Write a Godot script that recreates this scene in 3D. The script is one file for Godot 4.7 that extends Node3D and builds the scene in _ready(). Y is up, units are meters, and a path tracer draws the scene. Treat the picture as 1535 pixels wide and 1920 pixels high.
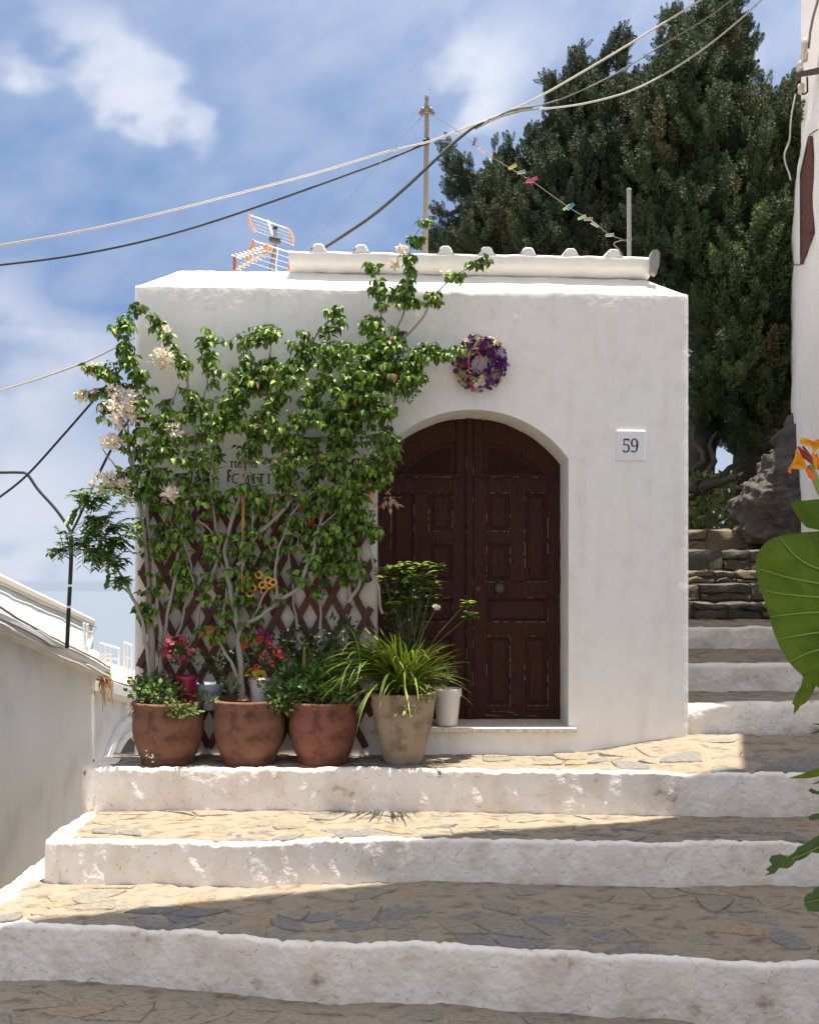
extends Node3D

const LENS := 1710.0          # focal length in the photograph's pixels
const EYE := Vector3(0, 1.158, 6.0)
var sun_dir := Vector3(0.09, 0.985, -0.006).normalized()
var rng := RandomNumberGenerator.new()
var lumps := FastNoiseLite.new()
var fine := FastNoiseLite.new()
var M := {}
var counts := {}

# ---------------------------------------------------------------- mesh building
class Shape:
	var v := PackedVector3Array()
	var n := PackedVector3Array()
	var c := PackedColorArray()
	var idx := PackedInt32Array()
	var tint := Color.WHITE

	func vert(p: Vector3, nor := Vector3.ZERO) -> int:
		v.append(p)
		n.append(nor)
		c.append(tint)
		return v.size() - 1

	func tri(a: int, b: int, d: int) -> void:
		idx.append(a)
		idx.append(b)
		idx.append(d)

	func tri_auto(a: int, b: int, d: int) -> void:
		var nor := (v[d] - v[a]).cross(v[b] - v[a])
		if nor.dot(n[a] + n[b] + n[d]) < 0.0:
			tri(a, d, b)
		else:
			tri(a, b, d)

	# a flat polygon that faces outward
	func poly(pts: Array, outward: Vector3) -> void:
		var nor := Vector3.ZERO
		for k in range(1, pts.size() - 1):
			nor += (pts[k + 1] - pts[0]).cross(pts[k] - pts[0])
		if nor.length() < 1e-12:
			return
		nor = nor.normalized()
		var flip := nor.dot(outward) < 0.0
		if flip:
			nor = -nor
		var first := v.size()
		for p in pts:
			vert(p, nor)
		for k in range(1, pts.size() - 1):
			if flip:
				tri(first, first + k + 1, first + k)
			else:
				tri(first, first + k, first + k + 1)

	func box(at: Vector3, size: Vector3, basis := Basis(), bevel := 0.003) -> void:
		var h := size * 0.5
		var e := minf(bevel, minf(h.x, minf(h.y, h.z)) * 0.9)
		var ax := [Vector3(1, 0, 0), Vector3(0, 1, 0), Vector3(0, 0, 1)]
		for a in 3:
			var b := (a + 1) % 3
			var d := (a + 2) % 3
			for s in [-1.0, 1.0]:
				var pts := []
				for q in [[-1, -1], [-1, 1], [1, 1], [1, -1]]:
					var p: Vector3 = ax[a] * s * h[a] + ax[b] * q[0] * (h[b] - e) + ax[d] * q[1] * (h[d] - e)
					pts.append(at + basis * p)
				poly(pts, basis * (ax[a] * s))
				if e > 0.0:
					for s2 in [-1.0, 1.0]:
						# edge between face a (s) and face b (s2), running along d
						var ed := []
						for q in [-1.0, 1.0]:
							ed.append(at + basis * (ax[a] * s * h[a] + ax[b] * s2 * (h[b] - e) + ax[d] * q * (h[d] - e)))
						for q in [1.0, -1.0]:
							ed.append(at + basis * (ax[a] * s * (h[a] - e) + ax[b] * s2 * h[b] + ax[d] * q * (h[d] - e)))
						poly(ed, basis * (ax[a] * s + ax[b] * s2))
		if e > 0.0:
			for sx in [-1.0, 1.0]:
				for sy in [-1.0, 1.0]:
					for sz in [-1.0, 1.0]:
						poly([at + basis * Vector3(sx * h.x, sy * (h.y - e), sz * (h.z - e)), at + basis * Vector3(sx * (h.x - e), sy * h.y, sz * (h.z - e)), at + basis * Vector3(sx * (h.x - e), sy * (h.y - e), sz * h.z)], basis * Vector3(sx, sy, sz))

	func bar(a: Vector3, b: Vector3, wide: float, deep: float, up := Vector3(0, 0, 1), bevel := 0.002) -> void:
		var y := (b - a).normalized()
		var x := y.cross(up).normalized()
		var z := x.cross(y).normalized()
		box((a + b) * 0.5, Vector3(wide, a.distance_to(b), deep), Basis(x, y, z), bevel)

	func tube(pts: PackedVector3Array, radii: PackedFloat32Array, sides := 6, cap := true) -> void:
		var count := pts.size()
		var t := (pts[1] - pts[0]).normalized()
		var u := t.cross(Vector3(0.31, 0.2, 0.93)).normalized()
		var first := v.size()
		for k in count:
			t = (pts[mini(k + 1, count - 1)] - pts[maxi(k - 1, 0)]).normalized()
			u = (u - t * u.dot(t)).normalized()
			var w := t.cross(u)
			for s in sides:
				var a := TAU * s / sides
				var d := u * cos(a) + w * sin(a)
				vert(pts[k] + d * radii[k], d)
		for k in count - 1:
			for s in sides:
				var s1 := (s + 1) % sides
				var a := first + k * sides + s
				var b := first + k * sides + s1
				tri_auto(a, b, b + sides)
				tri_auto(a, b + sides, a + sides)
		if cap:
			for k in [0, count - 1]:
				var ring := []
				for s in sides:
					ring.append(v[first + k * sides + s])
				poly(ring, (pts[k] - pts[1 if k == 0 else count - 2]))

	func rod(a: Vector3, b: Vector3, r: float, sides := 6) -> void:
		tube(PackedVector3Array([a, b]), PackedFloat32Array([r, r]), sides)

	# profile: Vector2(radius, height) from bottom to top
	func lathe(profile: Array, at := Vector3.ZERO, segs := 40, wobble := 0.0, seedy := 0.0) -> void:
		var first := v.size()
		var rows := profile.size()
		for r in rows:
			var p: Vector2 = profile[r]
			var d: Vector2 = profile[mini(r + 1, rows - 1)] - profile[maxi(r - 1, 0)]
			var nr := Vector2(d.y, -d.x).normalized()
			for s in segs:
				var a := TAU * s / segs
				var q := p.x * (1.0 + wobble * sin(a * 2.0 + seedy + p.y * 4.0) + wobble * 0.6 * sin(a * 5.0 + seedy * 3.0 + p.y * 17.0))
				vert(at + Vector3(cos(a) * q, p.y, sin(a) * q), Vector3(cos(a) * nr.x, nr.y, sin(a) * nr.x))
		for r in rows - 1:
			for s in segs:
				var s1 := (s + 1) % segs
				var a := first + r * segs + s
				var b := first + r * segs + s1
				tri_auto(a, b, b + segs)
				tri_auto(a, b + segs, a + segs)

	# a grid of points; normals come from the faces, turned towards hint
	func grid(pts: PackedVector3Array, nu: int, nv: int, hint: Vector3) -> void:
		var first := v.size()
		var nor := PackedVector3Array()
		nor.resize(nu * nv)
		var total := Vector3.ZERO
		for j in nv:
			for i in nu:
				var du := pts[j * nu + mini(i + 1, nu - 1)] - pts[j * nu + maxi(i - 1, 0)]
				var dv := pts[mini(j + 1, nv - 1) * nu + i] - pts[maxi(j - 1, 0) * nu + i]
				var q := du.cross(dv)
				if q.length() < 1e-14:
					q = hint * 1e-9
				nor[j * nu + i] = q.normalized()
				total += nor[j * nu + i]
		var s := -1.0 if total.dot(hint) < 0.0 else 1.0
		for k in nu * nv:
			vert(pts[k], nor[k] * s)
		for j in nv - 1:
			for i in nu - 1:
				var a := first + j * nu + i
				if s > 0.0:
					tri(a, a + nu + 1, a + 1)
					tri(a, a + nu, a + nu + 1)
				else:
					tri(a, a + 1, a + nu + 1)
					tri(a, a + nu + 1, a + nu)

	# an outline (Vector2, in the plane of x and y of the basis) pushed out along its z
	func slab(outline: PackedVector2Array, at: Vector3, basis: Basis, thick: float) -> void:
		var tris := Geometry2D.triangulate_polygon(outline)
		var z := basis.z
		for s in [0.0, 1.0]:
			for k in range(0, tris.size(), 3):
				var pts := []
				for m in 3:
					var p := outline[tris[k + m]]
					pts.append(at + basis.x * p.x + basis.y * p.y + z * (thick * s))
				poly(pts, z * (1.0 if s > 0.5 else -1.0))
		var turn := 0.0
		for k in outline.size():
			var a := outline[k]
			var b := outline[(k + 1) % outline.size()]
			turn += a.x * b.y - b.x * a.y
		for k in outline.size():
			var a := outline[k]
			var b := outline[(k + 1) % outline.size()]
			var o := Vector2(b.y - a.y, a.x - b.x) * (1.0 if turn > 0.0 else -1.0)
			var pa := at + basis.x * a.x + basis.y * a.y
			var pb := at + basis.x * b.x + basis.y * b.y
			poly([pa, pb, pb + z * thick, pa + z * thick], basis.x * o.x + basis.y * o.y)

	# winds every triangle to its vertices' normals
	func rewind() -> void:
		for k in range(0, idx.size(), 3):
			var a := idx[k]
			var b := idx[k + 1]
			var d := idx[k + 2]
			if (v[d] - v[a]).cross(v[b] - v[a]).dot(n[a] + n[b] + n[d]) < 0.0:
				idx[k + 1] = d
				idx[k + 2] = b

	func join(o: Shape, t: Transform3D) -> void:
		var first := v.size()
		for k in o.v.size():
			v.append(t * o.v[k])
			n.append((t.basis * o.n[k]).normalized())
			c.append(o.c[k])
		for k in o.idx:
			idx.append(first + k)

	func mesh() -> ArrayMesh:
		var acc := PackedVector3Array()
		var need := false
		for q in n:
			if q == Vector3.ZERO:
				need = true
				break
		if need:
			acc.resize(v.size())
			for k in range(0, idx.size(), 3):
				var q := (v[idx[k + 2]] - v[idx[k]]).cross(v[idx[k + 1]] - v[idx[k]])
				for m in 3:
					acc[idx[k + m]] += q
			for k in v.size():
				if n[k] == Vector3.ZERO:
					n[k] = acc[k].normalized()
		var a := []
		a.resize(Mesh.ARRAY_MAX)
		a[Mesh.ARRAY_VERTEX] = v
		a[Mesh.ARRAY_NORMAL] = n
		a[Mesh.ARRAY_COLOR] = c
		a[Mesh.ARRAY_INDEX] = idx
		var m := ArrayMesh.new()
		m.add_surface_from_arrays(Mesh.PRIMITIVE_TRIANGLES, a)
		return m

# ---------------------------------------------------------------- naming and placing
func numbered(parent: Node, called: String) -> String:
	var key := str(parent.get_instance_id()) + "/" + called
	var k: int = counts.get(key, 0)
	counts[key] = k + 1
	return called if k == 0 else "%s_%03d" % [called, k]

func thing(called: String, at: Vector3, label: String, category: String, group := "") -> Node3D:
	var o := Node3D.new()
	o.name = numbered(self, called)
	add_child(o, true)
	o.position = at
	tag(o, label, category, group)
	return o

func tag(o: Node3D, label: String, category: String, group := "", kind := "") -> void:
	if label: o.set_meta("label", label)
	if category: o.set_meta("category", category)
	if group: o.set_meta("group", group)
	if kind: o.set_meta("kind", kind)

func frame_of(o: Node) -> Transform3D:
	var t := Transform3D()
	while o != self:
		t = (o as Node3D).transform * t
		o = o.get_parent()
	return t

func base_of(o: Node) -> Vector3:
	var p := Vector3.ZERO
	while o != self:
		p += (o as Node3D).position
		o = o.get_parent()
	return p

# commits a shape given in world axes as one mesh under parent
func part(parent: Node, called: String, what, material: Material, label := "", world := true) -> MeshInstance3D:
	var o := MeshInstance3D.new()
	o.name = numbered(parent, called)
	o.mesh = what.mesh() if what is Shape else what
	o.material_override = material
	parent.add_child(o, true)
	if world and parent != self:
		o.position = -base_of(parent)
	if label: o.set_meta("label", label)
	return o

# a mesh whose shape is local, put at a place
func piece(parent: Node, called: String, mesh: Mesh, material: Material, t: Transform3D) -> MeshInstance3D:
	var o := MeshInstance3D.new()
	o.name = numbered(parent, called)
	o.mesh = mesh
	o.material_override = material
	parent.add_child(o, true)
	o.transform = frame_of(parent).affine_inverse() * t
	return o

func struct(called: String, what, material: Material, label := "") -> MeshInstance3D:
	var o := part(self, called, what, material)
	tag(o, label, "", "", "structure")
	return o

func many(parent: Node, called: String, mesh: Mesh, material: Material, where: Array, colors: Array) -> MultiMeshInstance3D:
	var mm := MultiMesh.new()
	mm.transform_format = MultiMesh.TRANSFORM_3D
	mm.use_colors = true
	mm.mesh = mesh
	mm.instance_count = where.size()
	for k in where.size():
		mm.set_instance_transform(k, where[k])
		mm.set_instance_color(k, colors[k])
	var o := MultiMeshInstance3D.new()
	o.name = numbered(parent, called)
	o.multimesh = mm
	o.material_override = material
	o.set_meta("kind", "stuff")
	parent.add_child(o, true)
	if parent != self:
		o.position = -base_of(parent)
	return o

# a place measured on the photograph, on the upright plane at depth z
func at(px: float, py: float, z: float) -> Vector3:
	var d := EYE.z - z
	return Vector3((px - 767.5) * d / LENS, EYE.y - (py - 1090.0) * d / LENS, z)

# the same on any plane
func hit(px: float, py: float, p: Vector3, normal: Vector3) -> Vector3:
	var ray := Vector3((px - 767.5) / LENS, -(py - 1090.0) / LENS, -1.0)
	return EYE + ray * ((p - EYE).dot(normal) / ray.dot(normal))

func curve(pts: PackedVector3Array, per := 5) -> PackedVector3Array:
	var r := PackedVector3Array()
	var m := pts.size()
	for k in m - 1:
		var a := pts[maxi(k - 1, 0)]
		var d := pts[mini(k + 2, m - 1)]
		for j in per:
			r.append(pts[k].cubic_interpolate(pts[k + 1], a, d, float(j) / per))
	r.append(pts[m - 1])
	return r

func taper(count: int, a: float, b: float) -> PackedFloat32Array:
	var r := PackedFloat32Array()
	for k in count:
		r.append(lerpf(a, b, float(k) / maxi(count - 1, 1)))
	return r

func rnd(a: float, b: float) -> float:
	return rng.randf_range(a, b)

func rnd_dir() -> Vector3:
	var z := rnd(-1, 1)
	var a := rnd(0, TAU)
	var r := sqrt(1 - z * z)
	return Vector3(r * cos(a), z, r * sin(a))

func frame(y: Vector3, z: Vector3) -> Basis:   # y along the leaf, z its face
	y = y.normalized()
	var x := y.cross(z)
	if x.length() < 1e-4:
		x = y.cross(Vector3(0.3, 0.1, 0.9))
	x = x.normalized()
	return Basis(x, y, x.cross(y))

# ---------------------------------------------------------------- materials
func srgb(r: float, g: float, b: float) -> Color:
	return Color(r, g, b).linear_to_srgb()

func noise_tex(seedy: int, freq: float, oct: int, stops: Array, size := 512, kind := FastNoiseLite.TYPE_SIMPLEX_SMOOTH, stretch := 1.0) -> NoiseTexture2D:
	var f := FastNoiseLite.new()
	f.seed = seedy
	f.noise_type = kind
	f.frequency = freq
	f.fractal_octaves = oct
	f.fractal_type = FastNoiseLite.FRACTAL_FBM if oct > 1 else FastNoiseLite.FRACTAL_NONE
	var t := NoiseTexture2D.new()
	t.width = size
	t.height = size
	t.seamless = true
	t.noise = f
	if stops:
		var g := Gradient.new()
		g.offsets = PackedFloat32Array(stops.map(func(s): return s[0]))
		g.colors = PackedColorArray(stops.map(func(s): return s[1].linear_to_srgb()))
		t.color_ramp = g
	return t

func normal_tex(seedy: int, freq: float, oct: int, bump: float, size := 512, kind := FastNoiseLite.TYPE_SIMPLEX_SMOOTH) -> NoiseTexture2D:
	var t := noise_tex(seedy, freq, oct, [], size, kind)
	t.as_normal_map = true
	t.bump_strength = bump
	return t

func grey(x: float) -> Color:
	return Color(x, x, x)

# tex repeats every «metres» metres in world axes
func mat(color: Color, rough: float, tex: Texture2D = null, metres := 1.0, nor: Texture2D = null, strength := 1.0, squash := Vector3.ONE) -> StandardMaterial3D:
	var m := StandardMaterial3D.new()
	m.albedo_color = color.linear_to_srgb()
	m.roughness = rough
	m.vertex_color_use_as_albedo = true
	if tex or nor:
		m.uv1_triplanar = true
		m.uv1_world_triplanar = true
		m.uv1_scale = squash / metres
	if tex:
		m.albedo_texture = tex
	if nor:
		m.normal_enabled = true
		m.normal_texture = nor
		m.normal_scale = strength
	return m

# thin cracks, multiplied over the colour
func crack(m: StandardMaterial3D, tex: Texture2D, metres: float) -> void:
	m.detail_enabled = true
	m.detail_blend_mode = BaseMaterial3D.BLEND_MODE_MUL
	m.detail_uv_layer = BaseMaterial3D.DETAIL_UV_2
	m.detail_albedo = tex
	m.uv2_triplanar = true
	m.uv2_world_triplanar = true
	m.uv2_scale = Vector3.ONE / metres

func leafy(color: Color, rough: float, glow: Color) -> StandardMaterial3D:
	var m := mat(color, rough)
	m.backlight_enabled = true
	m.backlight = glow.linear_to_srgb()
	return m

func make_materials() -> void:
	var mottle := noise_tex(3, 0.006, 5, [[0.0, Color(0.90, 0.89, 0.87)], [0.4, grey(0.975)], [1.0, grey(1.0)]], 1024)
	var dirt := noise_tex(9, 0.006, 7, [[0.0, Color(0.30, 0.25, 0.19)], [0.09, Color(0.60, 0.54, 0.46)], [0.16, Color(0.86, 0.82, 0.76)], [0.36, Color(0.93, 0.90, 0.86)], [0.55, grey(1.0)], [1.0, grey(1.0)]], 1024)
	var speck := noise_tex(17, 0.02, 5, [[0.0, grey(0.5)], [0.3, grey(0.78)], [0.6, grey(0.95)], [1.0, grey(1.15)]], 1024)
	var clay := noise_tex(23, 0.008, 6, [[0.0, Color(0.25, 0.23, 0.22)], [0.3, Color(0.62, 0.60, 0.58)], [0.5, Color(0.95, 0.97, 1.0)], [0.68, Color(1.2, 1.35, 1.45)], [0.8, Color(1.7, 2.1, 2.4)], [1.0, Color(2.3, 3.2, 4.0)]], 512)
	var slate := noise_tex(19, 0.014, 6, [[0.0, Color(0.5, 0.5, 0.52)], [0.3, Color(0.75, 0.75, 0.76)], [0.5, grey(1.0)], [0.7, Color(1.15, 1.08, 0.98)], [1.0, Color(1.5, 1.3, 1.05)]], 1024)
	var sand := noise_tex(29, 0.008, 7, [[0.0, Color(0.32, 0.29, 0.26)], [0.22, Color(0.62, 0.59, 0.56)], [0.36, Color(0.86, 0.84, 0.82)], [0.52, grey(1.0)], [0.75, Color(1.08, 1.06, 1.02)], [1.0, Color(1.3, 1.22, 1.1)]], 1024)
	var ripple := normal_tex(33, 0.018, 5, 6.0, 1024)
	var cracks := noise_tex(83, 0.006, 4, [[0.0, grey(1.0)], [0.86, grey(1.0)], [0.91, Color(0.72, 0.68, 0.63)], [1.0, Color(0.30, 0.26, 0.21)]], 1024)
	(cracks.noise as FastNoiseLite).fractal_type = FastNoiseLite.FRACTAL_RIDGED
	var bumps := normal_tex(31, 0.012, 5, 7.0, 1024)
	var grit := normal_tex(37, 0.03, 5, 9.0, 1024)
	var wood := noise_tex(41, 0.012, 5, [[0.0, grey(0.55)], [0.5, grey(0.95)], [0.75, grey(1.1)], [0.83, Color(1.5, 1.4, 1.3)], [1.0, Color(3.2, 3.4, 3.2)]], 512)
	var wood_n := normal_tex(43, 0.012, 4, 4.0, 512)
	M.plaster = mat(Color(0.89, 0.862, 0.81), 0.85, mottle, 1.3, ripple, 0.30)
	M.step_white = mat(Color(0.87, 0.825, 0.765), 0.9, dirt, 1.9, grit, 0.42)
	crack(M.step_white, cracks, 1.1)
	crack(M.plaster, noise_tex(91, 0.007, 5, [[0.0, Color(0.93, 0.91, 0.88)], [0.22, Color(0.975, 0.97, 0.955)], [0.45, grey(1.0)], [1.0, grey(1.0)]], 512), 1.0)
	M.plaster.uv2_scale = Vector3(1.6, 0.22, 1.6)
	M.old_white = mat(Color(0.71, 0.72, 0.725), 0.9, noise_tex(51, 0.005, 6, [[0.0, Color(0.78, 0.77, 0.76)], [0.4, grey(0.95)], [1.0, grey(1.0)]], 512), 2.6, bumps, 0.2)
	M.right_white = mat(Color(0.88, 0.82, 0.76), 0.9, mottle, 2.0, bumps, 0.15)
	M.marble = mat(Color(0.72, 0.66, 0.58), 0.5, speck, 0.8)
	M.mortar = mat(Color(0.315, 0.264, 0.205), 0.95, sand, 1.1, grit, 0.9, Vector3(0.8, 1, 1.3))
	for k in 6:
		var tone: Color = [Color(0.235, 0.227, 0.217), Color(0.285, 0.258, 0.215), Color(0.335, 0.283, 0.216), Color(0.38, 0.28, 0.18), Color(0.31, 0.27, 0.214), Color(0.19, 0.188, 0.19)][k]
		M["stone%d" % k] = mat(tone, 0.9, slate, 0.5, grit, 1.6, Vector3(0.6, 1.0, 1.8))
	for k in 3:
		M["rubble%d" % k] = mat([Color(0.095, 0.088, 0.08), Color(0.135, 0.118, 0.096), Color(0.18, 0.146, 0.105)][k], 0.95, slate, 0.8, grit, 1.6)
	M.rock = mat(Color(0.098, 0.088, 0.080), 0.95, noise_tex(61, 0.01, 6, [[0.0, Color(0.4, 0.38, 0.4)], [0.45, Color(0.9, 0.85, 0.85)], [0.6, Color(1.3, 1.1, 0.9)], [0.8, Color(1.8, 1.6, 1.4)], [1.0, Color(2.6, 2.5, 2.4)]], 512), 1.2, grit, 1.0)
	M.terracotta = mat(Color(0.215, 0.098, 0.058), 0.85, clay, 0.5, bumps, 0.35)
	M.clay_pale = mat(Color(0.36, 0.27, 0.18), 0.85, clay, 0.7, bumps, 0.3)
	M.door = mat(Color(0.060, 0.025, 0.0185), 0.8, wood, 0.5, wood_n, 0.5, Vector3(5, 0.8, 5))
	M.door.metallic_specular = 0.25
	M.door_worn = mat(Color(0.20, 0.15, 0.11), 0.8, wood, 0.3, wood_n, 0.5, Vector3(1, 1, 1))
	M.trellis = mat(Color(0.13, 0.052, 0.04), 0.75, speck, 0.3)
	M.bark = mat(Color(0.38, 0.34, 0.295), 0.9, speck, 0.12, grit, 0.6)
	M.tree_bark = mat(Color(0.075, 0.06, 0.045), 0.95, speck, 0.4, grit, 1.0)
	M.twig = mat(Color(0.13, 0.11, 0.06), 0.9)
	M.leaf = leafy(Color.WHITE, 0.45, Color(0.16, 0.29, 0.035))
	M.small_leaf = leafy(Color.WHITE, 0.5, Color(0.10, 0.17, 0.03))
	M.conifer = leafy(Color.WHITE, 0.75, Color(0.03, 0.035, 0.01))
	M.petal = leafy(Color.WHITE, 0.7, Color(0.62, 0.58, 0.5))
	M.plain = mat(Color.WHITE, 0.6)
	M.gloss = mat(Color.WHITE, 0.3)
	M.black_iron = mat(Color(0.02, 0.02, 0.022), 0.5)
	M.rubber = mat(Color(0.018, 0.02, 0.024), 0.55)
	M.rope = mat(Color(0.55, 0.50, 0.44), 0.7)
	M.grey_cable = mat(Color(0.20, 0.195, 0.18), 0.7)
	M.steel = mat(Color(0.42, 0.41, 0.38), 0.5, speck, 0.15)
	M.steel.metallic = 0.5
	M.weathered = mat(Color(0.30, 0.27, 0.23), 0.85, speck, 0.2)
	M.alu = mat(Color(0.75, 0.76, 0.78), 0.35)
	M.alu.metallic = 0.6
	M.orange = mat(Color(0.72, 0.28, 0.12), 0.5)
	M.red_plastic = mat(Color(0.38, 0.02, 0.05), 0.4)
	M.soil = mat(Color(0.05, 0.035, 0.022), 1.0, speck, 0.1)
	M.sea = mat(Color(0.145, 0.18, 0.225), 0.5)
	M.earth = mat(Color(0.24, 0.20, 0.14), 1.0, speck, 2.0)
	M.shutter = mat(Color(0.14, 0.055, 0.04), 0.7, wood, 0.5)
	M.grey_cap = mat(Color(0.34, 0.335, 0.31), 0.9, speck, 0.3)

# ---------------------------------------------------------------- camera, sky, sun
func make_camera() -> void:
	var cam := Camera3D.new()
	cam.name = "camera"
	cam.position = EYE
	cam.near = 0.1
	cam.far = 6000.0
	cam.set_frustum(0.1 * 1920.0 / LENS, Vector2(0, 0.1 * 130.0 / LENS), 0.1, 6000.0)
	add_child(cam)
	cam.current = true

# clouds seen in the photograph: direction (as its pixels), radii, turn, strength
func cloud_list() -> Array:
	return [
		[180, 120, 130, 70, 0.5, 0.95], [290, 190, 110, 45, 0.75, 0.9], [370, 245, 40, 22, 0.9, 0.55], [60, 110, 90, 70, 0.2, 0.55], [430, 60, 170, 70, 0.2, 0.34],
		[880, 90, 140, 110, 0.6, 0.62], [930, 160, 70, 70, 0.4, 0.45], [700, 60, 90, 70, 0.3, 0.3], [1430, 90, 50, 80, 0.9, 0.5], [1040, 60, 110, 60, 0.2, 0.4],
		[60, 640, 120, 70, -0.5, 0.75], [170, 680, 90, 60, -0.3, 0.85], [30, 900, 120, 130, 0.6, 1.0], [120, 1060, 170, 110, 0.2, 1.05], [60, 760, 90, 60, 0.2, 0.5], [40, 480, 60, 60, 0.3, 0.4], [30, 330, 40, 20, 0.1, 0.3], [40, 560, 50, 60, 0.2, 0.35],
		[650, 440, 60, 40, -0.6, 0.18], [180, 880, 60, 60, 0.3, 0.35]]

func make_sky() -> void:
	var w := 2048
	var h := 1024
	var f := FastNoiseLite.new()
	f.seed = 5
	f.noise_type = FastNoiseLite.TYPE_SIMPLEX_SMOOTH
	f.frequency = 7.0
	f.fractal_octaves = 6
	f.fractal_gain = 0.55
	var big := FastNoiseLite.new()
	big.seed = 77
	big.frequency = 1.3
	big.fractal_octaves = 3
	var clouds := []
	for q in cloud_list():
		var yaw := atan2(q[0] - 767.5, LENS)
		var up := atan2(1090.0 - q[1], Vector2(LENS, q[0] - 767.5).length())
		clouds.append([yaw, up, q[2] / LENS, q[3] / LENS, cos(q[4]), sin(q[4]), q[5]])
	var zenith := Color(0.0163, 0.0447, 0.1219)
	var middle := Color(0.0552, 0.1041, 0.2032)
	var low := Color(0.1808, 0.2100, 0.2567)
	var white := Color(0.2509, 0.2634, 0.3041)
	var bytes := PackedFloat32Array()
	bytes.resize(w * h * 3)
	var k := 0
	for j in h:
		var up := PI * (0.5 - (j + 0.5) / h)
		var s := sin(up)
		var cu := cos(up)
		var base := middle.lerp(zenith, smoothstep(0.25, 1.0, s)) if s > 0.25 else low.lerp(middle, smoothstep(-0.02, 0.42, s))
		if s < -0.05:
			base = low
		for i in w:
			var c := base
			if s > -0.12:
				var yaw := wrapf(TAU * (i + 0.5) / w, -PI, PI)   # the middle of the picture is u = 0
				var x := cu * sin(yaw)
				var z := -cu * cos(yaw)
				var p := Vector3(x, s * 1.6, z)
				var nz := f.get_noise_3d((x + s * 0.8) * 0.8, (s - x * 0.45) * 1.9, z)
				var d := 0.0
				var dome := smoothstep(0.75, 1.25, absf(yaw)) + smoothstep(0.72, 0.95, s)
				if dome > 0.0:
					d = smoothstep(0.08, 0.5, big.get_noise_3dv(p) + 0.35 * nz + 0.25) * minf(dome, 1.0) * 0.85  # clouds outside the view, cover raised to brighten the shade
				if absf(yaw) < 0.95 and s < 0.8:
					var wx := nz * 0.05
					var b := 0.0
					for q in clouds:
						var dx: float = yaw - q[0] + wx
						var dy: float = up - q[1] + wx * 0.8
						var a: float = (dx * q[4] - dy * q[5]) / q[2]
						var e: float = (dx * q[5] + dy * q[4]) / q[3]
						var r := a * a + e * e
						if r < 5.0:
							b += q[6] * exp(-r * 1.1)
					b = minf(b, 1.15)
					d = maxf(d, smoothstep(0.0, 1.15, b * 0.85 + nz * (0.6 * minf(b * 1.6, 1.0))) * 0.86)
					d = maxf(d, clampf(0.15 + nz * 0.3, 0.0, 0.28))
				c = c.lerp(white, d * smoothstep(-0.12, -0.02, s))
				# broad glow added round the sun, near the zenith, to brighten the shade
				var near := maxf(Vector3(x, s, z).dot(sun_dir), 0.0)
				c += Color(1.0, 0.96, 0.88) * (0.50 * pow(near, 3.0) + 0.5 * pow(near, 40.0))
			bytes[k] = c.r
			bytes[k + 1] = c.g
			bytes[k + 2] = c.b
			k += 3
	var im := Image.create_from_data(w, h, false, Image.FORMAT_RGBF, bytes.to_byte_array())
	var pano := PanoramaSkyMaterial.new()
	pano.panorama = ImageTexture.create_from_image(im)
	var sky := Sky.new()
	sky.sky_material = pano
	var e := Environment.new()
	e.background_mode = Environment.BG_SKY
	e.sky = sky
	e.tonemap_mode = Environment.TONE_MAPPER_LINEAR
	e.tonemap_exposure = 2.95
	e.sdfgi_enabled = true
	e.ssao_enabled = true
	e.ssil_enabled = true
	var we := WorldEnvironment.new()
	we.name = "world_environment"
	we.environment = e
	add_child(we)
	var sun := DirectionalLight3D.new()
	sun.name = "sun"
	sun.light_energy = 1.0
	sun.light_color = Color(1.0, 0.955, 0.88)
	sun.light_angular_distance = 0.5
	sun.shadow_enabled = true
	add_child(sun)
	sun.look_at_from_position(sun_dir * 50.0, Vector3.ZERO, Vector3(0, 0, 1))

# ---------------------------------------------------------------- the white house
const HOUSE_L := -1.816
const HOUSE_R := 1.844
const OPEN_L := -0.219
const OPEN_R := 1.045
const ARCH_R := 0.780
const ARCH_Y := 1.508
const DOOR_Z := -0.33

func top_y(x: float) -> float:
	return lerpf(3.123, 3.06, (x - HOUSE_L) / (HOUSE_R - HOUSE_L)) + lumps.get_noise_2d(x * 3.0, 40.0) * 0.008

func arch_y(x: float) -> float:
	var dx := x - (OPEN_L + OPEN_R) * 0.5
	return ARCH_Y + sqrt(maxf(ARCH_R * ARCH_R - dx * dx, 0.0))

func rounded(dist: float, r: float) -> float:
	if dist >= r:
		return 0.0
	var q := clampf(r - dist, 0.0, r)
	return r - sqrt(maxf(r * r - q * q, 0.0))

func facade_z(x: float, y: float) -> float:
	var z := lumps.get_noise_2d(x * 2.0, y * 2.0) * 0.003 + lumps.get_noise_2d(x * 6.0 + 50.0, y * 5.0) * 0.0014 + fine.get_noise_2d(x * 15.0, y * 15.0) * 0.0011
	z -= rounded(x - HOUSE_L, 0.05) + rounded(HOUSE_R - x, 0.05) + rounded(top_y(x) - y, 0.035)
	var low := clampf(1.0 - (y + 0.02) / 0.13, 0.0, 1.6)
	return z + 0.035 * low * low

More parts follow.
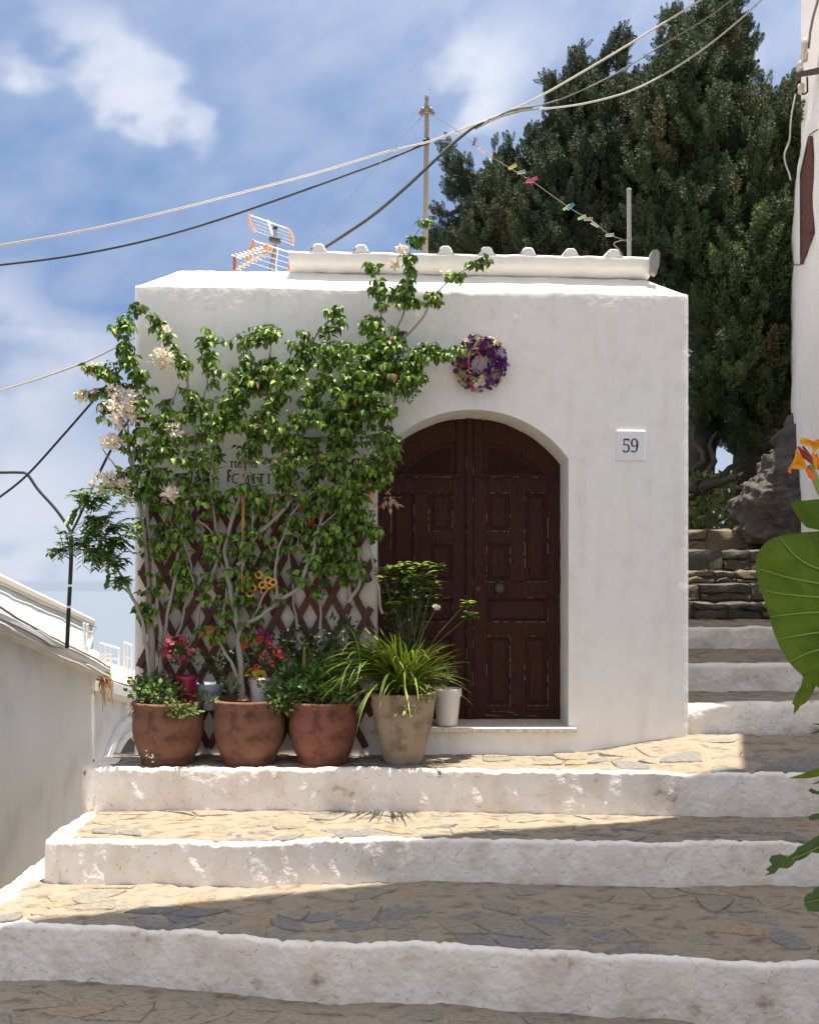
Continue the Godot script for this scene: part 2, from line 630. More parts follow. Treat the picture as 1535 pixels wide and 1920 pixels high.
func spread(a: float, b: float, step: float, round_a := false, round_b := false) -> PackedFloat32Array:
	var r := PackedFloat32Array()
	var lo := a
	var hi := b
	if round_a:
		for k in 6:
			r.append(a + 0.05 * (1.0 - cos(PI / 2 * k / 6.0)))
		lo = a + 0.05
	if round_b:
		hi = b - 0.05
	var m := maxi(int(ceil((hi - lo) / step)), 1)
	for k in m + 1:
		r.append(lerpf(lo, hi, float(k) / m))
	if round_b:
		for k in range(5, -1, -1):
			r.append(b - 0.05 * (1.0 - cos(PI / 2 * k / 6.0)))
	return r

func facade_patch(s: Shape, xs: PackedFloat32Array, low: Callable, high: Callable, rows: int, round_top: bool) -> void:
	var pts := PackedVector3Array()
	var ts := spread(0.0, 1.0, 1.0 / rows)
	if round_top:
		for k in 7:
			ts.append(lerpf(ts[rows - 1], 1.0, float(k + 1) / 7.0))
		var u := ts.slice(0, rows)
		u.append_array(ts.slice(rows + 1))
		ts = u
	for t in ts:
		for x in xs:
			var y := lerpf(low.call(x), high.call(x), t)
			pts.append(Vector3(x, y, facade_z(x, y)))
	s.grid(pts, xs.size(), ts.size(), Vector3(0, 0, 1))

func make_house() -> void:
	var house := thing("whitewashed_house", Vector3(0.014, 0, -2.0), "small whitewashed house with an arched brown double door and tiled cornice", "house")
	var s := Shape.new()
	facade_patch(s, spread(HOUSE_L, OPEN_L, 0.024, true, false), func(_x): return -0.25, top_y, 130, true)
	facade_patch(s, spread(OPEN_R, HOUSE_R, 0.024, false, true), func(_x): return -0.25, top_y, 130, true)
	facade_patch(s, spread(OPEN_L, OPEN_R, 0.022), arch_y, top_y, 50, true)
	facade_patch(s, spread(OPEN_L, OPEN_R, 0.024), func(_x): return -0.25, func(_x): return 0.17, 18, false)
	part(house, "front_wall", s, M.plaster)
	# the reveal round the door
	s = Shape.new()
	var path := PackedVector2Array()
	for k in 40:
		path.append(Vector2(OPEN_L, lerpf(0.15, arch_y(OPEN_L), k / 40.0)))
	for k in 61:
		var x := lerpf(OPEN_L, OPEN_R, k / 60.0)
		path.append(Vector2(x, arch_y(x)))
	for k in 40:
		path.append(Vector2(OPEN_R, lerpf(arch_y(OPEN_R), 0.15, (k + 1) / 40.0)))
	var pts := PackedVector3Array()
	var mid := Vector2((OPEN_L + OPEN_R) * 0.5, 1.2)
	for j in 8:
		var t := j / 7.0
		for p in path:
			var q := p + (mid - p).normalized() * (lumps.get_noise_3d(p.x * 4.0, p.y * 4.0, t * 2.0) * 0.006) * minf(t * 4.0, 1.0)
			pts.append(Vector3(q.x, q.y, lerpf(facade_z(p.x, p.y), -0.42, t)))
	s.grid(pts, path.size(), 8, Vector3(0, 0, 1))
	# turn the reveal's faces to the opening
	for k in s.n.size():
		var p := s.v[k]
		if s.n[k].dot(Vector3(mid.x - p.x, (mid.y - p.y) if p.y > 1.9 else 0.0, 0)) < 0.0:
			s.n[k] = -s.n[k]
	s.rewind()
	part(house, "door_reveal", s, M.plaster)
	# sloping apron, side walls, flat roof behind
	s = Shape.new()
	var xs := spread(HOUSE_L, HOUSE_R, 0.03)
	pts = PackedVector3Array()
	for j in 9:
		var t := j / 8.0
		for x in xs:
			var xx := lerpf(x, lerpf(HOUSE_L + 0.224, HOUSE_R - 0.22, (x - HOUSE_L) / (HOUSE_R - HOUSE_L)), t)
			pts.append(Vector3(xx, top_y(x) + 0.158 * t + lumps.get_noise_2d(x * 5.0, t * 2.0 + 9.0) * 0.006 * t, facade_z(x, top_y(x)) - 0.19 * t))
	s.grid(pts, xs.size(), 9, Vector3(0, 1, 0.5))
	for side in [0, 1]:
		var x0: float = [HOUSE_L + 0.045, HOUSE_R - 0.045][side]
		var x1: float = [HOUSE_L + 0.224, HOUSE_R - 0.22][side]
		var y0: float = top_y([HOUSE_L, HOUSE_R][side])
		s.poly([Vector3(x0, y0, -0.05), Vector3(x1, y0 + 0.158, -0.24), Vector3(x1, y0 + 0.158, -4.0), Vector3(x0, y0, -4.0)], Vector3([-1, 1][side], 1, 0))
	var yl := top_y(HOUSE_L) + 0.156
	var yr := top_y(HOUSE_R) + 0.156
	s.poly([Vector3(HOUSE_L + 0.224, yl, -0.22), Vector3(HOUSE_R - 0.22, yr, -0.22), Vector3(HOUSE_R - 0.22, yr, -4.0), Vector3(HOUSE_L + 0.224, yl, -4.0)], Vector3.UP)
	part(house, "roof_apron", s, M.plaster)
	s = Shape.new()
	s.poly([Vector3(HOUSE_L, -1.8, -0.05), Vector3(HOUSE_L, 3.12, -0.05), Vector3(HOUSE_L, 3.12, -4), Vector3(HOUSE_L, -1.8, -4)], Vector3(-1, 0, 0))
	s.poly([Vector3(HOUSE_L, -1.8, -0.05), Vector3(HOUSE_L + 0.05, -1.8, -0.01), Vector3(HOUSE_L + 0.05, -0.2, -0.01), Vector3(HOUSE_L, -0.2, -0.05)], Vector3(-1, 0, 1))
	part(house, "side_wall", s, M.plaster)
	s = Shape.new()
	s.poly([Vector3(HOUSE_R, -0.6, -0.05), Vector3(HOUSE_R, 3.06, -0.05), Vector3(HOUSE_R, 3.06, -4), Vector3(HOUSE_R, -0.6, -4)], Vector3(1, 0, 0))
	part(house, "side_wall", s, M.plaster)
	s = Shape.new()
	s.poly([Vector3(HOUSE_L, -1.8, -4), Vector3(HOUSE_R, -1.8, -4), Vector3(HOUSE_R, 3.06, -4), Vector3(HOUSE_L, 3.12, -4)], Vector3(0, 0, -1))
	part(house, "back_wall", s, M.plaster)
	# cornice
	s = Shape.new()
	var prof := [Vector2(-0.34, 3.235), Vector2(-0.27, 3.262), Vector2(-0.205, 3.272), Vector2(-0.165, 3.288), Vector2(-0.142, 3.306), Vector2(-0.132, 3.322), Vector2(-0.128, 3.345), Vector2(-0.126, 3.366), Vector2(-0.132, 3.379), Vector2(-0.15, 3.385), Vector2(-0.6, 3.45), Vector2(-1.7, 3.62)]
	xs = spread(-0.81, 1.63, 0.03)
	pts = PackedVector3Array()
	for p in prof:
		for x in xs:
			pts.append(Vector3(x, p.y - 0.043 * (x + 0.81) / 2.44 + lumps.get_noise_2d(x * 4.0, p.y * 9.0) * 0.007, p.x + lumps.get_noise_2d(x * 5.0, p.y * 6.0 + 30.0) * 0.006))
	s.grid(pts, xs.size(), prof.size(), Vector3(0, 0, 1))
	for side in [0, 1]:
		var ring := []
		for k in prof.size():
			ring.append(pts[k * xs.size() + (0 if side == 0 else xs.size() - 1)])
		ring.append(Vector3([-0.81, 1.63][side], 3.2, -1.7))
		s.poly(ring, Vector3([-1, 1][side], 0, 0))
	part(house, "cornice", s, M.plaster)
	# the plastered ends of the roof tiles
	for px in [597, 677, 755, 835, 912, 990, 1070, 1150]:
		var x := at(px, 470, -0.13).x
		var y := 3.376 - 0.043 * (x + 0.81) / 2.44
		s = Shape.new()
		var rows := []
		for j in 4:
			var z: float = [-0.128, -0.14, -0.5, -1.6][j]
			var up: float = [0.0, 0.0, 0.052, 0.222][j]
			var k: float = [0.86, 1.0, 1.0, 1.0][j] * rnd(0.97, 1.03)
			rows.append([Vector3(x - 0.062, y + up, z), Vector3(x - 0.047 * k, y + up + 0.018, z), Vector3(x - 0.034 * k, y + up + 0.048 * k, z), Vector3(x - 0.02 * k, y + up + 0.058 * k, z), Vector3(x + 0.02 * k, y + up + 0.058 * k, z), Vector3(x + 0.034 * k, y + up + 0.047 * k, z), Vector3(x + 0.048 * k, y + up + 0.017, z), Vector3(x + 0.062, y + up, z)])
		for j in 3:
			for i in 7:
				s.poly([rows[j][i], rows[j][i + 1], rows[j + 1][i + 1], rows[j + 1][i]], (rows[j][i] + rows[j][i + 1]) * 0.5 - Vector3(x, y + [0.0, 0.0, 0.05, 0.2][j], rows[j][i].z) + Vector3(0, 0, 0.02 if j == 0 else 0.0))
		s.poly(rows[0], Vector3(0, 0, 1))
		part(house, "roof_tile_end", s, M.plaster)
	# grey end stop of the cornice
	s = Shape.new()
	s.slab(PackedVector2Array([Vector2(-0.022, -0.085), Vector2(0.012, -0.1), Vector2(0.032, -0.03), Vector2(0.036, 0.045), Vector2(0.018, 0.068), Vector2(-0.012, 0.062), Vector2(-0.03, 0.02)]), at(1222, 492, -0.16), Basis(), 0.06)
	part(house, "cornice_end_stop", s, M.grey_cap, "grey pointed end stop of the cornice")
	s = Shape.new()
	s.box(Vector3(0.42, 0.1835, -0.17), Vector3(1.345, 0.036, 0.43), Basis(), 0.006)
	part(house, "threshold_slab", s, M.marble)
	# number plaque
	s = Shape.new()
	var pc := at(1182, 836, 0.0)
	var zf := facade_z(pc.x, pc.y)
	s.box(Vector3(pc.x, pc.y, zf + 0.004), Vector3(0.196, 0.208, 0.03), Basis.from_euler(Vector3(0, 0, -0.01)), 0.01)
	var plaque := part(house, "number_plaque", s, mat(Color(0.82, 0.81, 0.79), 0.6))
	var font := SystemFont.new()
	font.font_names = PackedStringArray(["Droid Serif"])
	for k in 2:
		var tm := TextMesh.new()
		tm.text = ["5", "9"][k]
		tm.font = font
		tm.font_size = 64
		tm.pixel_size = 0.00196
		tm.depth = 0.003
		var dg := piece(plaque, "digit", tm, mat(Color(0.012, 0.014, 0.06), 0.5), Transform3D(Basis.from_scale(Vector3(0.86, 1, 1)), at([1174, 1189][k], 836, zf + 0.0205)))
		dg.set_meta("label", ["dark blue number 5", "dark blue number 9"][k])
	make_door(house)

func door_box(s: Shape, x0: float, y0: float, x1: float, y1: float, z: float, deep: float, bevel := 0.004) -> void:
	var a := at(x0, y0, DOOR_Z)
	var b := at(x1, y1, DOOR_Z)
	s.box(Vector3((a.x + b.x) * 0.5, (a.y + b.y) * 0.5, z - deep * 0.5), Vector3(absf(b.x - a.x), absf(b.y - a.y), deep), Basis(), bevel)

func make_door(house: Node3D) -> void:
	var door := part(house, "door", Shape_back(), M.door)
	for side in [1, -1]:
		var mx := func(px: float) -> float: return 880.0 + side * (px - 880.0)
		var edge := 1056.0 if side > 0 else 1062.0
		# stiles and rails
		var s := Shape.new()
		door_box(s, mx.call(887.0), 894, mx.call(912.0), 1370, DOOR_Z, 0.04)
		door_box(s, mx.call(1027.0), 894, mx.call(edge), 1370, DOOR_Z - 0.0005, 0.04)
		for r in [[894, 924], [1091, 1121], [1166, 1193], [1323, 1370]]:
			door_box(s, mx.call(912.0), r[0], mx.call(1027.0), r[1], DOOR_Z - 0.001, 0.038)
		door_box(s, mx.call(956.0), 924, mx.call(984.0), 1091, DOOR_Z - 0.001, 0.038)
		door_box(s, mx.call(956.0), 1193, mx.call(984.0), 1323, DOOR_Z - 0.001, 0.038)
		door_box(s, mx.call(912.0), 996, mx.call(956.0), 1019, DOOR_Z - 0.001, 0.038)
		# arched head between the fan panel and the reveal
		door_box(s, mx.call(887.0), 780, mx.call(905.0), 894, DOOR_Z - 0.0005, 0.04)
		var pts := PackedVector3Array()
		var r_in := 170.0
		for j in 3:
			for k in 25:
				var ang := lerpf(1.462, 0.645, k / 24.0)
				var far := minf(216.0, (edge - 885.0) / cos(ang))
				var rad: float = [r_in, r_in + 1.5, far][j]
				var p := at(mx.call(885.0 + cos(ang) * rad), 996.0 - sin(ang) * rad, DOOR_Z)
				pts.append(p + Vector3(0, 0, [-0.02, -0.001, -0.001][j]))
		s.grid(pts, 25, 3, Vector3(0, 0, 1))
		door_box(s, mx.call(1021.0), 866, mx.call(edge), 895, DOOR_Z - 0.0012, 0.03)
		var leaf := part(door, "door_leaf", s, M.door, "right door leaf with the round knob" if side > 0 else "left door leaf behind the plants")
		leaf.position = -base_of(door)
		# recessed panels with a raised field
		for r in [[912, 924, 956, 996], [912, 1019, 956, 1091], [984, 924, 1027, 1091], [912, 1121, 1027, 1166], [912, 1193, 956, 1323], [984, 1193, 1027, 1323]]:
			var q := Shape.new()
			door_box(q, mx.call(r[0] - 1.0), r[1] - 1.0, mx.call(r[2] + 1.0), r[3] + 1.0, DOOR_Z - 0.021, 0.012)
			var gap := 8.0 if r[3] - r[1] > 50 else 6.0
			door_box(q, mx.call(r[0] + gap), r[1] + gap, mx.call(r[2] - gap), r[3] - gap, DOOR_Z - 0.010, 0.014, 0.007)
			# quarter-round moulding round the panel
			for e in [[r[0], r[1], r[2], r[1]], [r[0], r[3], r[2], r[3]], [r[0], r[1], r[0], r[3]], [r[2], r[1], r[2], r[3]]]:
				q.rod(at(mx.call(e[0]), e[1], DOOR_Z - 0.006) + Vector3(0, 0, -0.003), at(mx.call(e[2]), e[3], DOOR_Z - 0.006) + Vector3(0, 0, -0.003), 0.006, 6)
			part(door, "door_panel", q, M.door)
			# bare wood where the paint has rubbed off the moulding
			var wear := Shape.new()
			for e in [[r[0], r[3], r[2], r[3], 0.8], [r[0], r[1], r[2], r[1], 0.3], [r[0], r[1], r[0], r[3], 0.45], [r[2], r[1], r[2], r[3], 0.55]]:
				var a := at(mx.call(e[0]), e[1], DOOR_Z)
				var b := at(mx.call(e[2]), e[3], DOOR_Z)
				var t := rnd(0.0, 0.15)
				while t < 0.97:
					var t2 := minf(t + rnd(0.03, 0.22), 1.0)
					if rnd(0, 1) < e[4]:
						wear.rod(a.lerp(b, t) + Vector3(0, 0, -0.0035), a.lerp(b, t2) + Vector3(0, 0, -0.0035), rnd(0.0022, 0.0042), 5)
					t = t2 + rnd(0.01, 0.12)
			if wear.idx.size():
				part(door, "worn_moulding", wear, M.door_worn).set_meta("kind", "stuff")
		# pierced fan panel
		var fan := Shape.new()
		var outline := PackedVector2Array()
		for k in 13:
			var ang := lerpf(1.45, 0.655, k / 12.0)
			var p := at(mx.call(885.0 + cos(ang) * 171.0), 996.0 - sin(ang) * 171.0, 0)
			outline.append(Vector2((mx.call(885.0 + cos(ang) * 171.0) - 767.5) / 270.1, 1.158 - (996.0 - sin(ang) * 171.0 - 1090.0) / 270.1))
		outline.append(Vector2((mx.call(1021.0) - 767.5) / 270.1, 1.158 - (895.0 - 1090.0) / 270.1))
		outline.append(Vector2((mx.call(904.0) - 767.5) / 270.1, 1.158 - (895.0 - 1090.0) / 270.1))
		fan.slab(outline, Vector3(0, 0, DOOR_Z - 0.034), Basis(), 0.008)
		part(door, "fan_panel", fan, M.door)
		var lat := Shape.new()
		for k in 26:
			for w in [-1, 1]:
				var cx: float = 905.0 + k * 4.6
				var seg := []
				for m in 30:
					var py := 893.0 - m * 2.6
					var px: float = cx + w * (m - 12) * 1.9
					var rad := Vector2(px - 885.0, 996.0 - py).length()
					if px > 914 and px < 1006 - (893 - py) * 0.3 and py > 832 and py < 884 and rad < 160:
						seg.append(at(mx.call(px), py, DOOR_Z - 0.022))
				if seg.size() > 2:
					lat.rod(seg[0], seg[-1], 0.0035, 4)
		part(door, "pierced_lattice", lat, M.door)
		var sill := Shape.new()
		door_box(sill, mx.call(898.0), 889, mx.call(1026.0), 895, DOOR_Z + 0.012, 0.03)
		part(door, "rail_moulding", sill, M.door)
		sill = Shape.new()
		door_box(sill, mx.call(908.0), 1326, mx.call(1030.0), 1333, DOOR_Z + 0.004, 0.01)
		part(door, "rail_moulding", sill, M.door)
		var rub := Shape.new()
		for k in 26:
			var y: float = rnd(1330, 1362)
			var x := rnd(905, 1035)
			door_box(rub, mx.call(x), y, mx.call(x + rnd(3, 18)), y + rnd(0.8, 1.6), DOOR_Z + 0.0018, 0.003, 0.0005)
		for k in 8:
			var x := rnd(915, 1000)
			door_box(rub, mx.call(x), 894.2, mx.call(x + rnd(5, 22)), 895.4, DOOR_Z + 0.0138, 0.004, 0.0005)
		part(door, "bare_wood_patches", rub, M.door_worn).set_meta("kind", "stuff")
	var ast := Shape.new()
	door_box(ast, 873, 778, 886.5, 1370, DOOR_Z + 0.018, 0.06, 0.008)
	part(door, "meeting_stile", ast, M.door)
	var rub := Shape.new()
	for k in 16:
		var y: float = rnd(1080, 1360) if k > 4 else rnd(850, 1000)
		var x: float = [873.2, 885.8][k % 2]
		door_box(rub, x, y, x + 0.9, y + rnd(5, 30), DOOR_Z + 0.019, 0.01, 0.0005)
	part(door, "bare_wood_patches", rub, M.door_worn).set_meta("kind", "stuff")
	var brass := mat(Color(0.09, 0.075, 0.05), 0.55)
	brass.metallic = 0.6
	var knob := Shape.new()
	knob.lathe([Vector2(0.0, 0.062), Vector2(0.018, 0.06), Vector2(0.032, 0.052), Vector2(0.039, 0.04), Vector2(0.036, 0.028), Vector2(0.022, 0.018), Vector2(0.016, 0.012), Vector2(0.03, 0.008), Vector2(0.032, 0.0)], Vector3.ZERO, 28)
	piece(door, "door_knob", knob.mesh(), brass, Transform3D(Basis(Vector3.RIGHT, Vector3(0, 0, 1), Vector3.UP * -1), at(935, 1103, DOOR_Z)))
	var rose := Shape.new()
	rose.lathe([Vector2(0.0, 0.006), Vector2(0.006, 0.006), Vector2(0.007, 0.009), Vector2(0.016, 0.008), Vector2(0.019, 0.0)], Vector3.ZERO, 20)
	piece(door, "keyhole_rose", rose.mesh(), brass, Transform3D(Basis(Vector3.RIGHT, Vector3(0, 0, 1), Vector3.UP * -1), at(896, 1104, DOOR_Z)))

# the boards behind the panels, cut to the arch
func Shape_back() -> Shape:
	var s := Shape.new()
	var o := PackedVector2Array([Vector2(OPEN_L - 0.01, 0.16), Vector2(OPEN_R + 0.01, 0.16)])
	for k in 31:
		var x := lerpf(OPEN_R + 0.01, OPEN_L - 0.01, k / 30.0)
		o.append(Vector2(x, arch_y(clampf(x, OPEN_L, OPEN_R)) + 0.01))
	s.slab(o, Vector3(0, 0, DOOR_Z - 0.075), Basis(), 0.04)
	return s

# ---------------------------------------------------------------- the steps in front
var edges := []   # for each step: front edge as points (x, z) from right to left, its height

func lip(line: Array, height: float) -> PackedVector2Array:
	# line: photograph pixels of the front edge at this height
	var r := PackedVector2Array()
	for q in line:
		var d: float = (EYE.y - height) * LENS / (q[1] - 1090.0)
		r.append(Vector2((q[0] - 767.5) * d / LENS, EYE.z - d))
	return r

func lip_z(e: PackedVector2Array, x: float) -> float:
	if x <= e[0].x:
		return e[0].y
	for k in e.size() - 1:
		if x <= e[k + 1].x:
			var t := (x - e[k].x) / (e[k + 1].x - e[k].x)
			return cubic_interpolate(e[k].y, e[k + 1].y, e[maxi(k - 1, 0)].y, e[mini(k + 2, e.size() - 1)].y, t)
	return e[e.size() - 1].y

var LEFT := -1.95

func riser(parent: Node3D, e: PackedVector2Array, height: float, low: float, right: float, band: float, seedy: float) -> void:
	# plan path: from the right along the front, round the corner, back along the left side
	var path := PackedVector2Array()
	var out := PackedVector2Array()
	var cr := 0.09
	var n := int((right - (LEFT + cr)) / 0.022)
	for k in n + 1:
		var x := lerpf(right, LEFT + cr, float(k) / n)
		path.append(Vector2(x, lip_z(e, x)))
		out.append(Vector2(0, 1))
	var zc := lip_z(e, LEFT + cr) - cr
	for k in range(1, 8):
		var a := PI / 2 + PI / 2 * k / 7.0
		path.append(Vector2(LEFT + cr + cos(a) * cr, zc + sin(a) * cr))
		out.append(Vector2(cos(a), sin(a)))
	for k in range(1, 45 if height < 0.0 else 13):
		path.append(Vector2(LEFT, zc - k * 0.022))
		out.append(Vector2(-1, 0))
	var s := Shape.new()
	var pts := PackedVector3Array()
	var rows := 22
	for j in rows:
		var t := float(j) / (rows - 1)
		for k in path.size():
			var p := path[k]
			var side := k > n
			var along := (right - p.x) if not side else (right - LEFT) + (k - n) * 0.022
			var wl := lumps.get_noise_2d(along * 1.1, seedy) * 0.018
			var rr := 0.022
			var o := 0.0
			var y := 0.0
			var lb := low + 0.0
			if side:
				lb = low - 0.9
			var hh := height + lumps.get_noise_2d(along * 2.2, seedy + 20.0) * 0.012 + fine.get_noise_2d(along * 9.0, seedy + 31.0) * 0.007 - maxf(0.0, fine.get_noise_2d(along * 24.0, seedy + 61.0) - 0.3) * 0.03
			var wide := (0.035 + 0.03 * maxf(0.0, lumps.get_noise_2d(along * 5.0, seedy + 5.0)) + 0.02 * fine.get_noise_2d(along * 16.0, seedy)) if not side else band + 0.03 * lumps.get_noise_2d(along * 4.0, seedy)
			if not side and p.x < LEFT + band + cr:
				wide = lerpf(0.14, wide, clampf((p.x - LEFT - cr) / band, 0.0, 1.0))
			if t < 0.62:
				var q := t / 0.62
				y = lerpf(lb - 0.04, hh - rr, q)
				o = -0.006 * (1.0 - q)
			elif t < 0.84:
				var a := (t - 0.62) / 0.22 * PI / 2
				y = hh - rr + sin(a) * rr
				o = -rr + cos(a) * rr
			else:
				var q := (t - 0.84) / 0.16
				y = hh - 0.012 * q * q
				o = -rr - q * wide
			var f := 1.0 if t < 0.84 else 0.4
			o += wl + (lumps.get_noise_3d(along * 4.5, y * 2.0, seedy) * 0.020 + lumps.get_noise_3d(along * 10.0, y * 4.0, seedy + 7.0) * 0.007 + fine.get_noise_3d(along * 22.0, y * 9.0, seedy) * 0.0022 - maxf(0.0, fine.get_noise_3d(along * 14.0, y * 12.0, seedy + 90.0) - 0.45) * 0.014) * f
			pts.append(Vector3(p.x + out[k].x * o, y, p.y + out[k].y * o))
	s.grid(pts, path.size(), rows, Vector3(0, 0.3, 1))
	part(parent, "painted_riser", s, M.step_white)

# the terrace rises against the house towards the stairs on the right
func climb(x: float, height: float) -> float:
	return 0.17 * smoothstep(0.8, 1.9, x) if absf(height - 0.02) < 0.001 else 0.0

# mortar and flagstones from the front edge e (at height) back to the riser above
func tread(parent: Node3D, e: PackedVector2Array, back: Callable, height: float, left: float, right: float, rows: int, wide: float, keep: Callable, slope := 0.0) -> void:
	var s := Shape.new()
	var pts := PackedVector3Array()
	var nu := int((right - left) / 0.035)
	var nv := 22
	for j in nv:
		for i in nu:
			var x := lerpf(left, right, float(i) / (nu - 1))
			var z := lerpf(lip_z(e, x) - 0.02, back.call(x) - 0.06, float(j) / (nv - 1))
			var y := height - 0.002 + (slope + climb(x, height)) * (lip_z(e, x) - z) + lumps.get_noise_2d(x * 3.0, z * 4.0) * 0.009 + fine.get_noise_2d(x * 13.0, z * 18.0) * 0.006
			if j == 0:
				y -= 0.03
			pts.append(Vector3(x, y, z))
	s.grid(pts, nu, nv, Vector3.UP)
	part(parent, "mortar_bed", s, M.mortar)
	# stones in jittered courses
	var cols := int((right - left) / wide)
	var corner := func(i: int, j: int) -> Vector2:
		var h := sin(i * 12.9898 + j * 78.233 + height * 37.1) * 43758.5453
		var g := sin(i * 39.346 + j * 11.135 + height * 83.7) * 24634.6345
		var jx: float = (h - floor(h)) - 0.5
		var jz: float = (g - floor(g)) - 0.5
		var x: float = left + (i + jx * 0.95 + (0.5 if j % 2 else 0.0)) * wide
		var t: float = (j + jz * 0.8) / rows
		if j == 0: t = 0.035 + 0.02 * jz
		if j == rows: t = 0.97
		return Vector2(x, lerpf(lip_z(e, x), back.call(x), t))
	for j in rows:
		for i in cols:
			var a: Vector2 = corner.call(i, j)
			var b: Vector2 = corner.call(i + 1, j)
			var c: Vector2 = corner.call(i + 1, j + 1)
			var d: Vector2 = corner.call(i, j + 1)
			var mid := (a + b + c + d) * 0.25
			if mid.x < left or mid.x > right or rnd(0, 1) > keep.call(mid.x, float(j) / rows):
				continue
			var ring := PackedVector2Array()
			var cs := [a, b, c, d]
			for k in 4:
				var p: Vector2 = cs[k]
				var q: Vector2 = cs[(k + 1) % 4]
				ring.append(p.lerp(mid, rnd(0.05, 0.24)))
				ring.append(p.lerp(q, rnd(0.22, 0.40)).lerp(mid, rnd(0.0, 0.10)))
				ring.append(p.lerp(q, rnd(0.60, 0.78)).lerp(mid, rnd(0.0, 0.10)))
			var st := Shape.new()
			var y0 := height + (slope + climb(mid.x, height)) * (lip_z(e, mid.x) - mid.y) + rnd(-0.002, 0.008)
			var tx := rnd(-0.02, 0.02)
			var tz := rnd(-0.02, 0.02) - slope - climb(mid.x, height)
			var mn := ring.size()
			var rise := [[-0.025, 1.0], [-0.003, 0.99], [0.0, 0.90]]
			var base := st.v.size()
			for r in rise:
				for p in ring:
					var w: Vector2 = mid + (p - mid) * r[1]
					st.vert(Vector3(w.x, y0 + r[0] + (w.x - mid.x) * tx + (w.y - mid.y) * tz, w.y))
			for r in 2:
				for k in mn:
					var k1 := (k + 1) % mn
					var p0 := base + r * mn + k
					var p1 := base + r * mn + k1
					st.tri(p0, p0 + mn, p1 + mn)
					st.tri(p0, p1 + mn, p1)
			var top := st.vert(Vector3(mid.x, y0 + 0.001, mid.y))
			for k in mn:
				st.tri(base + 2 * mn + k, top, base + 2 * mn + (k + 1) % mn)
			if (st.v[st.idx[2]] - st.v[st.idx[0]]).cross(st.v[st.idx[1]] - st.v[st.idx[0]]).dot(Vector3(ring[0].x - mid.x, 0, ring[0].y - mid.y)) < 0.0:
				for k in range(0, st.idx.size(), 3):
					var sw := st.idx[k + 1]
					st.idx[k + 1] = st.idx[k + 2]
					st.idx[k + 2] = sw
			var roll := rnd(0, 1)
			var kind := 0
			if j >= rows * 0.45:
				kind = 1 if roll < 0.3 else (2 if roll < 0.7 else (3 if roll < 0.8 else 4))
			else:
				kind = 0 if roll < 0.40 else (5 if roll < 0.5 else (4 if roll < 0.68 else (1 if roll < 0.82 else (2 if roll < 0.93 else 3))))
			part(parent, "paving_stone", st, M["stone%d" % kind])

func make_steps() -> void:
	var e1 := lip([[-40, 1441], [150, 1441], [400, 1440], [700, 1441], [900, 1444], [1100, 1445], [1250, 1449], [1400, 1450], [1700, 1446]], 0.036)
	var e2 := lip([[-40, 1577], [85, 1577], [250, 1576], [420, 1580], [620, 1576], [800, 1573], [1000, 1576], [1200, 1580], [1400, 1579], [1750, 1580]], -0.219)
	var e3 := lip([[-200, 1732], [0, 1733], [200, 1737], [350, 1750], [470, 1757], [600, 1770], [800, 1771], [1000, 1784], [1200, 1796], [1400, 1806], [1800, 1812]], -0.451)
	edges = [e1, e2, e3]
	var levels := [0.036, -0.219, -0.451, -0.715]
	var names := ["terrace", "step", "step", "step"]
	var what := ["paved terrace at the foot of the house, with the pots on it", "second paved step down, half in sun, with whitewashed front", "third paved step down with blue slate flags along its edge", "lowest paved strip at the bottom edge of the picture"]
	for k in 4:
		var o := Node3D.new()
		o.name = numbered(self, names[k])
		add_child(o, true)
		o.position = Vector3(0.5, levels[k], 0.3 + k * 0.7)
		tag(o, what[k], "", "", "structure")
		LEFT = [-1.985, -1.95, -2.14, -2.14][k]
		if k < 3:
			riser(o, edges[k], levels[k], levels[k + 1], 3.4, 0.13, 11.0 * k + 3.0)
		if k == 0:
			var back := func(x: float) -> float: return 0.03 if x < 1.75 else -0.72
			terrace_floor(o, e1)
		elif k < 3:
			var up: PackedVector2Array = edges[k - 1]
			tread(o, edges[k], func(x: float) -> float: return lip_z(up, x), levels[k], LEFT + 0.11, 3.3, 6, 0.17, func(x: float, t: float) -> float: return (0.9 if t < 0.3 else (0.75 if t < 0.5 else 0.45)) if k == 2 else (0.55 if t < 0.5 else 0.32))
		else:
			var e4 := PackedVector2Array([Vector2(-4.5, 3.4), Vector2(4.5, 3.4)])
			tread(o, e4, func(x: float) -> float: return lip_z(e3, x), levels[3], LEFT - 0.6, 2.6, 10, 0.19, func(x: float, t: float) -> float: return 0.75)
	# lane behind the camera, and the walls of the stair block on its left
	var s := Shape.new()
	s.box(Vector3(0, -1.4, 6.4), Vector3(9, 1.34, 6.2), Basis(), 0.0)
	struct("lane", s, M.mortar, "stone paved lane in the foreground below the steps")
	s = Shape.new()
	s.box(Vector3(0.9, -1.4, 0.2), Vector3(5.6, 1.2, 5.6), Basis(), 0.0)
	struct("stair_foundation", s, M.step_white, "whitewashed masonry under the steps")

# the terrace: flat in front of the house, passing along its right side up to the stairs
func terrace_floor(o: Node3D, e1: PackedVector2Array) -> void:
	var keep := func(x: float, t: float) -> float: return 0.5 if x > 0.9 else (0.42 if t < 0.4 else 0.28)
	tread(o, e1, func(x: float) -> float: return 0.0, 0.02, LEFT + 0.03, 3.3, 5, 0.16, keep, 0.0)

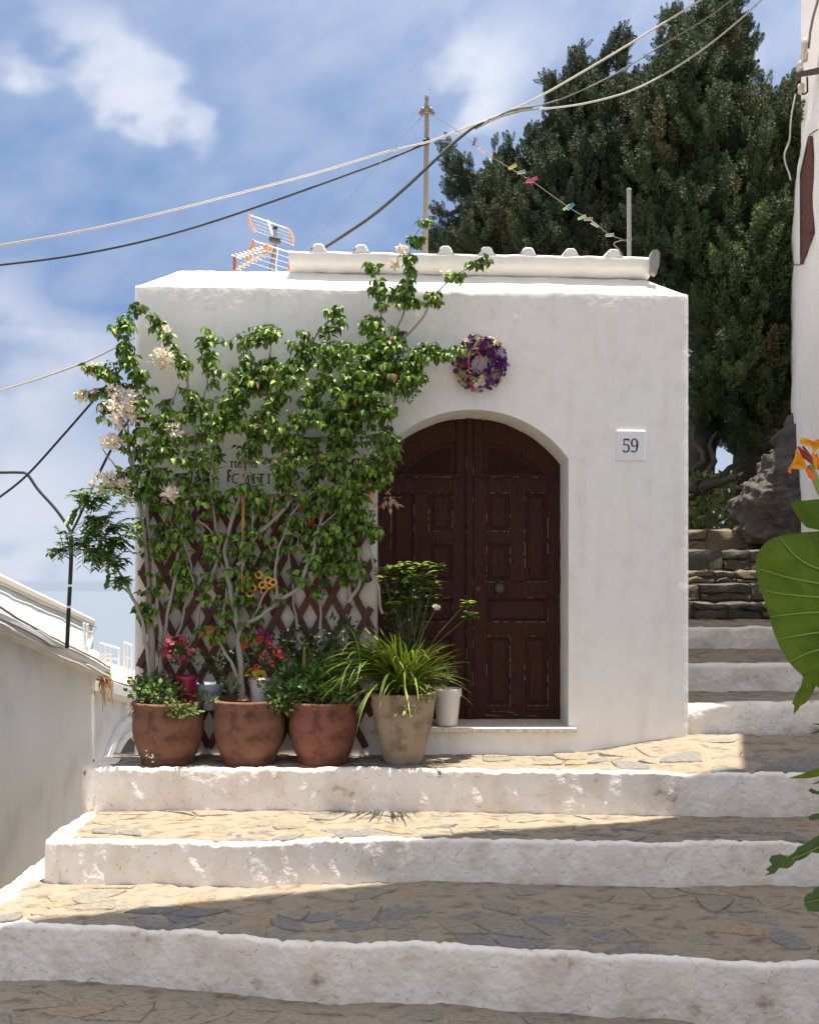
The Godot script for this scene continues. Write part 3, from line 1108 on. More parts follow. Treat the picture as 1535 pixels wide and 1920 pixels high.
# ---------------------------------------------------------------- stairs on the right, rock, neighbours
func rough_block(s: Shape, c: Vector3, size: Vector3, seedy: float, amount := 0.012, bevel := 0.02) -> void:
	# a stone: a rounded box of 4x4 quads a side, pushed about by noise
	var h := size * 0.5
	var ax := [Vector3(1, 0, 0), Vector3(0, 1, 0), Vector3(0, 0, 1)]
	for a in 3:
		for sg in [-1.0, 1.0]:
			if a == 2 and sg < 0.0:
				continue
			var pts := PackedVector3Array()
			for j in 5:
				for i in 5:
					var u: Vector3 = ax[a] * sg + ax[(a + 1) % 3] * (i / 2.0 - 1.0) + ax[(a + 2) % 3] * (j / 2.0 - 1.0)
					var p := Vector3(u.x * h.x, u.y * h.y, u.z * h.z)
					var inner := Vector3(clampf(p.x, -h.x + bevel, h.x - bevel), clampf(p.y, -h.y + bevel, h.y - bevel), clampf(p.z, -h.z + bevel, h.z - bevel))
					var d := p - inner
					if d.length() > bevel:
						d = d.normalized() * bevel
					p = inner + d
					var w := c + p
					w += Vector3(lumps.get_noise_3d(w.x * 6.0, w.y * 6.0, w.z * 6.0 + seedy), lumps.get_noise_3d(w.x * 6.0 + 40.0, w.y * 6.0, w.z * 6.0 + seedy), lumps.get_noise_3d(w.x * 6.0, w.y * 6.0 + 40.0, w.z * 6.0 + seedy)) * amount
					pts.append(w)
			s.grid(pts, 5, 5, ax[a] * sg)

func make_right_stairs() -> void:
	var x0 := 1.80
	var x1 := 4.4
	# three whitewashed steps: [front depth from the eye, height of the foot, height of the edge, length of the tread, its rise]
	var rows := [[6.10, 0.08, 0.346, 0.74, -0.008], [6.84, 0.337, 0.538, 0.80, 0.062], [7.64, 0.60, 0.778, 0.76, 0.036]]
	for k in 3:
		var r = rows[k]
		var z: float = EYE.z - r[0]
		var o := Node3D.new()
		o.name = numbered(self, "upper_step")
		add_child(o, true)
		o.position = Vector3(2.8, r[2], z)
		tag(o, ["lowest whitewashed step of the stairs on the right", "second whitewashed step of the stairs beside the house", "third whitewashed step, just below the bare stone ones"][k], "", "", "structure")
		var s := Shape.new()
		var pts := PackedVector3Array()
		var nu := 110
		for j in 15:
			var t := j / 14.0
			for i in nu:
				var x := lerpf(x0, x1, float(i) / (nu - 1))
				var hh: float = r[2] + lumps.get_noise_2d(x * 2.0, k * 9.0) * 0.014 + fine.get_noise_2d(x * 9.0, k * 5.0) * 0.006 
				var y := lerpf(r[1] - 0.05, hh - 0.02, minf(t / 0.7, 1.0))
				var zz := z
				if t > 0.7:
					var a := (t - 0.7) / 0.3 * PI / 2
					y = hh - 0.02 + sin(a) * 0.02
					zz -= 0.02 * (1.0 - cos(a)) + (0.05 * (t - 0.7) / 0.3)
				zz += lumps.get_noise_3d(x * 3.0, y * 4.0, k * 7.0) * 0.022 + fine.get_noise_2d(x * 16.0, y * 16.0) * 0.004 + (0.06 * exp(-pow((x - 1.86) / 0.1, 2.0)) if k == 0 else 0.0)
				pts.append(Vector3(x, y, zz))
		s.grid(pts, nu, 15, Vector3(0, 0.2, 1))
		part(o, "painted_riser", s, M.step_white)
		var e := PackedVector2Array([Vector2(x0, z - 0.02), Vector2(x1, z - 0.02)])
		var zb: float = z - r[3]
		tread(o, e, func(_x: float) -> float: return zb, r[2] - 0.004, x0 + 0.02, x1, 4, 0.24, func(_x: float, _t: float) -> float: return 0.4, r[4] / r[3])
	# bare stone steps: [depth, foot, edge]
	var bare := [[8.4, 0.80, 0.962, 3], [8.85, 0.97, 1.132, 4], [9.3, 1.132, 1.268, 4], [9.75, 1.268, 1.49, 2], [10.3, 1.49, 1.74, 3]]
	var o := Node3D.new()
	o.name = "stone_steps"
	add_child(o, true)
	o.position = Vector3(3, 0.79, -2.5)
	tag(o, "bare rubble stone steps climbing past the rock", "", "", "structure")
	var bed := Shape.new()
	for k in bare.size():
		var r = bare[k]
		var z: float = EYE.z - r[0]
		bed.box(Vector3(3.4, r[2] * 0.5 - 0.02, z - 1.2), Vector3(3.6, r[2], 2.36), Basis(), 0.0)
		var x := 1.95 + 0.1 * k
		while x < 4.6:
			var w := rnd(0.2, 0.55)
			var two := rnd(0, 1) < 0.7
			var h: float = r[2] - r[1]
			var tone: String = "rubble%d" % (rng.randi() % 3)
			if two:
				var cut := rnd(0.4, 0.6)
				for q in 2:
					var s := Shape.new()
					var hq := h * (cut if q == 0 else 1.0 - cut)
					rough_block(s, Vector3(x + w * 0.5, r[1] + (hq * 0.5 if q == 0 else h * cut + hq * 0.5), z - 0.18), Vector3(w - 0.012, hq - 0.006, 0.42), k * 3.0 + x + q, 0.035, 0.025)
					part(o, "step_stone", s, M[tone])
			else:
				var s := Shape.new()
				rough_block(s, Vector3(x + w * 0.5, r[1] + h * 0.5, z - 0.2 + rnd(-0.02, 0.02)), Vector3(w - 0.012, h + rnd(-0.01, 0.015), 0.44), k * 3.0 + x, 0.04, 0.03)
				part(o, "step_stone", s, M[tone])
			x += w
	part(o, "mortar_bed", bed, M.rubble1)

func make_rock() -> void:
	var ridged := FastNoiseLite.new()
	ridged.seed = 12
	ridged.frequency = 1.0
	ridged.fractal_type = FastNoiseLite.FRACTAL_RIDGED
	ridged.fractal_octaves = 5
	var rock := thing("rock_outcrop", Vector3(4.3, 1.2, -3.9), "dark grey rock outcrop rising beside the stone steps", "rock")
	var facets := FastNoiseLite.new()
	facets.seed = 3
	facets.frequency = 1.0
	facets.noise_type = FastNoiseLite.TYPE_CELLULAR
	facets.cellular_return_type = FastNoiseLite.RETURN_DISTANCE2_SUB
	facets.fractal_octaves = 2
	var lobes := [[at(1535, 960, -4.3), Vector3(0.95, 0.75, 0.65)], [at(1455, 985, -4.7), Vector3(0.55, 0.42, 0.45)], [at(1620, 880, -4.6), Vector3(1.05, 0.98, 0.8)], [at(1360, 1025, -5.3), Vector3(0.7, 0.20, 0.35)]]
	for k in 4:
		var s := Shape.new()
		var nu := 170
		var nv := 110
		var c: Vector3 = lobes[k][0]
		var r: Vector3 = lobes[k][1]
		var pts := PackedVector3Array()
		for j in nv:
			var th := PI * j / (nv - 1)
			for i in nu:
				var ph := TAU * i / (nu - 1)
				var d := Vector3(sin(th) * cos(ph), cos(th), -sin(th) * sin(ph))
				var p := c + Vector3(d.x * r.x, d.y * r.y, d.z * r.z)
				var q := p * 1.1 + Vector3(p.y * 0.9, 0, 0)
				var f := ridged.get_noise_3d(q.x, q.y * 1.6, q.z) * 0.12 + lumps.get_noise_3d(p.x * 2.6, p.y * 4.0, p.z * 2.6) * 0.13 + fine.get_noise_3d(p.x * 9.0, p.y * 13.0, p.z * 9.0) * 0.02 + facets.get_noise_3d(p.x * 2.6 + p.y, p.y * 3.4, p.z * 2.6) * 0.06 + facets.get_noise_3d(p.x * 7.0 + p.y * 3.0, p.y * 9.0, p.z * 7.0) * 0.035
				pts.append(p + Vector3(d.x * r.x, d.y * r.y, d.z * r.z).normalized() * f)
		s.grid(pts, nu, nv, Vector3(0, 1, 0))
		# normals away from the centre
		for m in s.n.size():
			if s.n[m].dot(s.v[m] - c) < 0.0:
				s.n[m] = -s.n[m]
		s.rewind()
		part(rock, "boulder", s, M.rock)

# the neighbour's tall white wall on the right
func make_right_house() -> void:
	var dirn := Vector3(-0.342, 0, 1.0).normalized()       # along the wall, towards the eye
	var p0 := Vector3(4.024, 0, EYE.z - 9.3)
	var nrm := Vector3(-dirn.z, 0, dirn.x)
	if nrm.dot(EYE - p0) < 0.0:
		nrm = -nrm
	var o := thing("neighbour_house", Vector3(5.0, 0.8, -4.0), "tall pinkish white house wall at the right edge with a brown shutter", "house")
	var far := -2.02     # metres along from p0 to the far corner
	var s := Shape.new()
	var pts := PackedVector3Array()
	var nu := 40
	var nv := 60
	for j in nv:
		var y := lerpf(0.6, 8.6, float(j) / (nv - 1))
		# the far corner leans in towards the top
		var lean := 0.0 if y < 5.2 else (y - 5.2) * (y - 5.2) * 0.11
		for i in nu:
			var t := lerpf(far, 2.6, float(i) / (nu - 1))
			var p := p0 + dirn * t + nrm * (lumps.get_noise_2d(t * 1.5, y * 1.5) * 0.025)
			p += -nrm * (lean * 0.75) + dirn * lean * 0.35 * (1.0 - float(i) / (nu - 1))
			p -= nrm * rounded(t - far, 0.12)
			p.y = y
			pts.append(p)
	s.grid(pts, nu, nv, nrm)
	var wall := part(o, "wall", s, M.right_white)
	s = Shape.new()
	var a := p0 + dirn * far - nrm * 0.12
	s.poly([a + Vector3(0, 0.6, 0), a + Vector3(0, 8.6, 0), a - nrm * 4.0 + Vector3(0, 8.6, 0), a - nrm * 4.0 + Vector3(0, 0.6, 0)], -dirn)
	part(o, "back_wall", s, M.right_white)
	# shutter in its recess
	var corners := []
	for q in [[1507, 327], [1523, 258], [1525, 436], [1507.5, 492]]:
		corners.append(hit(q[0], q[1], p0, nrm) + nrm * 0.012)
	s = Shape.new()
	var sh := part(o, "shutter", s_quad(corners, nrm, 0.02), M.shutter)
	for k in 9:
		var t0 := (k + 0.2) / 9.0
		var t1 := (k + 0.9) / 9.0
		var lou := s_quad([corners[0].lerp(corners[3], t0), corners[1].lerp(corners[2], t0), corners[1].lerp(corners[2], t1), corners[0].lerp(corners[3], t1)], nrm, 0.014)
		for m in lou.v.size():
			lou.v[m] += nrm * 0.016
		part(sh, "slat", lou, M.shutter)
	s = Shape.new()
	for k in 4:
		s.bar(corners[k] + nrm * 0.012, corners[(k + 1) % 4] + nrm * 0.012, 0.04, 0.04, nrm)
	part(sh, "frame", s, M.shutter)
	# wire loop and hooks of the shutter, and thin wire running round
	s = Shape.new()
	var w := []
	for q in [[1535, 243], [1521, 252], [1519, 262]]:
		w.append(hit(q[0], q[1], p0, nrm) + nrm * 0.02)
	s.tube(PackedVector3Array(w), taper(3, 0.007, 0.007), 5)
	w = []
	for q in [[1508, 494], [1500, 497], [1492, 495], [1485, 500]]:
		w.append(hit(q[0], q[1], p0, nrm) + nrm * 0.02)
	var s2 := Shape.new()
	s2.tube(PackedVector3Array(w), taper(4, 0.008, 0.008), 5)
	part(o, "wire", s, M.grey_cable)
	part(o, "wire", s2, M.grey_cable)
	# iron bracket with two porcelain insulators
	var b := hit(1499, 138, p0 + nrm * 0.05, nrm)
	s = Shape.new()
	s.bar(b + Vector3(-0.01, -0.01, 0), hit(1560, 128, p0 + nrm * 0.02, nrm), 0.05, 0.05, nrm)
	part(o, "iron_bracket", s, mat(Color(0.06, 0.035, 0.025), 0.8))
	for q in [[1499, 124, 1.0, 0.0], [1501, 168, 1.0, PI], [1507, 92, 2.2, 0.0]]:
		s = Shape.new()
		s.lathe([Vector2(0.0, -0.05), Vector2(0.03, -0.05), Vector2(0.034, -0.02), Vector2(0.022, -0.008), Vector2(0.03, 0.006), Vector2(0.03, 0.03), Vector2(0.014, 0.045), Vector2(0.0, 0.05)], Vector3.ZERO, 16)
		piece(o, "insulator" if q[2] < 2.0 else "meter_tube", s.mesh(), mat(Color(0.62, 0.55, 0.45), 0.4), Transform3D(Basis(Vector3.RIGHT, q[3]).scaled(Vector3(1, q[2], 1)), hit(q[0], q[1], p0 + nrm * 0.07, nrm)))
	s = Shape.new()
	w = []
	for q in [[1512, 145], [1513, 172], [1508, 176], [1503, 176]]:
		w.append(hit(q[0], q[1], p0 + nrm * 0.06, nrm))
	s.tube(PackedVector3Array(w), taper(4, 0.009, 0.009), 5)
	part(o, "insulator_hook", s, M.black_iron)
	s = Shape.new()
	w = []
	for q in [[1533, 0], [1524, 30], [1518, 60], [1515, 90]]:
		w.append(hit(q[0], q[1], p0 + nrm * 0.03, nrm))
	s.tube(PackedVector3Array(w), taper(4, 0.012, 0.012), 5)
	part(o, "wire", s, M.grey_cable)
	# slack white cable hanging off the corner
	var c := PackedVector3Array()
	for q in [[1490, 178], [1482, 220], [1479, 262], [1470, 288], [1471, 305], [1478, 325], [1481, 338]]:
		c.append(at(q[0], q[1], p0.z - 1.75))
	c = curve(c)
	s = Shape.new()
	s.tube(c, taper(c.size(), 0.011, 0.011), 6)
	var cb := part(self, "slack_cable", s, M.rope)
	tag(cb, "slack white cable looping off the corner of the right-hand wall", "cable")

func s_quad(c: Array, nrm: Vector3, thick: float) -> Shape:
	var s := Shape.new()
	s.poly(c, nrm)
	for k in 4:
		var a: Vector3 = c[k]
		var b: Vector3 = c[(k + 1) % 4]
		var mid: Vector3 = (c[0] + c[1] + c[2] + c[3]) * 0.25
		s.poly([a, b, b - nrm * thick, a - nrm * thick], (a + b) * 0.5 - mid)
	return s

# the lower houses down the lane on the left
func make_left_houses() -> void:
	var nrm := Vector3(1, 0, -0.174).normalized()
	var p0 := Vector3(-3.366, 0, -1.5)
	var wp := func(px: float, py: float) -> Vector3: return hit(px, py, p0, nrm)
	var o := thing("lane_house", Vector3(-3.8, -1.7, -3.0), "low white house down the lane with a sloping parapet and cables along it", "house")
	var a: Vector3 = wp.call(-260.0, 1052.0)
	var b: Vector3 = wp.call(176.0, 1256.0)
	var s := Shape.new()
	var pts := PackedVector3Array()
	for j in 30:
		for i in 60:
			var t := i / 59.0
			var top := a.lerp(b, t)
			var y := lerpf(-3.2, top.y, j / 29.0)
			var p := Vector3(top.x, y, top.z)
			p += nrm * (lumps.get_noise_2d(t * 7.0, y * 1.3) * 0.03 + fine.get_noise_2d(t * 30.0, y * 6.0) * 0.004 - rounded((1.0 - t) * 5.0, 0.08))
			pts.append(p)
	s.grid(pts, 60, 30, nrm)
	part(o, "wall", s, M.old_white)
	s = Shape.new()
	var e := Vector3(b.x, 0, b.z) - nrm * 0.08
	s.poly([e + Vector3(0, -3.2, 0), e + Vector3(0, b.y, 0), e - nrm * 4 + Vector3(0, b.y, 0), e - nrm * 4 + Vector3(0, -3.2, 0)], Vector3(0, 0, -1))
	part(o, "end_wall", s, M.old_white)
	# ledge
	s = Shape.new()
	s.bar(a + nrm * 0.01 + Vector3(0, -0.03, 0), b + nrm * 0.01 + Vector3(0, -0.03, 0), 0.09, 0.40, nrm, 0.025)
	part(o, "ledge", s, M.old_white)
	# parapet leaning back above the ledge
	var a2: Vector3 = hit(-260.0, 975.0, p0 - nrm * 0.22, nrm)
	var b2: Vector3 = hit(174.0, 1170.0, p0 - nrm * 0.22, nrm)
	s = Shape.new()
	pts = PackedVector3Array()
	for j in 9:
		for i in 50:
			var t := i / 49.0
			var p := (a + Vector3(0, 0.0, 0)).lerp(b, t).lerp(a2.lerp(b2, t), j / 8.0)
			pts.append(p + nrm * (lumps.get_noise_2d(t * 9.0, j * 0.3) * 0.012 - 0.02 + 0.02 * sin(PI * j / 8.0)))
	s.grid(pts, 50, 9, nrm)
	s.poly([b, b2, b2 - nrm * 0.5, b - nrm * 0.5], Vector3(0.3, 0, -1))
	s.poly([b, b2, b2 - nrm * 0.5, b - nrm * 0.5], Vector3(-0.3, 0, 1))
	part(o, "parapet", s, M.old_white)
	s = Shape.new()
	s.bar(a2 - nrm * 0.08 + Vector3(0, 0.02, 0), b2 - nrm * 0.08 + Vector3(0, 0.02, 0), 0.11, 0.24, nrm, 0.03)
	part(o, "coping", s, mat(Color(0.72, 0.66, 0.56), 0.9))
	s = Shape.new()
	s.poly([a2 - nrm * 0.05, b2 - nrm * 0.05, b2 - nrm * 4.0 + Vector3(0, -0.1, 0), a2 - nrm * 4.0 + Vector3(0, -0.1, 0)], Vector3.UP)
	part(o, "roof", s, mat(Color(0.62, 0.52, 0.38), 0.9))
	# cables clipped along the ledge
	for k in 5:
		var c := PackedVector3Array()
		for i in 19:
			var t := i / 18.0
			var p := a.lerp(b, t) + nrm * (0.20 + 0.012 * sin(k * 2.0 + t * 9.0)) + Vector3(0, [0.035, 0.005, -0.035, -0.075, -0.11][k] + 0.018 * lumps.get_noise_2d(t * 8.0, k * 4.0) - 0.03 * absf(sin(t * 12.0 + k)) * (0.7 if k > 1 else 0.3), 0)
			c.append(p)
		s = Shape.new()
		s.tube(c, taper(c.size(), 0.011, 0.011), 5)
		var cb := part(self, "wall_cable", s, [M.grey_cable, M.rope, M.grey_cable, M.old_white, M.rope][k])
		tag(cb, ["topmost thin dark cable along the lane house ledge", "pale cable second from the top along the lane house ledge", "grey cable in the middle of the bundle on the lane house", "whitewashed cable second from the bottom on the lane house", "lowest pale cable sagging under the lane house ledge"][k], "cable", "cables along the lane house")
	# the cable under the coping
	s = Shape.new()
	var c2 := PackedVector3Array()
	for i in 19:
		var t := i / 18.0
		c2.append(a2.lerp(b2, t) + nrm * 0.055 + Vector3(0, -0.055 + 0.008 * sin(t * 20.0), 0))
	c2.append(wp.call(168.0, 1196.0) + nrm * 0.0)
	s.tube(c2, taper(c2.size(), 0.012, 0.012), 5)
	tag(part(self, "wall_cable", s, M.grey_cable), "brown cable under the coping of the lane house parapet", "cable")
	# drain pipes and the rounded boss at the corner
	for k in 2:
		s = Shape.new()
		var c := PackedVector3Array()
		for q in [[[158, 1168], [159, 1195], [160, 1222], [161, 1240]], [[164, 1170], [166, 1195], [163, 1215], [168, 1238]]][k]:
			c.append(hit(q[0], q[1], p0 + nrm * 0.02, nrm))
		c = curve(c)
		s.tube(c, taper(c.size(), 0.016, 0.016), 6)
		part(o, "pipe", s, M.old_white)
	s = Shape.new()
	s.lathe([Vector2(0, -0.24), Vector2(0.05, -0.2), Vector2(0.11, -0.06), Vector2(0.125, 0.1), Vector2(0.11, 0.2), Vector2(0.07, 0.25), Vector2(0, 0.26)], Vector3.ZERO, 20, 0.04)
	piece(o, "corner_boss", s.mesh(), M.old_white, Transform3D(Basis(), hit(169, 1256, p0 + nrm * 0.0, nrm)))
	s = Shape.new()
	s.bar(hit(176, 1425, p0 + nrm * 0.01, nrm), hit(175, 1434, p0 + nrm * 0.01, nrm), 0.06, 0.03, nrm)
	part(o, "vent", s, M.grey_cap)

	# second house with the arched doorway
	var h2 := thing("arch_house", Vector3(-5.2, -2.4, -8.0), "farther white house down the lane with an arched dark doorway", "house")
	var q0 := p0 - nrm * 0.12
	var w2 := func(px: float, py: float, out := 0.0) -> Vector3: return hit(px, py, q0 + nrm * out, nrm)
	s = Shape.new()
	# wall with the arch cut out: polygon in pixel order, laid on the wall's plane
	var ring := [[172, 1292], [330, 1322], [330, 1560]]
	ring += [[285, 1560], [285, 1440]]
	for k in 13:
		var t := k / 12.0
		ring.append([lerpf(285, 201, t), 1440 - 62 * sin(PI * t) ])
	ring += [[201, 1560], [172, 1560]]
	var poly2 := PackedVector2Array()
	var bx := Basis(Vector3(0.174, 0, 1).normalized() * -1.0, Vector3.UP, nrm)
	if bx.determinant() < 0.0:
		bx.x = -bx.x
	for q in ring:
		var p: Vector3 = w2.call(q[0], q[1])
		poly2.append(Vector2((p - q0).dot(bx.x), p.y))
	s.slab(poly2, q0 - nrm * 0.1, bx, 0.1)
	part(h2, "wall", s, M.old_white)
	# two raised bands round the arch
	for m in 2:
		s = Shape.new()
		var band := PackedVector2Array()
		for k in 31:
			var inner := k > 15
			var t: float = (k if not inner else 30 - k) / 15.0
			var px: float = lerpf(300.0 - (9.0 if inner else 0.0), ([184.0, 197.0][m] + (9.0 if inner else 0.0)), t)
			var py: float = 1446.0 - ([102.0, 76.0][m] - (10.0 if inner else 0.0)) * sin(PI * t)
			var p: Vector3 = w2.call(px, py)
			band.append(Vector2((p - q0).dot(bx.x), p.y))
		s.slab(band, q0 + nrm * 0.002, bx, [0.07, 0.045][m])
		part(h2, "arch_moulding", s, M.old_white)
	s = Shape.new()
	s.poly([w2.call(195.0, 1560.0, -0.09), w2.call(195.0, 1350.0, -0.09), w2.call(300.0, 1350.0, -0.09), w2.call(300.0, 1560.0, -0.09)], nrm)
	part(h2, "door", s, mat(Color(0.05, 0.025, 0.018), 0.7))
	s = Shape.new()
	s.bar(w2.call(183.0, 1284.0, 0.04), w2.call(330.0, 1330.0, 0.04), 0.30, 0.2, nrm, 0.07)
	part(h2, "ledge", s, M.old_white)
	s = Shape.new()
	s.poly([w2.call(172.0, 1270.0), w2.call(330.0, 1305.0), w2.call(330.0, 1282.0, -3.5), w2.call(172.0, 1232.0, -3.5)], Vector3.UP)
	s.poly([w2.call(172.0, 1270.0), w2.call(330.0, 1305.0), w2.call(330.0, 1330.0), w2.call(172.0, 1300.0)], nrm)
	part(h2, "roof", s, mat(Color(0.66, 0.52, 0.36), 0.9))
	for k in 3:
		s = Shape.new()
		var c := PackedVector3Array()
		for q in [[170, 1262 + k * 5], [190, 1270 + k * 3], [215, 1278 + k * 4], [250, 1287 + k * 3], [300, 1298 + k * 3]]:
			c.append(w2.call(q[0], q[1], 0.12))
		c = curve(c)
		s.tube(c, taper(c.size(), 0.014, 0.014), 5)
		tag(part(self, "wall_cable", s, [M.grey_cable, M.rope, M.rubber][k]), ["upper grey cable on the arch house roof edge", "middle pale cable on the arch house roof edge", "dark cable lowest on the arch house roof edge"][k], "cable", "cables on the arch house")
	# dry orange creeper caught on the ledge
	s = Shape.new()
	for k in 40:
		var a3: Vector3 = w2.call(194.0 + rnd(-3, 7), 1262.0 + rnd(-8, 8), 0.14)
		s.tube(PackedVector3Array([a3, a3 + Vector3(rnd(-0.06, 0.1), rnd(-0.25, 0.1), rnd(-0.05, 0.05)), a3 + Vector3(rnd(-0.06, 0.12), rnd(-0.5, 0.05), 0)]), taper(3, 0.01, 0.004), 4, false)
	var dry := part(self, "dry_creeper", s, mat(Color(0.50, 0.27, 0.13), 0.9))
	tag(dry, "dry orange creeper hanging over the roof edge of the arch house", "plant")
	# white roof-terrace railings farther back
	for m in 2:
		var rl := thing("roof_railing", w2.call([205.0, 240.0][m], 1250.0, -3.0), ["white metal railing on the far roof, left of the gap", "white metal railing on the far roof, beside the house corner"][m], "railing", "white railings on the far roof")
		var z := -9.0
		var posts: Array = [[[189, 1206, 1252], [197, 1208, 1248], [208, 1211, 1248], [223, 1216, 1252]], [[234, 1204, 1252], [240, 1208, 1252], [248, 1211, 1255]]][m]
		for q in posts:
			s = Shape.new()
			s.rod(at(q[0], q[1], z), at(q[0], q[2] + 25, z), 0.018, 6)
			part(rl, "post", s, M.plain)
		for h in [[0.0, 0], [0.55, 1]]:
			s = Shape.new()
			s.rod(at(posts[0][0] - 1, lerpf(posts[0][1], posts[0][2], h[0]), z), at(posts[-1][0] + 1, lerpf(posts[-1][1], posts[-1][2], h[0]), z), 0.016, 6)
			part(rl, "rail", s, M.plain)
		if m == 0:
			s = Shape.new()
			s.rod(at(178, 1226, z), at(212, 1226, z), 0.016, 6)
			part(rl, "rail", s, M.plain)

# ground: the lane going down on the left, hillside, sea
func make_ground() -> void:
	var s := Shape.new()
	var pts := PackedVector3Array()
	for j in 60:
		for i in 60:
			var x := lerpf(-14.0, 14.0, i / 59.0)
			var z := lerpf(14.0, -30.0, j / 59.0)
			var y := -1.75 + clampf(z + 1.5, -30.0, 3.0) * 0.16
			if x > -1.9:
				y = lerpf(y, -1.3 + maxf(0.0, (-z - 4.5)) * 0.28, smoothstep(-1.9, 3.0, x))
			y -= maxf(0.0, -z - 14.0) * 1.1 + smoothstep(8.0, 14.0, absf(x)) * 6.0
			pts.append(Vector3(x, y + lumps.get_noise_2d(x, z) * 0.04, z))
	s.grid(pts, 60, 60, Vector3.UP)
	struct("ground", s, M.earth, "sloping ground of the village lane under the houses")
	s = Shape.new()
	s.poly([Vector3(-5000, -60, 4000), Vector3(5000, -60, 4000), Vector3(5000, -60, -5600), Vector3(-5000, -60, -5600)], Vector3.UP)
	struct("sea", s, M.sea, "hazy blue sea far below the village")

# what stands round the lane outside the picture: an added cloth shaped to cast the shadow on the steps, and the white walls
func make_lane_walls() -> void:
	var o := thing("added_shade_sail", Vector3(1.5, 6.75, 1.5), "added unseen cream cloth high over the lane, shaped to cast the shadow on the steps", "shadow_caster")
	var flat := PackedVector2Array([Vector2(-4.2, 2.50), Vector2(-2.4, 2.02), Vector2(-1.07, 1.60), Vector2(0.5, 1.10), Vector2(1.92, 0.71), Vector2(2.60, 0.50), Vector2(2.80, -0.10), Vector2(2.2, -0.28), Vector2(2.2, -2.45), Vector2(6, -2.45), Vector2(6, 4.8), Vector2(1.0, 4.8), Vector2(0.9, 2.45), Vector2(-4.2, 3.0)])  # cut so that its shadow edge falls across the treads and terrace
	var s := Shape.new()
	s.slab(flat, Vector3(0, 6.75, 0), Basis(Vector3.RIGHT, Vector3(0, 0, 1), Vector3.DOWN), 0.006)
	var cloth := mat(Color(0.80, 0.74, 0.66), 0.9)
	cloth.backlight_enabled = true
	cloth.backlight = Color(0.5, 0.46, 0.41).linear_to_srgb()
	part(o, "cloth", s, cloth)
	for q in [Vector3(6, 0, -2.45), Vector3(6, 0, 4.8), Vector3(-4.2, 0, 3.0)]:
		s = Shape.new()
		s.rod(Vector3(q.x, -2.0, q.z), Vector3(q.x, 6.85, q.z), 0.05, 10)
		part(o, "pole", s, M.steel)
	s = Shape.new()
	s.box(Vector3(3.6, 0.1, 2.0), Vector3(0.3, 1.7, 5.4), Basis(), 0.04)
	tag(part(self, "lane_wall", s, M.plaster), "low white wall along the right side of the steps", "wall")
	s = Shape.new()
	s.box(Vector3(0.5, 0.8, 9.9), Vector3(13, 5.0, 0.4), Basis(), 0.03)
	tag(part(self, "garden_wall", s, M.plaster), "white garden wall across the lane behind the viewer", "wall")

# a leaf along +y of length long, half width wide, folded along the midrib and drooping towards its tip
func leaf_mesh(long: float, wide: float, fold: float, droop: float, rows := 5, blunt := 0.75) -> ArrayMesh:
	var s := Shape.new()
	for r in rows + 1:
		var t := float(r) / rows
		var w := wide * pow(sin(PI * pow(t, blunt)), 0.85) if t > 0.0 and t < 1.0 else 0.0
		var y := long * t
		var z := -droop * long * t * t
		for q in [-1.0, 0.0, 1.0]:
			s.vert(Vector3(q * w, y, z + absf(q) * w * fold * 2.0))
	for r in rows:
		for q in 2:
			var a := r * 3 + q
			s.tri(a, a + 4, a + 1)
			s.tri(a, a + 3, a + 4)
	return s.mesh()

# ---------------------------------------------------------------- the cypresses behind
func plume(count: int, seedy: int) -> ArrayMesh:
	var r := RandomNumberGenerator.new()
	r.seed = seedy
	var s := Shape.new()
	for k in count:
		var t := (k + 0.5) / count
		var a := k * 2.39996 + r.randf_range(-0.3, 0.3)
		var out := Vector3(cos(a), 0, sin(a))
		var rad := 0.19 * sin(PI * minf(t * 0.9 + 0.12, 1.0))
		var p := Vector3(0, t * 0.85, 0) + out * rad * r.randf_range(0.1, 0.75)
		var d := (out * r.randf_range(0.5, 1.0) + Vector3(0, r.randf_range(0.1, 0.9), 0) + Vector3(r.randf_range(-1, 1), r.randf_range(-1, 1), r.randf_range(-1, 1)) * 0.4).normalized()
		var l := r.randf_range(0.07, 0.14)
		var w := r.randf_range(0.013, 0.022)
		var side := d.cross(Vector3(r.randf_range(-1, 1), r.randf_range(-1, 1), r.randf_range(-1, 1))).normalized() * w
		var nn := side.cross(d).normalized()
		var i0 := s.vert(p, nn)
		var i1 := s.vert(p + d * l * 0.5 + side + nn * 0.012, nn)
		var i2 := s.vert(p + d * l, (nn + d * 0.5).normalized())
		var i3 := s.vert(p + d * l * 0.5 - side + nn * 0.012, nn)
		s.tri(i0, i2, i1)
		s.tri(i0, i3, i2)
	return s.mesh()

func limb(s: Shape, a: Vector3, b: Vector3, r0: float, r1: float, bend: float) -> PackedVector3Array:
	var pts := PackedVector3Array()
	for k in 8:
		var t := k / 7.0
		pts.append(a.lerp(b, t) + Vector3(lumps.get_noise_2d(t * 2.0 + a.x, b.y) * bend, sin(PI * t) * bend * 0.3, lumps.get_noise_2d(t * 2.0 + b.x, a.z + 9.0) * bend))
	s.tube(pts, taper(8, r0, r1), 8)
	return pts

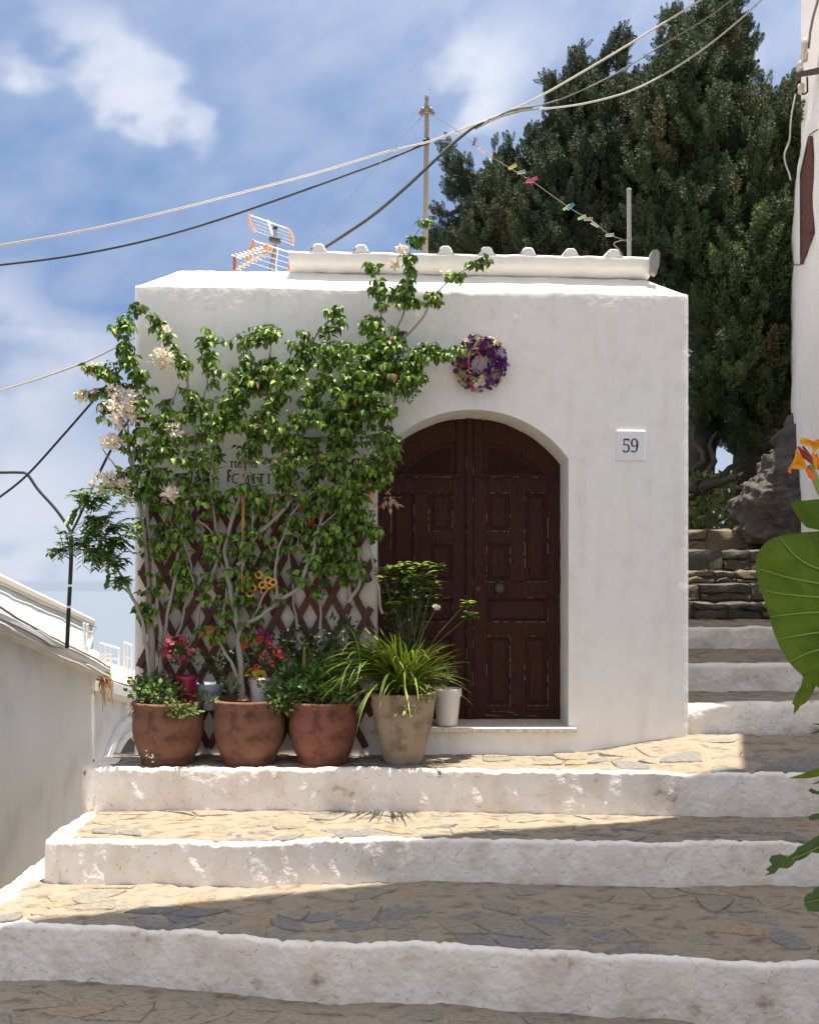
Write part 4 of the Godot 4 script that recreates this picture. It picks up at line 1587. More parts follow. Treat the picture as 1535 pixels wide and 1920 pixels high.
# crown: outline on the photograph at depth z, thick in depth, filled with clumps of upright plumes
func cypress(label: String, outline: PackedVector2Array, z: float, thick: float, foot: Vector3, clumps: int, limbs: Array, tone: Color, size: float) -> void:
	var tree := thing("cypress_tree", foot, label, "tree", "cypresses behind the house")
	var s := Shape.new()
	var head := at(limbs[0][0], limbs[0][1], z)
	var trunk := limb(s, foot, head, 0.26, 0.07, 0.25)
	part(tree, "trunk", s, M.tree_bark)
	for k in range(1, limbs.size()):
		s = Shape.new()
		limb(s, trunk[mini(1 + k % 5, 6)], at(limbs[k][0], limbs[k][1], z + limbs[k][2]), 0.10, 0.03, 0.3)
		part(tree, "branch", s, M.tree_bark)
	var lo := outline[0]
	var hi := outline[0]
	for p in outline:
		lo = lo.min(p)
		hi = hi.max(p)
	var where := []
	var colors := []
	var done := 0
	var tries := 0
	while done < clumps and tries < clumps * 30:
		tries += 1
		var p := Vector2(rnd(lo.x, hi.x), rnd(lo.y, hi.y))
		if not Geometry2D.is_point_in_polygon(p, outline):
			continue
		var zz := rnd(-1.0, 1.0)
		# thinner towards the outline
		var near := 1e9
		for k in outline.size():
			near = minf(near, Geometry2D.get_closest_point_to_segment(p, outline[k], outline[(k + 1) % outline.size()]).distance_to(p))
		var depth := thick * minf(1.0, 0.25 + near / 110.0)
		if lumps.get_noise_3d(p.x * 0.011, p.y * 0.009, zz * 1.2 + z) < (-0.08 if p.x < 1150.0 else -0.15) and near > 5.0:
			continue
		done += 1
		var c := at(p.x, p.y, z + zz * depth)
		var lean := Vector3((p.x - (lo.x + hi.x) * 0.5) / (hi.x - lo.x) * 1.5, 0.65, zz * 1.0) + rnd_dir() * 0.4
		var shade := rnd(0.65, 1.35)
		var brown := rnd(0, 1)
		var edge := clampf(near / 45.0, 0.45, 1.0)
		var m := 5 + rng.randi() % 4
		for k in m:
			var d := (lean.normalized() + rnd_dir() * 0.55).normalized()
			var q := c + (rnd_dir() * 0.17 * size + d * rnd(-0.15, 0.05)) * edge
			var sc := rnd(0.26, 0.50) * size * edge
			var b := frame(d, rnd_dir())
			where.append(Transform3D(b.scaled(Vector3(sc, sc * 1.15, sc)), q))
			var col := tone * (shade * rnd(0.8, 1.2))
			if brown > 0.94:
				col = col.lerp(Color(0.14, 0.09, 0.04), 0.5)
			colors.append(Color(col.r, col.g, col.b))
	many(tree, "crown", plume(210, 5), M.conifer, where, colors)

func make_trees() -> void:
	var left := PackedVector2Array()
	for q in [[800, 480], [806, 445], [845, 425], [806, 392], [850, 365], [835, 345], [860, 335], [828, 305], [806, 258], [822, 250], [848, 280], [870, 285], [872, 312], [906, 330], [925, 320], [918, 305], [950, 290], [930, 265], [948, 250], [985, 262], [1000, 240], [1022, 232], [1022, 200], [1018, 150], [1036, 140], [1060, 150], [1068, 98], [1090, 98], [1096, 130], [1112, 140], [1125, 115], [1150, 85], [1168, 62], [1176, 80], [1160, 100], [1178, 108], [1165, 140], [1200, 170], [1260, 250], [1280, 480], [1290, 560], [1040, 560], [900, 500]]:
		left.append(Vector2(q[0], q[1]))
	cypress("dark cypress leaning left, behind the metal pole and the cornice", left, -7.6, 1.1, Vector3(3.6, 1.2, -7.6), 900, [[1160, 130], [1085, 130, 0.2], [980, 280, 0.4], [850, 310, 0.1], [840, 400, -0.3], [1050, 400, 0.6]], Color(0.048, 0.074, 0.032), 1.0)
	var mid := PackedVector2Array()
	for q in [[1240, 120], [1238, 50], [1262, 22], [1290, 40], [1310, 5], [1345, -40], [1385, -30], [1392, 20], [1398, 70], [1424, 68], [1412, 100], [1410, 130], [1400, 165], [1420, 250], [1480, 480], [1480, 900], [1420, 880], [1380, 870], [1330, 830], [1296, 840], [1296, 560], [1180, 520], [1150, 420], [1170, 250], [1190, 145], [1215, 135]]:
		mid.append(Vector2(q[0], q[1]))
	cypress("tall cypress in the middle reaching the top of the picture", mid, -6.9, 1.4, Vector3(3.95, 1.1, -6.9), 1150, [[1345, 30], [1330, 300, 0.5], [1240, 250, 0.2], [1440, 500, 0.2], [1400, 700, 0.4]], Color(0.056, 0.084, 0.032), 1.0)
	var right := PackedVector2Array()
	for q in [[1400, 200], [1412, 160], [1430, 148], [1452, 165], [1470, 140], [1500, 155], [1530, 300], [1530, 800], [1460, 860], [1410, 850], [1350, 760], [1300, 800], [1296, 560], [1330, 420], [1370, 300]]:
		right.append(Vector2(q[0], q[1]))
	cypress("lighter cypress on the right, against the neighbour's wall", right, -6.1, 1.0, Vector3(4.6, 1.2, -6.6), 620, [[1450, 230], [1380, 500, 0.3], [1480, 600, 0.3]], Color(0.078, 0.108, 0.034), 1.0)
	# low boughs showing under the crowns, right of the house corner
	var s := Shape.new()
	var o := thing("low_bough", at(1300, 925, -5.4), "bare dark bough reaching right under the cypresses", "branch")
	limb(s, at(1240, 950, -5.8), at(1388, 895, -5.2), 0.10, 0.035, 0.15)
	part(o, "bough", s, M.tree_bark)
	for q in [[1310, 925, 1345, 810], [1330, 915, 1400, 850], [1290, 935, 1310, 800]]:
		s = Shape.new()
		limb(s, at(q[0], q[1], -5.5), at(q[2], q[3], -5.9), 0.05, 0.02, 0.2)
		part(o, "branch", s, M.tree_bark)
	# bushes behind the steps
	var leaf := leaf_mesh(1.0, 0.20, 0.15, 0.2)
	for m in 2:
		var b := thing("bush", at([1330, 1400][m], 970, -7.0), ["sunlit green bush behind the top of the stone steps", "yellow green bush farther right beyond the bough"][m], "bush", "bushes beyond the steps")
		var where := []
		var colors := []
		for k in 900:
			var p := at(rnd([1270, 1345][m], [1380, 1450][m]), rnd(890, 1000), rnd(-6.4, -5.4) - m * 1.2)
			where.append(Transform3D(frame(rnd_dir() + Vector3(0, 0.8, 0), rnd_dir()).scaled(Vector3.ONE * rnd(0.06, 0.13)), p))
			var t := rnd(0.7, 1.3)
			colors.append(Color(0.20 * t, 0.26 * t, 0.06 * t) if rnd(0, 1) < 0.8 else Color(0.3, 0.2, 0.15) * t)
		many(b, "foliage", leaf, M.small_leaf, where, colors)

# ---------------------------------------------------------------- pots
func pot(called: String, label: String, at_px: float, z: float, y: float, prof: Array, m: Material, wobble := 0.004, group := "") -> Node3D:
	var p := at(at_px, 1300, z)
	p.y = y
	var o := thing(called, p, label, "flower pot", group)
	var s := Shape.new()
	s.lathe(prof, p, 56, wobble, at_px)
	part(o, "body", s, m)
	return o

func soil(o: Node3D, r: float, h: float) -> void:
	var s := Shape.new()
	var p := base_of(o)
	var pts := PackedVector3Array()
	for j in 6:
		for i in 25:
			var a := TAU * i / 24.0
			var rr := r * j / 5.0
			pts.append(p + Vector3(cos(a) * rr, h + lumps.get_noise_2d(cos(a) * rr * 20.0, sin(a) * rr * 20.0) * 0.012, sin(a) * rr))
	s.grid(pts, 25, 6, Vector3.UP)
	part(o, "soil", s, M.soil)

func make_pots() -> void:
	var y := 0.012
	var big := func(k: float, h: float) -> Array:
		return [Vector2(0.0, 0.0), Vector2(0.150 * k, 0.0), Vector2(0.157 * k, 0.010), Vector2(0.160 * k, 0.028), Vector2(0.163 * k, 0.034), Vector2(0.160 * k, 0.040), Vector2(0.168 * k, 0.062), Vector2(0.176 * k, 0.068), Vector2(0.176 * k, 0.076), Vector2(0.178 * k, 0.082), Vector2(0.183 * k, 0.098), Vector2(0.187 * k, 0.102), Vector2(0.186 * k, 0.108), Vector2(0.200 * k, 0.15), Vector2(0.212 * k, h * 0.52), Vector2(0.213 * k, h * 0.66), Vector2(0.211 * k, h * 0.8), Vector2(0.207 * k, h * 0.90), Vector2(0.208 * k, h * 0.92), Vector2(0.216 * k, h * 0.945), Vector2(0.219 * k, h * 0.97), Vector2(0.214 * k, h * 0.992), Vector2(0.204 * k, h), Vector2(0.194 * k, h * 0.985), Vector2(0.19 * k, h * 0.88), Vector2(0.0, h * 0.86)]
	var group := "large terracotta pots on the terrace"
	var a := pot("terracotta_pot", "orange brown terracotta pot at the left corner with white paint flecks", 316, 0.27, y, big.call(1.02, 0.40), M.terracotta, 0.004, group)
	soil(a, 0.19, 0.36)
	var s := Shape.new()
	for k in 9:
		var an := rnd(1.75, 2.25)
		var h := rnd(0.04, 0.13)
		var p := base_of(a) + Vector3(cos(an) * (0.172 + h * 0.16), h, sin(an) * (0.172 + h * 0.16))
		s.box(p, Vector3(rnd(0.006, 0.016), rnd(0.006, 0.014), 0.004), Basis(Vector3.UP, PI / 2 - an), 0.0015)
	var flecks := part(a, "paint_flecks", s, M.plaster)
	flecks.set_meta("kind", "stuff")
	var b := pot("terracotta_pot", "brown terracotta pot with a clear round rim, second from the left", 468, 0.26, y, big.call(1.04, 0.412), M.terracotta, 0.004, group)
	soil(b, 0.195, 0.37)
	var c := pot("terracotta_pot", "reddish terracotta pot overgrown with bright green herbs, third from the left", 606, 0.25, y, big.call(1.0, 0.40), mat(Color(0.235, 0.088, 0.058), 0.85, M.terracotta.albedo_texture, 0.5, M.terracotta.normal_texture, 0.35), 0.004, group)
	soil(c, 0.19, 0.36)
	var tall := [Vector2(0.0, 0.0), Vector2(0.112, 0.0), Vector2(0.120, 0.02), Vector2(0.142, 0.10), Vector2(0.158, 0.165), Vector2(0.164, 0.185), Vector2(0.170, 0.19), Vector2(0.171, 0.198), Vector2(0.166, 0.203), Vector2(0.168, 0.208), Vector2(0.173, 0.213), Vector2(0.172, 0.222), Vector2(0.174, 0.23), Vector2(0.188, 0.30), Vector2(0.196, 0.36), Vector2(0.199, 0.40), Vector2(0.199, 0.413), Vector2(0.205, 0.42), Vector2(0.206, 0.44), Vector2(0.203, 0.452), Vector2(0.190, 0.455), Vector2(0.182, 0.44), Vector2(0.178, 0.40), Vector2(0.0, 0.39)]
	var d := pot("clay_pot", "tall pale beige clay pot with a ring, under the strappy grass plant", 756, 0.28, y, tall, M.clay_pale, 0.004)
	soil(d, 0.18, 0.415)
	var small := func(r0: float, r1: float, h: float, band: float) -> Array:
		return [Vector2(0, 0), Vector2(r0, 0), Vector2(r0 + 0.003, 0.006), Vector2(lerpf(r0, r1, 0.72), h - band), Vector2(lerpf(r0, r1, 0.74) + 0.008, h - band + 0.004), Vector2(r1, h - 0.006), Vector2(r1 - 0.002, h), Vector2(r1 - 0.008, h), Vector2(r1 - 0.012, h - 0.02), Vector2(0, h - 0.03)]
	var white := mat(Color(0.74, 0.70, 0.64), 0.5)
	pot("white_pot", "white tapered plastic pot standing on the marble threshold", 838, -0.06, 0.203, small.call(0.066, 0.096, 0.245, 0.055), white, 0.0)
	pot("white_pot", "small white pot with yellow and red flowers, behind the second terracotta pot", 489, 0.17, 0.37, small.call(0.055, 0.080, 0.165, 0.012), white, 0.002)
	pot("blue_pot", "pale blue plastic pot in the shade behind the first terracotta pots", 393, 0.10, 0.33, small.call(0.065, 0.094, 0.17, 0.045), mat(Color(0.30, 0.36, 0.44), 0.5), 0.0)
	pot("magenta_pot", "shiny magenta pot holding pink flowers, above the first terracotta pot", 350, 0.20, 0.345, small.call(0.05, 0.073, 0.215, 0.03), mat(Color(0.30, 0.012, 0.055), 0.25), 0.0)
	pot("red_pot", "dull red pot half hidden behind the herbs of the third terracotta pot", 563, 0.14, 0.36, small.call(0.06, 0.085, 0.16, 0.03), mat(Color(0.25, 0.02, 0.03), 0.45), 0.0)
	pot("pink_pot", "faded pink pot behind the trailing leaves at the left", 303, 0.14, 0.36, small.call(0.05, 0.075, 0.19, 0.03), mat(Color(0.42, 0.09, 0.12), 0.4), 0.0)

# ---------------------------------------------------------------- trellis, sign
func make_trellis() -> void:
	var z := 0.045
	var lo := at(264, 1402, z)
	var hi := at(694, 930, z)
	var o := thing("trellis", Vector3((lo.x + hi.x) * 0.5, lo.y, z), "red brown wooden diamond trellis against the wall behind the climbers", "trellis")
	var ang := 1.095
	var pitch := 0.146
	for w in [-1.0, 1.0]:
		var d := Vector3(cos(ang) * w, sin(ang), 0)
		var x := lo.x - (hi.y - lo.y) / tan(ang) - 0.02
		while x < hi.x + (hi.y - lo.y) / tan(ang):
			# the line through (x, lo.y), clipped to the frame with a little overshoot
			var t0 := 0.0
			var t1 := (hi.y - lo.y) / d.y
			var xa := x + d.x * t0
			var xb := x + d.x * t1
			var l := lo.x - rnd(-0.01, 0.03)
			var r := hi.x + rnd(-0.01, 0.03)
			if w > 0.0:
				t0 = maxf(t0, (l - x) / d.x)
				t1 = minf(t1, (r - x) / d.x)
			else:
				t0 = maxf(t0, (r - x) / d.x)
				t1 = minf(t1, (l - x) / d.x)
			if t1 - t0 > 0.1:
				var s := Shape.new()
				var off := Vector3(0, 0, 0.008 * w)
				s.bar(Vector3(x, lo.y, z) + d * t0 + off, Vector3(x, lo.y, z) + d * t1 + off, 0.044, 0.013, Vector3(0, 0, 1), 0.002)
				part(o, "slat", s, M.trellis)
			x += pitch
	# black iron letters on the trellis
	var sign := thing("iron_sign", at(485, 900, 0.075), "black cut-out letters on the wall above the trellis, behind branches", "sign")
	var font := SystemFont.new()
	font.font_names = PackedStringArray(["Droid Sans"])
	for q in [["π", 438, 869, 18], ["α", 451, 869, 18], ["ρ", 464, 871, 18], ["α", 477, 869, 18], ["C", 441, 898, 20], ["Π", 461, 898, 20], ["Ι", 476, 898, 20], ["Τ", 490, 898, 20], ["Ι", 504, 898, 20], ["Ο", 552, 892, 21], ["Σ", 553, 934, 20], ["α", 480, 931, 15], ["ρ", 491, 932, 15]]:
		var tm := TextMesh.new()
		tm.text = q[0]
		tm.font = font
		tm.font_size = 64
		tm.pixel_size = q[3] / 285.0 / 50.0
		tm.depth = 0.008
		piece(sign, "letter", tm, M.black_iron, Transform3D(Basis(), at(q[1], q[2], 0.075)))
	for q in [[428, 882, 428, 904], [428, 882, 434, 882], [428, 893, 433, 893], [478, 918, 492, 918]]:
		var s := Shape.new()
		s.bar(at(q[0], q[1], 0.075), at(q[2], q[3], 0.075), 0.012, 0.008)
		part(sign, "iron_bar", s, M.black_iron)

# ---------------------------------------------------------------- climbing plants
# stems: each a list of [px, py] up the plant, then z at foot and tip, radius at foot and tip
func stems(o: Node3D, list: Array, m: Material) -> Array:
	var nodes := []
	for q in list:
		var pts := PackedVector3Array()
		var c: Array = q[0]
		for k in c.size():
			var t := float(k) / (c.size() - 1)
			pts.append(at(c[k][0], c[k][1], lerpf(q[1], q[2], t) + 0.02 * sin(k * 2.3 + c[0][0])))
		pts = curve(pts, 5)
		for k in pts.size():
			pts[k] += Vector3(lumps.get_noise_2d(pts[k].y * 7.0, q[3] * 900.0), 0, lumps.get_noise_2d(pts[k].y * 7.0, q[3] * 500.0)) * 0.018
		var rad := taper(pts.size(), q[3], q[4])
		for k in rad.size():
			rad[k] *= 1.0 + 0.22 * lumps.get_noise_2d(k * 0.9, q[3] * 300.0)
		var s := Shape.new()
		s.tube(pts, rad, 8)
		part(o, "stem", s, m)
		for p in pts:
			nodes.append(p)
	return nodes

# leafy shoots inside pixel ellipses [cx, cy, rx, ry, shoots, zmin, zmax]
func shoots(nodes: Array, spots: Array, twigs: Shape, where: Array, colors: Array, size: float, per: int, tone: Color, reach := 0.42) -> void:
	for q in spots:
		for k in int(q[4] * (1.0 if q[1] < 900 else 2.2)):
			var a := rnd(0, TAU)
			var r := sqrt(rnd(0, 1))
			var tip := at(q[0] + cos(a) * r * q[2], q[1] + sin(a) * r * q[3], rnd(q[5], q[6]))
			var best: Vector3 = nodes[0]
			var bd := 1e9
			for n in nodes:
				var dd: float = n.distance_squared_to(tip) + (0.05 if n.y > tip.y + 0.05 else 0.0)
				if dd < bd:
					bd = dd
					best = n
			var from := best
			if sqrt(bd) > reach:
				from = tip + (best - tip).normalized() * rnd(0.14, 0.24)
			var mid := from.lerp(tip, 0.55) + Vector3(rnd(-0.05, 0.05), from.distance_to(tip) * rnd(-0.35, 0.25), rnd(-0.03, 0.04))
			var pts := PackedVector3Array()
			for j in 8:
				var t := j / 7.0
				pts.append(from.lerp(mid, t).lerp(mid.lerp(tip, t), t))
			twigs.tube(pts, taper(8, 0.0042, 0.0016), 4, false)
			var shade := rnd(0.75, 1.25)
			for j in per:
				var t := lerpf(0.2, 1.0, (j + rnd(0, 0.6)) / per)
				var i := mini(int(t * 7.0), 6)
				var p := pts[i].lerp(pts[i + 1], clampf(t * 7.0 - i, 0.0, 1.0))
				var side := Vector3(cos(j * 2.4 + k), rnd(-0.1, 0.25), sin(j * 2.4 + k))
				if absf(p.x + 1.06) < 0.17 and absf(p.y - 1.86) < 0.10 and rnd(0, 1) < 0.88:
					continue   # the sign's letters show through here
				var d := (side * rnd(0.2, 0.9) + Vector3(0, rnd(-1.1, 0.05), 0)).normalized()
				var face := (Vector3(0, 0.5, 0.15) + side * 0.8 + rnd_dir() * 0.6).normalized()
				var sc := size * rnd(0.5, 1.3)
				where.append(Transform3D(frame(d, face).scaled(Vector3(sc, sc, sc)), p + side * 0.012))
				var t2 := shade * rnd(0.8, 1.2)
				var col := tone * t2
				if rnd(0, 1) < 0.2:
					col = Color(tone.r * 1.8, tone.g * 1.5, tone.b * 1.2)
				elif rnd(0, 1) < 0.3:
					col = col * 0.6
				if rnd(0, 1) < 0.018:
					col = Color(0.34, 0.16, 0.10)
				colors.append(Color(col.r, col.g, col.b))

func bract_mesh() -> ArrayMesh:
	# three papery bracts round a tiny centre
	var s := Shape.new()
	for k in 3:
		var b := Basis(Vector3.UP, TAU * k / 3.0)
		var prev := [s.vert(b * Vector3(0, 0, 0)), s.vert(b * Vector3(0, 0, 0))]
		var rows := [[0.35, 0.30, 0.18], [0.7, 0.34, 0.42], [0.95, 0.18, 0.72], [1.05, 0.0, 0.85]]
		for r in rows:
			var i0 := s.vert(b * Vector3(-r[1], r[2], r[0]))
			var i1 := s.vert(b * Vector3(r[1], r[2] + 0.06, r[0]))
			s.tri(prev[0], i0, i1)
			s.tri(prev[0], i1, prev[1])
			prev = [i0, i1]
	return s.mesh()

func flower_heads(o: Node3D, called: String, spots: Array, mesh: Mesh, m: Material, size: float, tones: Array) -> void:
	# spots: [px, py, z, spread in px, count]
	var where := []
	var colors := []
	for q in spots:
		for k in (int(q[4] * 1.7) if called == "bracts" else q[4]):
			var d := rnd_dir()
			var p: Vector3 = at(q[0], q[1], q[2]) + d * (q[3] / 285.0) * sqrt(rnd(0.1, 1.0)) * Vector3(1, 0.8, 0.8)
			where.append(Transform3D(frame(d + Vector3(0, 0.3, 0.6), rnd_dir()).scaled(Vector3.ONE * size * rnd(0.75, 1.2)), p))
			var t: Color = tones[rng.randi() % tones.size()]
			var g := rnd(0.85, 1.1)
			colors.append(Color(t.r * g, t.g * g, t.b * g))
	many(o, called, mesh, m, where, colors)

func climber(called: String, label: String, foot: Vector3, stem_list: Array, spots: Array, flowers: Array, tone: Color, per := 13, size := 0.046) -> void:
	var o := thing(called, foot, label, "climbing plant")
	var nodes := stems(o, stem_list, M.bark)
	var twigs := Shape.new()
	var where := []
	var colors := []
	shoots(nodes, spots, twigs, where, colors, size, per, tone)
	var tw := part(o, "twigs", twigs, M.twig)
	tw.set_meta("kind", "stuff")
	many(o, "foliage", leaf_mesh(1.0, 0.30, 0.30, 0.35, 6), M.leaf, where, colors)
	if flowers:
		flower_heads(o, "bracts", flowers, bract_mesh(), M.petal, 0.025, [Color(0.88, 0.80, 0.68), Color(0.88, 0.84, 0.74), Color(0.84, 0.72, 0.60)])

func make_climbers() -> void:
	var tone := Color(0.125, 0.225, 0.028)
	climber("white_bougainvillea", "bougainvillea with cream white flowers climbing the left corner of the house", at(287, 1320, 0.22),
		[
			[[[290, 1320], [286, 1200], [278, 1080], [268, 980], [252, 900], [240, 830], [230, 790]], 0.22, 0.20, 0.018, 0.006],
			[[[297, 1320], [300, 1200], [292, 1100], [276, 960], [290, 860], [318, 770], [338, 720]], 0.24, 0.18, 0.016, 0.005],
			[[[305, 1320], [304, 1220], [322, 1110], [336, 1040], [346, 960], [362, 900], [366, 830], [360, 780]], 0.20, 0.22, 0.013, 0.005],
			[[[262, 950], [250, 850], [258, 740], [246, 660], [234, 610]], 0.20, 0.22, 0.009, 0.004],
			[[[350, 770], [352, 700], [332, 660], [312, 625], [290, 590], [262, 573]], 0.20, 0.16, 0.008, 0.003],
			[[[247, 860], [236, 770], [212, 720], [176, 690]], 0.2, 0.26, 0.006, 0.003],
			[[[236, 900], [205, 860], [190, 840]], 0.22, 0.28, 0.005, 0.003],
			[[[282, 1300], [278, 1130], [284, 1040], [300, 980]], 0.18, 0.15, 0.012, 0.006]],
		[
			[230, 615, 22, 32, 12, 0.15, 0.3], [240, 660, 20, 22, 8, 0.15, 0.3], [210, 692, 44, 16, 13, 0.2, 0.32], [262, 715, 30, 25, 9, 0.15, 0.3], [165, 690, 14, 10, 4, 0.22, 0.3],
			[155, 742, 14, 12, 5, 0.25, 0.32], [190, 770, 18, 18, 5, 0.2, 0.3], [285, 770, 34, 46, 22, 0.1, 0.34], [275, 830, 28, 50, 18, 0.12, 0.34], [335, 830, 34, 52, 22, 0.1, 0.36], [350, 760, 30, 36, 13, 0.1, 0.32],
			[262, 574, 10, 8, 4, 0.14, 0.2], [292, 605, 13, 14, 6, 0.14, 0.22], [318, 645, 14, 20, 7, 0.14, 0.22], [340, 690, 16, 26, 8, 0.14, 0.24], [370, 880, 34, 34, 11, 0.1, 0.3], [310, 920, 42, 40, 13, 0.1, 0.32], [250, 900, 24, 40, 8, 0.16, 0.3],
			[290, 1010, 34, 40, 8, 0.1, 0.28], [350, 1000, 34, 40, 8, 0.1, 0.26], [330, 1090, 40, 44, 7, 0.1, 0.26], [226, 830, 16, 30, 5, 0.2, 0.3], [205, 900, 20, 20, 4, 0.22, 0.3], [272, 1130, 18, 40, 5, 0.2, 0.28]],
		[[308, 672, 0.24, 24, 34], [228, 772, 0.26, 38, 60], [240, 752, 0.26, 26, 30], [214, 828, 0.28, 20, 26], [172, 692, 0.28, 11, 10], [158, 742, 0.28, 11, 10], [198, 906, 0.28, 24, 34], [232, 912, 0.27, 16, 16], [320, 925, 0.3, 13, 14], [240, 942, 0.27, 11, 8], [322, 808, 0.3, 14, 8], [310, 620, 0.2, 6, 4], [216, 733, 0.27, 12, 10]],
		tone)
	climber("green_bougainvillea", "large leafy bougainvillea rising from the second pot across the wall", at(455, 1310, 0.24),
		[
			[[[455, 1310], [449, 1200], [440, 1140], [428, 1075], [424, 1020], [446, 940], [475, 850], [505, 770], [545, 690], [600, 620], [640, 575]], 0.24, 0.18, 0.020, 0.006],
			[[[446, 1178], [480, 1160], [520, 1130], [560, 1100], [580, 1050], [600, 985], [612, 900], [628, 820], [660, 740], [700, 680]], 0.24, 0.26, 0.014, 0.006],
			[[[447, 1060], [478, 1010], [520, 968], [545, 930], [556, 860], [572, 790], [600, 715], [622, 670]], 0.25, 0.22, 0.014, 0.006],
			[[[458, 1310], [436, 1250], [414, 1210], [410, 1180], [420, 1140], [428, 1095]], 0.26, 0.22, 0.011, 0.008],
			[[[362, 1200], [375, 1140], [398, 1080], [412, 1030], [400, 960], [396, 890], [410, 820], [440, 750], [470, 690]], 0.18, 0.24, 0.013, 0.005],
			[[[412, 1010], [398, 960], [380, 900], [372, 830], [385, 740], [388, 640]], 0.2, 0.2, 0.009, 0.004],
			[[[598, 1180], [603, 1100], [590, 1030], [570, 960], [590, 880]], 0.16, 0.2, 0.009, 0.005],
			[[[430, 760], [470, 730], [500, 680], [512, 630]], 0.2, 0.22, 0.007, 0.004],
			[[[392, 1090], [408, 1040], [396, 1000], [372, 975]], 0.2, 0.24, 0.008, 0.004],
			[[[440, 1140], [452, 1070], [470, 1010], [476, 940], [466, 870]], 0.24, 0.28, 0.009, 0.005],
			[[[520, 1130], [516, 1060], [532, 1000], [560, 945], [596, 918]], 0.26, 0.28, 0.008, 0.004],
			[[[470, 1165], [500, 1110], [518, 1060], [500, 1000], [512, 930]], 0.25, 0.22, 0.007, 0.004],
			[[[556, 1180], [548, 1100], [540, 1040], [552, 980], [540, 900]], 0.14, 0.2, 0.009, 0.005],
			[[[330, 1210], [344, 1150], [362, 1100], [352, 1040], [330, 990]], 0.18, 0.22, 0.009, 0.004],
			[[[600, 985], [632, 960], [650, 930], [690, 905]], 0.26, 0.28, 0.006, 0.003],
			[[[560, 860], [530, 820], [500, 800], [470, 800]], 0.25, 0.3, 0.007, 0.003],
			[[[575, 790], [610, 770], [650, 720], [690, 700]], 0.24, 0.3, 0.008, 0.004],
			[[[400, 890], [370, 860], [340, 850], [318, 830]], 0.24, 0.28, 0.006, 0.003],
			[[[700, 690], [712, 640], [716, 570], [706, 520], [694, 490]], 0.22, 0.22, 0.008, 0.003],
			[[[720, 660], [757, 590], [766, 520], [772, 460], [795, 415]], 0.24, 0.24, 0.008, 0.003],
			[[[740, 650], [790, 600], [820, 550], [860, 512], [912, 484]], 0.24, 0.2, 0.008, 0.003],
			[[[700, 700], [760, 690], [810, 672], [856, 656]], 0.26, 0.24, 0.008, 0.003]],
		[
			[388, 632, 11, 26, 7, 0.15, 0.28], [392, 672, 20, 16, 7, 0.15, 0.3], [440, 635, 26, 13, 7, 0.15, 0.3], [485, 628, 30, 20, 13, 0.15, 0.3], [515, 612, 12, 14, 5, 0.15, 0.28], [440, 700, 44, 26, 17, 0.15, 0.34], [505, 695, 44, 34, 22, 0.15, 0.36], [562, 640, 22, 22, 8, 0.15, 0.3],
			[460, 760, 54, 44, 34, 0.12, 0.4], [540, 755, 54, 50, 42, 0.12, 0.42], [590, 690, 40, 40, 26, 0.12, 0.38], [632, 595, 18, 24, 9, 0.15, 0.28], [645, 650, 40, 36, 26, 0.14, 0.4], [700, 620, 34, 34, 20, 0.14, 0.36], [690, 690, 46, 46, 42, 0.14, 0.46], [745, 660, 34, 40, 26, 0.16, 0.4],
			[640, 760, 50, 54, 46, 0.14, 0.46], [720, 745, 40, 44, 36, 0.16, 0.46], [770, 720, 26, 34, 16, 0.18, 0.4], [795, 650, 18, 26, 9, 0.18, 0.34], [590, 830, 50, 54, 40, 0.12, 0.42], [665, 840, 44, 50, 36, 0.14, 0.44], [520, 850, 50, 46, 30, 0.12, 0.4], [430, 830, 50, 50, 34, 0.12, 0.4],
			[735, 830, 24, 26, 16, 0.22, 0.42], [722, 880, 16, 26, 8, 0.24, 0.4], [395, 770, 26, 40, 15, 0.12, 0.34], [640, 910, 44, 40, 18, 0.1, 0.36], [560, 920, 50, 40, 14, 0.1, 0.34], [470, 930, 50, 44, 14, 0.1, 0.34], [400, 940, 40, 40, 11, 0.1, 0.32], [680, 960, 30, 40, 12, 0.1, 0.34],
			[420, 1020, 46, 40, 9, 0.1, 0.3], [500, 1010, 50, 40, 9, 0.1, 0.32], [580, 1000, 50, 40, 10, 0.1, 0.3], [640, 1030, 40, 40, 10, 0.1, 0.3], [420, 1100, 50, 40, 8, 0.1, 0.32], [510, 1090, 50, 40, 6, 0.1, 0.3], [600, 1080, 40, 40, 6, 0.1, 0.28], [470, 1160, 50, 40, 6, 0.14, 0.32], [400, 1170, 30, 30, 5, 0.16, 0.3],
			[696, 500, 8, 14, 4, 0.2, 0.26], [706, 540, 14, 22, 7, 0.18, 0.28], [735, 560, 20, 26, 9, 0.18, 0.3], [768, 500, 9, 30, 7, 0.2, 0.28], [775, 445, 9, 18, 5, 0.22, 0.28], [795, 418, 6, 10, 3, 0.22, 0.26], [772, 560, 24, 22, 9, 0.18, 0.3], [812, 560, 15, 16, 6, 0.18, 0.28], [850, 520, 14, 12, 5, 0.18, 0.24], [898, 492, 16, 8, 5, 0.18, 0.24], [832, 664, 18, 9, 7, 0.2, 0.28], [858, 655, 9, 7, 4, 0.2, 0.28]],
		[[738, 497, 0.25, 7, 9], [755, 466, 0.25, 6, 5], [834, 512, 0.22, 5, 4]],
		tone)
